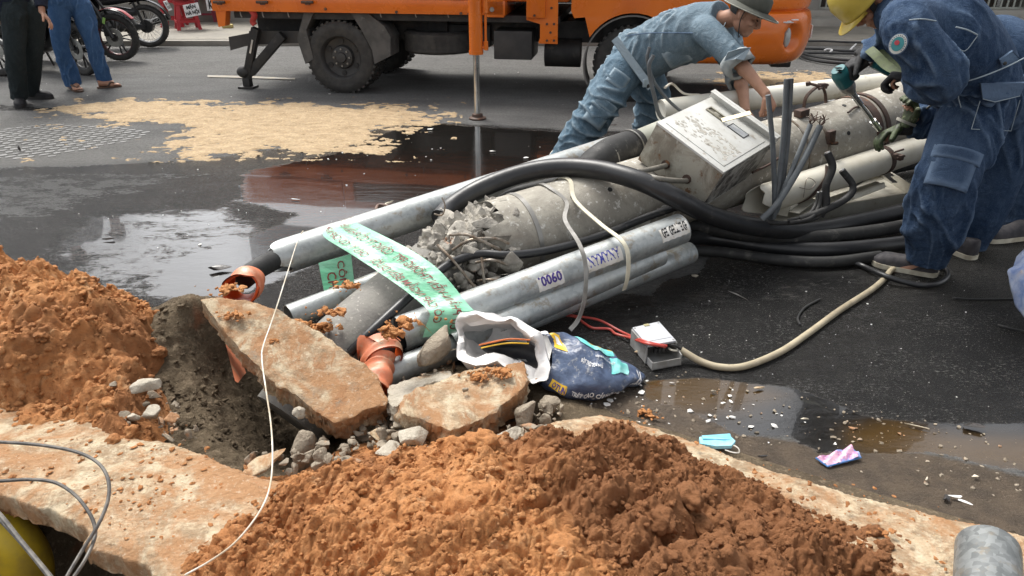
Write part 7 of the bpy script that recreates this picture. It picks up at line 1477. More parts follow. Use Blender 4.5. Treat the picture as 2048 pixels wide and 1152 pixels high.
# bed side
zl = TP(700, 27).z; a_, b_ = TP(423, 12, -.06), TP(1010, 38, -.06); zr = .79
mb = MB(); mb.box(((a_.x + b_.x) / 2, .82, zr + .065), (b_.x - a_.x, 1.76, .13), None, .006); tp('bed_rail', mb, M_or)
mb = MB(); hx_ = TP(648, 12, -.06).x; mb.box(((a_.x + hx_) / 2, -.058, zr + .29), (hx_ - a_.x - .01, .03, .30), None, .006); mb.box(((a_.x + hx_) / 2, -.078, zr + .165), (hx_ - a_.x - .01, .02, .035), None, .004); tp('tail_side_panel', mb, M_or)
x0_, x1_ = hx_ + .005, TP(928, 20, -.06).x; mb = MB(); mb.box(((x0_ + x1_) / 2, -.055, zr + .41), (x1_ - x0_, .03, .08), None, .006); mb.box((x0_ + .055, -.055, zr + .25), (.11, .03, .24), None, .006); mb.box((x1_ - .055, -.055, zr + .25), (.11, .03, .24), None, .006); tp('side_frame', mb, M_or)
mb = MB(); mb.box(((x0_ + x1_) / 2, -.04, zr + .25), (x1_ - x0_ - .2, .01, .24)); sg_ = tp('dark_inset', mb, M_chas)
mb = MB()
for k in range(6): mb.box(((x0_ + x1_) / 2, -.052, zr + .165 + k * .04), (x1_ - x0_ - .26, .008, .007 + .004 * (k % 2)))
tp('pale_trim_lines', mb, M_alu, sg_)
mb = MB(); mb.box(((a_.x + x1_) / 2, .82, zr + .40), (x1_ - a_.x, 1.6, .06)); tp('bed_deck', mb, M_chas)
mb = MB(); p0, p1 = TP(430, 18, -.05), TP(452, 18, -.05); q0, q1 = TP(437, 54, -.05), TP(450, 52, -.05); mb.prism([p0, p1, Vector((q1.x, -.05, q1.z)), Vector((q0.x, -.05, q0.z + .0))], (0, .10, 0)); tp('tail_corner_leg', mb, M_or)
for px in (440, 526, 616): mb = MB(); q = TP(px, 4, -.08); mb.cyl(q + Vector((-.06, -.02, .0)), q + Vector((.06, -.02, .0)), .014, seg=10); mb.box(q + Vector((0, -.015, -.01)), (.05, .02, .03), None, .003); tp('hinge', mb, M_rust)
for px in (480, 524, 575, 760, 830, 895): mb = MB(); q = TP(px, 24, -.02); mb.tube([q + Vector((0, 0, .03)), q + Vector((.004, 0, -.03)), q + Vector((.012, 0, -.05))], .006, 6, 3); tp('tie_hook', mb, M_strap)
for px, py in ((651, 18), (793, 24), (922, 27), (938, 28)): mb = MB(); q = TP(px, py, -.062); mb.cyl(q, q + Vector((0, -.008, 0)), .014, seg=8); tp('rail_bolt', mb, M_rust)
# hydraulics cabinet pieces behind the front leg
mb = MB(); p0, p1 = TP(972, 38, -.07), TP(1008, 38, -.07); mb.box(((p0.x + p1.x) / 2, .3, zr + .28), (p1.x - p0.x, .72, .60), None, .012); tp('side_cabinet', mb, M_or)
mb = MB(); q = TP(984, 19, -.07); mb.cyl(q, q + Vector((0, -.006, 0)), .022, seg=16); tp('cabinet_lock', mb, M_strap)
mb = MB(); p0, p1 = TP(1052, 36, -.10), TP(1090, 36, -.10); mb.box(((p0.x + p1.x) / 2, -.06, p0.z + .42), (p1.x - p0.x, .07, .84), None, .012); tp('mast_guard', mb, M_or)
O_ = [TP(*q, -.06) for q in ((1053, 40), (1080, 48), (1080, 76), (1077, 84), (1078, 87), (1115, 88), (1117, -60), (1053, -60))]; mb = MB(); mb.prism(O_, (0, .03, 0)); pl_ = tp('mast_bracket', mb, M_or, smooth=False)
for px, py in ((1094, 48), (1108, 48), (1101, 65), (1094, 81), (1108, 81), (1103, 16), (1069, 31)): mb = MB(); q = TP(px, py, -.062 if px > 1070 else -.1); mb.cyl(q, q + Vector((0, -.01, 0)), .012, seg=6); tp('bracket_bolt', mb, M_rust, pl_)
mb = MB(); p = TP(1085, 20, .8); mb.cyl((p.x, .8, .9), (p.x, .8, 2.3), .28, seg=32); mb.box((p.x, .8, 1.15), (.7, 1.5, .5), None, .04); tp('crane_mast', mb, M_or)
mb = MB(); mb.bar((p.x, .8, 2.25), (a_.x - .4, .8, 2.05), .34, .38, bev=.02); mb.bar((p.x - .6, .8, 2.55), (a_.x + .3, .8, 2.35), .22, .22, bev=.02); tp('crane_boom', mb, M_gbox)
# mudguards and flaps
mb = MB(); pts = [(701, 26), (737, 28), (768, 52), (781, 74), (781, 112), (749, 128), (744, 100), (722, 58)]; mb.prism([TP(*q, -.01) for q in pts], (0, .30, 0)); tp('mud_flap', mb, M_flap, smooth=False)
mb = MB(); pts = [(608, 24), (627, 26), (612, 60), (627, 118), (611, 128), (594, 78), (598, 62)]; mb.prism([TP(*q, -.01) for q in pts], (0, .30, 0)); tp('mud_flap', mb, M_flap, smooth=False)
# rear underrun plate and folding rear leg
mb = MB(); mb.prism([TP(*q, .15) for q in ((457, 74), (500, 66), (500, 90), (461, 101))], (0, .03, 0)); mb.prism([TP(*q, .18) for q in ((498, 62), (600, 62), (600, 86), (498, 90))], (0, .03, 0)); tp('underrun_plate', mb, M_gbox, smooth=False)
mb = MB(); f0 = G(497, 176) - T0; f0 = Vector((f0.dot(TD), f0.dot(TN), 0)); lg0 = TP(512, 56, .10); mb.bar(lg0, Vector((f0.x, f0.y, .10)), .08, .07, (0, 1, 0), .008); rl = tp('rear_leg', mb, M_chas)
mb = MB(); k0 = TP(566, 70, .12); mb.bar(k0, Vector((f0.x + .05, f0.y, .16)), .09, .07, (0, 1, 0), .008); tp('leg_brace', mb, M_chas, rl); mb = MB(); mb.box((f0.x, f0.y, .012), (.17, .14, .022), None, .004); mb.box((f0.x, f0.y, .06), (.08, .08, .09), None, .01); mb.ell((f0.x - .02, f0.y - .02, .17), (.07, .06, .06)); tp('foot_plate', mb, M_chas, rl)
mb = MB(); q = lg0.lerp(Vector((f0.x, f0.y, .1)), .22); q2 = lg0.lerp(Vector((f0.x, f0.y, .1)), .48); mb.bar(q + Vector((0.005, -.045, 0)), q2 + Vector((.005, -.045, 0)), .018, .006, (0, 1, 0)); tp('reflector_strip', mb, M_alu, rl)
mb = MB(); q = TP(502, 20, -.03); mb.tube([q, q + Vector((.03, 0, -.05)), q + Vector((.0, 0, -.11)), q + Vector((.02, 0, -.14))], (.03, .01), 8, 5); tp('red_rag', mb, simple('red cloth', (.45, .05, .04), rough=.8))
# front hydraulic leg
f1_ = G(955, 238) - T0; f1_ = Vector((f1_.dot(TD), f1_.dot(TN), 0)); zt = WY(955, 107, (T0 + TD * f1_.x + TN * f1_.y).y).z
mb = MB(); mb.tube([Vector((f1_.x, f1_.y, zt)), Vector((f1_.x, f1_.y, 1.5))], .058, 28); band(mb, Vector((f1_.x, f1_.y, zt + .01)), Vector((0, 0, 1)), .058, .03, .004, 28); ol = tp('outrigger_cylinder', mb, M_or)
mb = MB(); mb.cyl((f1_.x, f1_.y, .05), (f1_.x, f1_.y, zt + .1), .027, seg=24); tp('chrome_rod', mb, M_chrome if 'M_chrome' in globals() else M_alu, ol)
mb = MB(); mb.lathe([(0, 0), (.075, 0), (.078, .012), (.05, .022), (.046, .045), (.03, .05), (0, .05)], (f1_.x, f1_.y, .002), (0, 0, 1), 32); tp('foot', mb, M_rust, ol)
mb = MB(); x2 = f1_.x + .085; mb.cyl((x2, f1_.y, zt + .06), (x2, f1_.y, 1.3), .011); mb.cyl((x2, f1_.y, zt + .33), (x2, f1_.y, zt + .46), .024); mb.cyl((x2, f1_.y, zt + .03), (x2, f1_.y, zt + .10), .02); mb.cyl((x2 - .04, f1_.y, zt + .05), (x2 + .02, f1_.y, zt + .05), .012); tp('hydraulic_line', mb, M_or, ol)
mb = MB(); mb.bar((f1_.x, f1_.y, 1.35), (f1_.x, .6, 1.35), .14, .14); tp('outrigger_beam', mb, M_or, ol)
# cab
def arc(cx, cz, r, a0, a1, n=14): return [Vector((cx + r * math.cos(R(a0 + (a1 - a0) * i / n)), 0, cz + r * math.sin(R(a0 + (a1 - a0) * i / n)))) for i in range(n + 1)]
xc0 = TP(1143, 20, -.05).x; xn = TP(1600, 40, .3).x; fz = TP(1150, 36, -.05).z
A = arc(fw.x, .36, .47, 148, 20); o = [Vector((xc0, 0, 1.15)), Vector((xc0, 0, fz + .06)), Vector((xc0 + .03, 0, fz)), Vector((A[0].x - .05, 0, fz + .01))] + A + [Vector((fw.x + .52, 0, .62)), Vector((xn - .45, 0, .62)), Vector((xn - .36, 0, 1.15))]
mb = MB(); mb.prism([Vector((q.x, -.07, q.z)) for q in o], (0, .05, 0)); tp('cab_side', mb, M_or, angle=30)
mb = MB(); mb.box(((xc0 + xn - .22) / 2, .82, 1.3), (xn - .22 - xc0, 1.74, .42), None, .06); mb.box(((xc0 + xn - .5) / 2, .82, 1.85), (xn - .62 - xc0, 1.66, .8), None, .15); cb = tp('cab_shell', mb, M_or)
mb = MB(); mb.box(((xc0 + xn - .5) / 2 + .05, -.018, 1.85), (xn - 1.0 - xc0, .02, .5), None, .008); tp('side_window', mb, simple('dark window glass', (.02, .025, .03), rough=.08, bump=0), cb)
mb = MB(); mb.bar(Vector((xc0 + .3, .8, .75)), Vector((xn - .4, .8, .75)), 1.3, .5); tp('engine_underside', mb, M_chas)
mb = MB(); AA = arc(fw.x, .36, .445, 205, 60, 16)
for i in range(16): mb.bar(Vector((AA[i].x, .10, AA[i].z)), Vector((AA[i + 1].x, .10, AA[i + 1].z)), .34, .014, (AA[i].x - fw.x, 0, AA[i].z - .36))
tp('wheel_arch_liner', mb, simple('dusty plastic liner', (.17, .16, .145), (.11, .105, .1), 10, .75), angle=60)
# rounded nose: one pressed skin swept round the front, with hollows for lamp and air duct
pth, _ = catmull([Vector((fw.x + .50, -.03, 0)), Vector((xn - .50, -.03, 0)), Vector((xn - .24, .01, 0)), Vector((xn - .06, .17, 0)), Vector((xn + .02, .45, 0)), Vector((xn + .03, .82, 0)), Vector((xn + .02, 1.19, 0)), Vector((xn - .06, 1.47, 0)), Vector((xn - .24, 1.63, 0)), Vector((xn - .6, 1.67, 0))], 14)
prf, _ = catmull([Vector((q_, z_, 0)) for q_, z_ in ((-.22, .40), (-.04, .385), (.06, .43), (.105, .54), (.115, .66), (.105, .78), (.085, .835), (.045, .86), (.075, .89), (.085, 1.0), (.075, 1.18), (.05, 1.38))], 5)
V_ = []; NP = len(prf)
for i, p in enumerate(pth):
    d = (pth[min(i + 1, len(pth) - 1)] - pth[max(i - 1, 0)]).normalized(); nn_ = Vector((d.y, -d.x, 0)); fr = sstep(0, 14, np.float64(i)) * sstep(len(pth) - 1, len(pth) - 15, np.float64(i))
    for q in prf: V_.append(p + nn_ * (q.x * (.35 + .65 * float(fr)) + .0) + Vector((0, 0, q.y)))
n_ = Vector((.80, -.60, 0)).normalized(); t_ = n_.cross(Vector((0, 0, 1))); q0 = min(V_, key=lambda v: (v - Vector((xn - .12, -.0, .64))).length); hol = [(q0, .105, .125, .075), (q0 - t_ * -.22 + Vector((0, 0, .06)), .055, .07, .05), (q0 + t_ * .24 + Vector((0, 0, -.11)), .07, .045, .04)]
if hol[1][0].x < q0.x: t_ = -t_; hol = [(q0, .105, .125, .075), (q0 + t_ * .0 + Vector((0, .22, .07)), .06, .07, .05), (q0 + Vector((0, .20, -.10)), .07, .045, .04)]
for k, v in enumerate(V_):
    for c, a, b, dp in hol:
        r = math.sqrt((((v.xy - c.xy).length) / a) ** 2 + ((v.z - c.z) / b) ** 2)
        if r < 1: V_[k] = V_[k] - n_ * dp * (1 - r ** 4)
mb = MB(); mb.add(V_, [(i * NP + j, (i + 1) * NP + j, (i + 1) * NP + j + 1, i * NP + j + 1) for i in range(len(pth) - 1) for j in range(NP - 1)])
bp = tp('bumper', mb, M_or, angle=60); RM = Matrix((t_, n_, Vector((0, 0, 1)))).transposed()
lp = TP(1545, 70, q0.y); tp('fog_lamp', MB().ell(q0 - n_ * .035 + Vector((-.03, -.01, .0)), (.048, .03, .088), RM, 20, 12), M_lens, bp)
mb = MB(); rs = random.Random(2)
for k in range(7): q = q0 + Vector((rs.uniform(-.15, -.02), -.04, rs.uniform(.125, .16))); mb.box(q, (.06 * rs.uniform(.4, 1.3), .03, .008), Matrix.Rotation(R(20), 3, 'Z'))
tp('scuff_mark', mb, M_whp, bp)
mb = MB(); mb.box((xn + .19, .82, .62), (.012, .42, .12)); npz = tp('number_plate', mb, M_whp, bp)
mb = MB(); mb.box((xn - .03, 1.0, .30), (.2, .5, .1), None, .02); tp('tow_bracket', mb, M_chas)
# ================================================================== MOTORCYCLES, STALL, FAR SIDE
M_bkpl = simple('glossy black plastic', (.012, .012, .013), (.02, .02, .021), 8, .25, bump=0); M_satin = simple('satin dark metal', (.06, .06, .06), (.04, .04, .04), 20, .4, .5, bump=0); M_redp = simple('red bodywork', (.35, .02, .02), rough=.3, bump=0); M_disc = simple('brake disc steel', (.55, .55, .52), rough=.35, metal=.7, bump=0)
def bike(label, loc, yaw, col, group, spokes=False, rim_col=None, cover=None, lean=0.0, plate=None):
    root = tag(empty('motorcycle', loc, yaw), label, 'motorcycle', group); root.rotation_euler = (lean, 0, yaw)
    T = lambda name, mb, m, parent=root, **k: build(name, mb, m, parent, local=True, **k)
    Rw = .29; F, Rr = Vector((1.24, 0, Rw)), Vector((0, 0, Rw))
    for nm, c in (('front_wheel', F), ('rear_wheel', Rr)):
        wv = .045 if nm[0] == 'f' else .055; mb = MB(); mb.lathe([(.222, wv * .7), (.25, wv), (.275, wv * .9), (Rw, wv * .45), (Rw + .003, 0), (Rw, -wv * .45), (.275, -wv * .9), (.25, -wv), (.222, -wv * .7)], c, (0, 1, 0), 56)
        for k in range(44):
            a = 2 * math.pi * k / 44
            for s_ in (-1, 1): mb.box(c + Vector((math.cos(a), 0, math.sin(a))) * (Rw - .006) + Vector((0, s_ * wv * .55, 0)), (.016, .02, .012), Matrix.Rotation(-a - math.pi / 2, 3, 'Y'))
        wh = T(nm, mb, M_tyre); mb = MB(); mb.lathe([(.226, .028), (.213, .024), (.206, .014), (.206, -.014), (.213, -.024), (.226, -.028), (.226, .028)], c, (0, 1, 0), 48); T('rim', mb, rim_col or M_satin, wh); mb = MB()
        if spokes:
            for k in range(36): a = 2 * math.pi * k / 36; s_ = 1 if k % 2 else -1; mb.cyl(c + Vector((math.cos(a + .25 * s_) * .04, s_ * .03, math.sin(a + .25 * s_) * .04)), c + Vector((math.cos(a), 0, math.sin(a))) * .21, .0022, seg=5)
        else:
            for k in range(5):
                for s_ in (-.18, .18): a = 2 * math.pi * k / 5; mb.bar(c + Vector((math.cos(a) * .03, 0, math.sin(a) * .03)), c + Vector((math.cos(a + s_), 0, math.sin(a + s_))) * .21, .016, .016, (0, 1, 0), .003)
        T('spokes', mb, M_alu if spokes else M_satin, wh); mb = MB(); mb.cyl(c + Vector((0, -.06, 0)), c + Vector((0, .06, 0)), .045 if not (spokes and nm[0] == 'r') else .09, seg=24); T('hub', mb, M_satin, wh)
        if not spokes:
            mb = MB(); mb.lathe([(.055, -.052), (.115, -.052), (.115, -.047), (.055, -.047), (.055, -.052)], c, (0, 1, 0), 40); T('brake_disc', mb, M_disc, wh)
            for k in range(10): pass
            mb = MB(); mb.box(c + Vector((-.085, -.055, .06)), (.05, .05, .09), None, .01); T('caliper', mb, M_satin, wh)
    hd_ = Vector((.98, 0, .92)); fk = (hd_ - F).normalized()
    for s_ in (-1, 1): mb = MB(); mb.cyl(F + Vector((0, s_ * .085, 0)), F + fk * .38 + Vector((0, s_ * .085, 0)), .024); mb.cyl(F + fk * .36 + Vector((0, s_ * .085, 0)), hd_ + Vector((0, s_ * .085, -.1)), .017); T('fork_tube', mb, M_satin)
    mb = MB(); pts = [F + Vector((math.cos(R(a)), 0, math.sin(R(a)))) * .335 for a in (28, 50, 75, 100, 125, 150, 172)]; mb.tube(pts, [(.045, .008), (.06, .012), (.065, .014), (.065, .014), (.062, .012), (.055, .010), (.04, .008)], 14, 5, ref=(0, 1, 0)); T('front_fender', mb, col)
    mb = MB(); pts = [Rr + Vector((math.cos(R(a)), 0, math.sin(R(a)))) * .345 for a in (60, 85, 110, 135, 160)]; mb.tube(pts, [(.07, .012)] * 5, 14, 5, ref=(0, 1, 0)); T('rear_fender', mb, M_bkpl)
    mb = MB(); mb.tube([Vector((.1, 0, .48)), Vector((.42, 0, .46)), Vector((.62, 0, .36)), Vector((.9, 0, .52)), hd_ + Vector((-.05, 0, -.12))], [(.07, .05), (.10, .10), (.12, .12), (.10, .10), (.06, .06)], 16, 6, ref=(0, 1, 0)); mb.ell((.55, 0, .34), (.20, .13, .13)); mb.ell((.42, 0, .30), (.14, .15, .10)); T('engine', remesh(mb, .016, 1), M_satin, angle=60)
    mb = MB(); mb.tube([Vector((-.22, 0, .80)), Vector((.0, 0, .72)), Vector((.35, 0, .68)), Vector((.62, 0, .66)), Vector((.84, 0, .80)), Vector((1.0, 0, .98))], [(.05, .04), (.10, .08), (.13, .10), (.11, .09), (.16, .14), (.13, .12)], 20, 6, ref=(0, 1, 0))
    for s_ in (-1, 1): mb.tube([Vector((.93, s_ * .12, .92)), Vector((.88, s_ * .17, .66)), Vector((.76, s_ * .14, .44)), Vector((.62, s_ * .10, .34))], [(.05, .09), (.03, .13), (.03, .11), (.02, .04)], 14, 5, ref=(0, 1, 0))
    mb.ell((1.03, 0, .96), (.12, .15, .12)); T('fairing', remesh(mb, .013, 3), col, angle=180)
    mb = MB(); mb.tube([Vector((-.16, 0, .80)), Vector((.1, 0, .79)), Vector((.38, 0, .75)), Vector((.62, 0, .77))], [(.07, .03), (.12, .045), (.13, .045), (.08, .03)], 18, 5, ref=(0, 1, 0)); T('seat', mb, M_bkpl)
    mb = MB(); mb.tube([Vector((.88, -.36, 1.02)), Vector((.92, -.2, 1.05)), Vector((.95, 0, 1.0)), Vector((.92, .2, 1.05)), Vector((.88, .36, 1.02))], .014, 10, 6); hb = T('handlebar', mb, M_satin)
    for s_ in (-1, 1): mb = MB(); mb.cyl((.89, s_ * .26, 1.035), (.875, s_ * .39, 1.02), .02); T('grip', mb, M_blk_matte, hb); mb = MB(); mb.cyl((.93, s_ * .22, 1.05), (.90, s_ * .30, 1.2), .005, seg=6); mb.ell((.89, s_ * .31, 1.23), (.015, .06, .04)); T('mirror', mb, M_bkpl, hb)
    mb = MB(); mb.ell((1.11, 0, .96), (.06, .10, .07)); T('headlight', mb, M_lens)
    mb = MB(); mb.ell((-.25, 0, .79), (.03, .07, .035)); T('tail_light', mb, M_redp)
    mb = MB(); mb.tube([Vector((.52, -.12, .24)), Vector((.3, -.15, .22)), Vector((.1, -.17, .28)), Vector((-.28, -.17, .40))], [.018, .022, .045, .05], 14, 5); T('exhaust', mb, M_satin)
    mb = MB(); mb.bar((.6, .1, .32), (0, .1, .29), .03, .07, bev=.01); mb.bar((.1, -.11, .62), (0.0, -.11, .3), .03, .03); mb.bar((.1, .11, .62), (0.0, .11, .3), .03, .03); T('swing_arm', mb, M_satin)
    mb = MB(); mb.bar((.38, .1, .25), (.30, .22, .01), .018, .018); T('side_stand', mb, M_satin)
    if plate:
        mb = MB(); mb.box((-.33, 0, .56), (.006, .19, .14), Matrix.Rotation(R(22), 3, 'Y'), .002); pt = T('number_plate', mb, M_whp); mb = MB(); m_ = Matrix.Rotation(R(22), 3, 'Y')
        for k, t_ in enumerate(plate): wrap_text(mb, t_, lambda u, v: Vector((-.33, 0, .56)) + m_ @ Vector((-.006, .075 - .15 * u, .01 - .055 * k + .045 * v)), bold=.03)
        T('lettering', mb, M_ink_k, pt, smooth=False)
    if cover:
        mb = MB(); mb.tube([Vector((.62, 0, .36)), Vector((.75, 0, .62)), Vector((.80, 0, .90))], [(.21, .07), (.23, .09), (.19, .08)], 20, 6, ref=(0, 1, 0)); T('camouflage_cover', remesh(mb, .014, 2, folds(.012, 12, 4)), cover, angle=180)
    return root
gm = 'motorcycles parked behind the onlookers'
def bike_at(px, py, yaw, front): 
    p = G(px, py); return p - Vector((math.cos(yaw), math.sin(yaw), 0)) * (1.24 if front else 0)
mk_ = Mt('camouflage fabric'); n_ = mk_.noise(14, 3, .6); n2_ = mk_.noise(19, 3, .6, sc=(1, 2, 1)); mk_.col(mk_.mix(mk_.ramp(n2_, .52, .56), mk_.mix(mk_.ramp(n_, .47, .52), (.09, .11, .045), (.36, .33, .22)), (.03, .03, .02))); mk_.set('Roughness', .85); M_camo = mk_.m
M_rimred = simple('dark red rim', (.12, .03, .03), (.03, .03, .03), 20, .35, .3, bump=0)
y_ = R(-4); b = bike('black and red motorcycle whose front wheel with a perforated disc stands clear, nearest the truck', bike_at(243, 121, y_, True), y_, M_bkpl, gm, rim_col=M_rimred)
mb = MB(); mb.box((1.19, -.115, .50), (.035, .004, .075), Matrix.Rotation(R(20), 3, 'Y')); st_ = build('green_sticker', mb, simple('lime sticker', (.35, .6, .15), rough=.5, bump=0), b, local=True)
mb = MB(); pts = [Vector((1.24, -.0, .29)) + Vector((math.cos(R(a)), 0, math.sin(R(a)))) * .352 for a in (40, 65, 90, 115)]; mb.tube(pts, (.04, .006), 10, 5, ref=(0, 1, 0)); build('red_fender_stripe', mb, M_redp, b, local=True)
y_ = R(180 + 8); bike('dark motorcycle with a spoked rear wheel and white number plate, beside the red stools', bike_at(303, 94, y_, False), y_, M_bkpl, gm, spokes=True, rim_col=M_alu, plate=('38-C1', '113.29'))
y_ = R(-28); bike('black scooter with a camouflage cover, right behind the man in blue jeans', bike_at(173, 150, y_, True), y_, simple('black scooter body', (.015, .015, .016), (.03, .03, .032), 5, .3, bump=0), gm, cover=M_camo)
y_ = R(8); bike('motorcycle at the left edge, behind the man in charcoal trousers', bike_at(4, 152, y_, True), y_, simple('dark teal bodywork', (.02, .05, .055), rough=.3, bump=0), gm)

# ---- fruit stall: stools, baskets, greens, price signs
M_stool = simple('red plastic stool', (.50, .035, .045), (.42, .03, .04), 8, .4, bump=0); M_stoold = simple('dark red plastic stool', (.22, .02, .04), (.16, .02, .035), 8, .5, bump=0); M_leaf = simple('stall greens', (.13, .19, .04), (.30, .30, .09), 30, .7, bump=.5, c3=(.5, .42, .2), s3=35, t3=(.6, .7)); M_bask = simple('brown basket', (.13, .09, .06), (.08, .05, .035), 40, .8)
def stool(p, yaw, m, label, h=.46, w0=.13, w1=.19):
    rt = tag(empty('plastic_stool', p, yaw), label, 'stool', 'plastic stools of the fruit stall'); T = lambda n_, mb: build(n_, mb, m, rt, local=True)
    mb = MB(); mb.box((0, 0, h - .015), (w0 * 2 + .04, w0 * 2 + .04, .03), None, .012); T('seat', mb)
    for sx in (-1, 1):
        for sy in (-1, 1):
            mb = MB(); o = []; 
            for k, (z, w_) in enumerate(((0, w1), (h - .02, w0))): 
                for dx, dy in ((0, 0), (-.055, 0), (-.055, -.012), (-.012, -.012), (-.012, -.055), (0, -.055)): o.append((sx * (w_ + dx), sy * (w_ + dy), z))
            mb.add(o, [(i, (i + 1) % 6, (i + 1) % 6 + 6, i + 6) for i in range(6)] + [tuple(range(6)), tuple(range(6, 12))]); T('leg', mb)
    mb = MB(); w = w0 + (w1 - w0) * .72; z = h * .28
    for a, b in (((-w, -w), (w, -w)), ((w, -w), (w, w)), ((w, w), (-w, w)), ((-w, w), (-w, -w))): mb.bar((*a, z), (*b, z), .012, .035)
    T('stretcher', mb); mb = MB(); z = h * .88; w = w0 + .02
    for a, b in (((-w, -w), (w, -w)), ((w, -w), (w, w)), ((w, w), (-w, w)), ((-w, w), (-w, -w))): mb.bar((*a, z), (*b, z), .012, .05)
    T('apron', mb); return rt
def GZ(px, py, z): return G(px, py, z)
ZP = .068
stool(GZ(377, 58, ZP), R(28), M_stool, 'bright red plastic stool right under the white price sign'); stool(GZ(350, 52, ZP), R(10), M_stool, 'red plastic stool left of the signed one, half behind the motorcycle wheel'); stool(GZ(418, 42, ZP), R(5), M_stoold, 'dark red stool in the shade between the price signs'); stool(GZ(330, 40, ZP), R(5), M_stoold, 'dark red stool behind the spoked wheel')
def basket(p, label, seed):
    rt = tag(empty('fruit_basket', p), label, 'basket', 'baskets of greens on the stall'); mb = MB(); mb.lathe([(0, 0), (.22, 0), (.28, .07), (.275, .07), (.21, .012), (0, .012)], p, (0, 0, 1), 28); build('basket_bowl', mb, M_bask, rt)
    rs = random.Random(seed); mb = MB()
    for k in range(260):
        a, r = rs.uniform(0, 6.28), .27 * math.sqrt(rs.random()); c = p + Vector((math.cos(a) * r, math.sin(a) * r, .05 + .12 * (1 - (r / .27) ** 2) + rs.uniform(0, .04))); d = Vector((rs.gauss(0, 1), rs.gauss(0, 1), rs.gauss(.5, .6))).normalized(); s = d.orthogonal().normalized(); L = rs.uniform(.03, .09)
        mb.add([c, c + s * L * .25 + d * L * .4, c + d * L + Vector((0, 0, -.01)), c - s * L * .25 + d * L * .4], [(0, 1, 2, 3)])
    tag(build('leaves', mb, M_leaf, rt, smooth=False), kind='stuff'); return rt
b0 = GZ(377, 58, ZP); b0.z = .46 + ZP; basket(b0 + Vector((0, 0, .002)), 'basket of yellow-green leaves on the bright red stool', 1); b1 = GZ(335, 45, ZP); b1.z = .46 + ZP; basket(b1 + Vector((0, 0, .002)), 'basket of greens above the spoked wheel', 2); b2 = GZ(420, 44, ZP); b2.z = .46 + ZP; basket(b2 + Vector((0.0, 0, .002)), 'basket of greens beside the truck tail', 3)
def sign(px, py, w, h, rot, txt, label, Y, tw=None):
    c = WY(px, py, Y); rt = tag(empty('price_sign', c), label, 'sign', 'hand painted price signs'); mr = Matrix.Rotation(R(rot), 3, 'Y') @ Matrix.Rotation(R(-8), 3, 'X'); mb = MB(); mb.box(c, (w, .006, h), mr); build('board', mb, M_whp, rt)
    mb = MB()
    for t_, y0, y1, x0, x1 in txt: wrap_text(mb, t_, lambda u, v: c + mr @ Vector(((x0 + (x1 - x0) * u - .5) * w, -.006, (y0 + (y1 - y0) * v - .5) * h)), bold=.05)
    build('lettering', mb, M_ink_k, rt, smooth=False)
sY = b0.y - .27; sign(384, 20, .25, .19, -10, (('MẬN', .52, .97, .18, .80), ('HÀ NỘI', .08, .52, .06, .94)), 'white price sign with two painted words on the bright red stool', sY); sign(420, 8, .12, .20, -4, (('K', .1, .8, .3, .9),), 'white price sign half hidden by the truck tail', sY + .3)
mb = MB(); p = GZ(456, 56, ZP); mb.box(p + Vector((0, 0, .03)), (.17, .10, .06), R(5), .015); tag(build('yellow_sponge', mb, simple('yellow foam', (.62, .50, .20), rough=.8)), 'yellow block lying on the far pavement behind the truck tail', 'foam block')

# ---- far side: house fronts, folding gate
M_wall = simple('grey rendered wall', (.30, .29, .26), (.22, .21, .19), 1.5, .9, bump=.2, bs=10); M_wall2 = simple('brown shop front', (.10, .08, .065), (.07, .06, .05), 2, .8); M_gate = simple('grey green gate paint', (.36, .37, .33), (.27, .28, .25), 6, .5); M_step = simple('grey concrete step', (.36, .345, .31), (.28, .265, .235), 3, .85); M_glassd = simple('dark shop glass', (.02, .024, .028), rough=.12, bump=0)
def house(x0, x1, h, m, label, gate=False, shop=True, y=14.0):
    rt = tag(empty('shop_house', (((x0 + x1) / 2), y, 0)), label, 'house', 'shop houses across the street'); mb = MB(); W_ = x1 - x0; mb.box(((x0 + x1) / 2, y + 4, 3.0 + (h - 3.0) / 2), (W_ - .02, 8, h - 3.0)); mb.box((x0 + .2, y + .4, 1.5), (.4, .8, 3.0)); mb.box((x1 - .2, y + .4, 1.5), (.4, .8, 3.0)); build('wall', mb, m, rt)
    mb = MB(); mb.box(((x0 + x1) / 2, y + .9, 1.5), (W_ - .85, .06, 2.99)); build('shop_interior', mb, M_wall2, rt); mb = MB(); mb.box(((x0 + x1) / 2, y - .5, 3.05), (W_ - .1, 1.3, .12)); build('awning', mb, M_step, rt)
    for k in range(max(1, int(h // 3.2))):
        for q in (.28, .72):
            mb = MB(); mb.box((x0 + W_ * q, y - .01, 4.6 + k * 3.0), (1.0, .06, 1.3)); w_ = build('window', mb, M_glassd, rt)
    mb = MB(); mb.box(((x0 + x1) / 2, y + .0, .20), (W_ - .04, .5, .16), None, .01); build('step', mb, M_step, rt)
    if gate:
        mb = MB(); n = int(W_ / .115)
        for k in range(n): x = x0 + .45 + k * .115; mb.bar((x, y + .12, .30), (x, y + .12, 2.8), .03, .02, (0, 1, 0))
        g = build('folding_gate', mb, M_gate, rt); mb = MB()
        for k in range(n - 1):
            x = x0 + .45 + k * .115
            for z in (.32, .62, .92, 1.22, 1.52): mb.tube([Vector((x, y + .10, z + .28)), Vector((x + .03, y + .10, z + .22)), Vector((x + .0575, y + .10, z + .12)), Vector((x + .085, y + .10, z + .22)), Vector((x + .115, y + .10, z + .28))], .008, 5, 2)
        tag(build('scissor_links', mb, M_gate, g), kind='stuff'); mb = MB(); mb.box(((x0 + x1) / 2, y + .12, .29), (W_ - .8, .05, .03)); build('gate_rail', mb, M_gate, rt)
    return rt
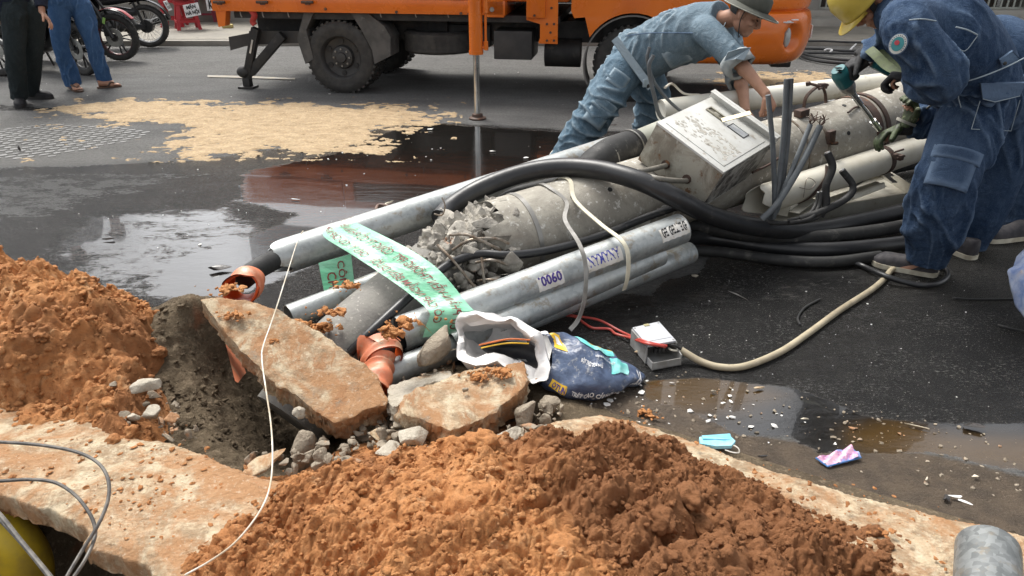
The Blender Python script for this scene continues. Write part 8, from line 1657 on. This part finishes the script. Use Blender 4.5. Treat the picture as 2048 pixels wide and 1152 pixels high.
house(-2.2, 2.0, 6.2, M_wall, 'narrow grey house front behind the tail of the truck'); house(2.02, 5.0, 6.5, M_wall2, 'dark brown house front behind the truck cab'); house(5.02, 9.5, 5.6, M_wall, 'house front with a grey folding gate at the top right', gate=True); house(9.52, 15, 6, M_wall2, 'brown house front beyond the right edge')
mb = MB(); mb.box((-9.0, 14.2, .75), (13.5, .2, 1.4), None, .01); tag(build('boundary_wall', mb, M_wall), 'low grey wall behind the fruit stall and motorcycles', 'wall')
mb = MB(); mb.box((7.0, 13.55, .10), (7, .5, .16), None, .01); tag(build('doorstep', mb, M_step), kind='structure')
gk = 'black cables lying along the far edge of the road'
for pts, r_, lb in (([(1540, 88, 0, .05), (1575, 100, 0, .03), (1620, 118, 0, .025), (1690, 127, 0, .025), (1780, 128, 0, .025), (1900, 126, 0, .025)], .022, 'black cable running from under the bumper past the yellow helmet'), ([(1580, 100, 0, .03), (1625, 112, 0, .025), (1690, 120, 0, .025), (1780, 122, 0, .025), (1900, 120, 0, .025)], .018, 'black cable just beyond the bumper cable'), ([(1480, 108, 0, .02), (1600, 106, 0, .02), (1700, 107, 0, .02), (1850, 108, 0, .02)], .016, 'straight black cable at the foot of the far kerb'),
                    ([(1540, 97, 0, .02), (1640, 98, 0, .02), (1700, 102, 0, .02), (1850, 99, 0, .02)], .016, 'black cable with a white tie behind the helmet'), ([(1560, 84, 0, .14), (1640, 82, 0, .14), (1720, 85, 0, .14), (1850, 84, 0, .14)], .014, 'farthest thin black cable, up on the far pavement')): cable('ground_cable', pts, r_, M_blk, lb, 'cable', gk, 8)
mb = MB(); mb.tube([G(1648, 101, .03), G(1655, 98, .05), G(1664, 100, .04), G(1660, 104, .03)], .012, 8, 5); tag(build('cable_tie', mb, M_whp), 'white plastic tie lying round the black cables on the far road', 'cable tie')
for k, (a, b, lb) in enumerate((((1700, 100), (1712, 88), 'white cable tie tail beside the sleeve'), ((1715, 104), (1790, 122), 'pale stick behind the working hands'))): mb = MB(); mb.cyl(G(*a, .03), G(*b, .05), .012, seg=8); tag(build('plastic_stick', mb, M_whp if k == 0 else M_pvc), lb, 'stick')
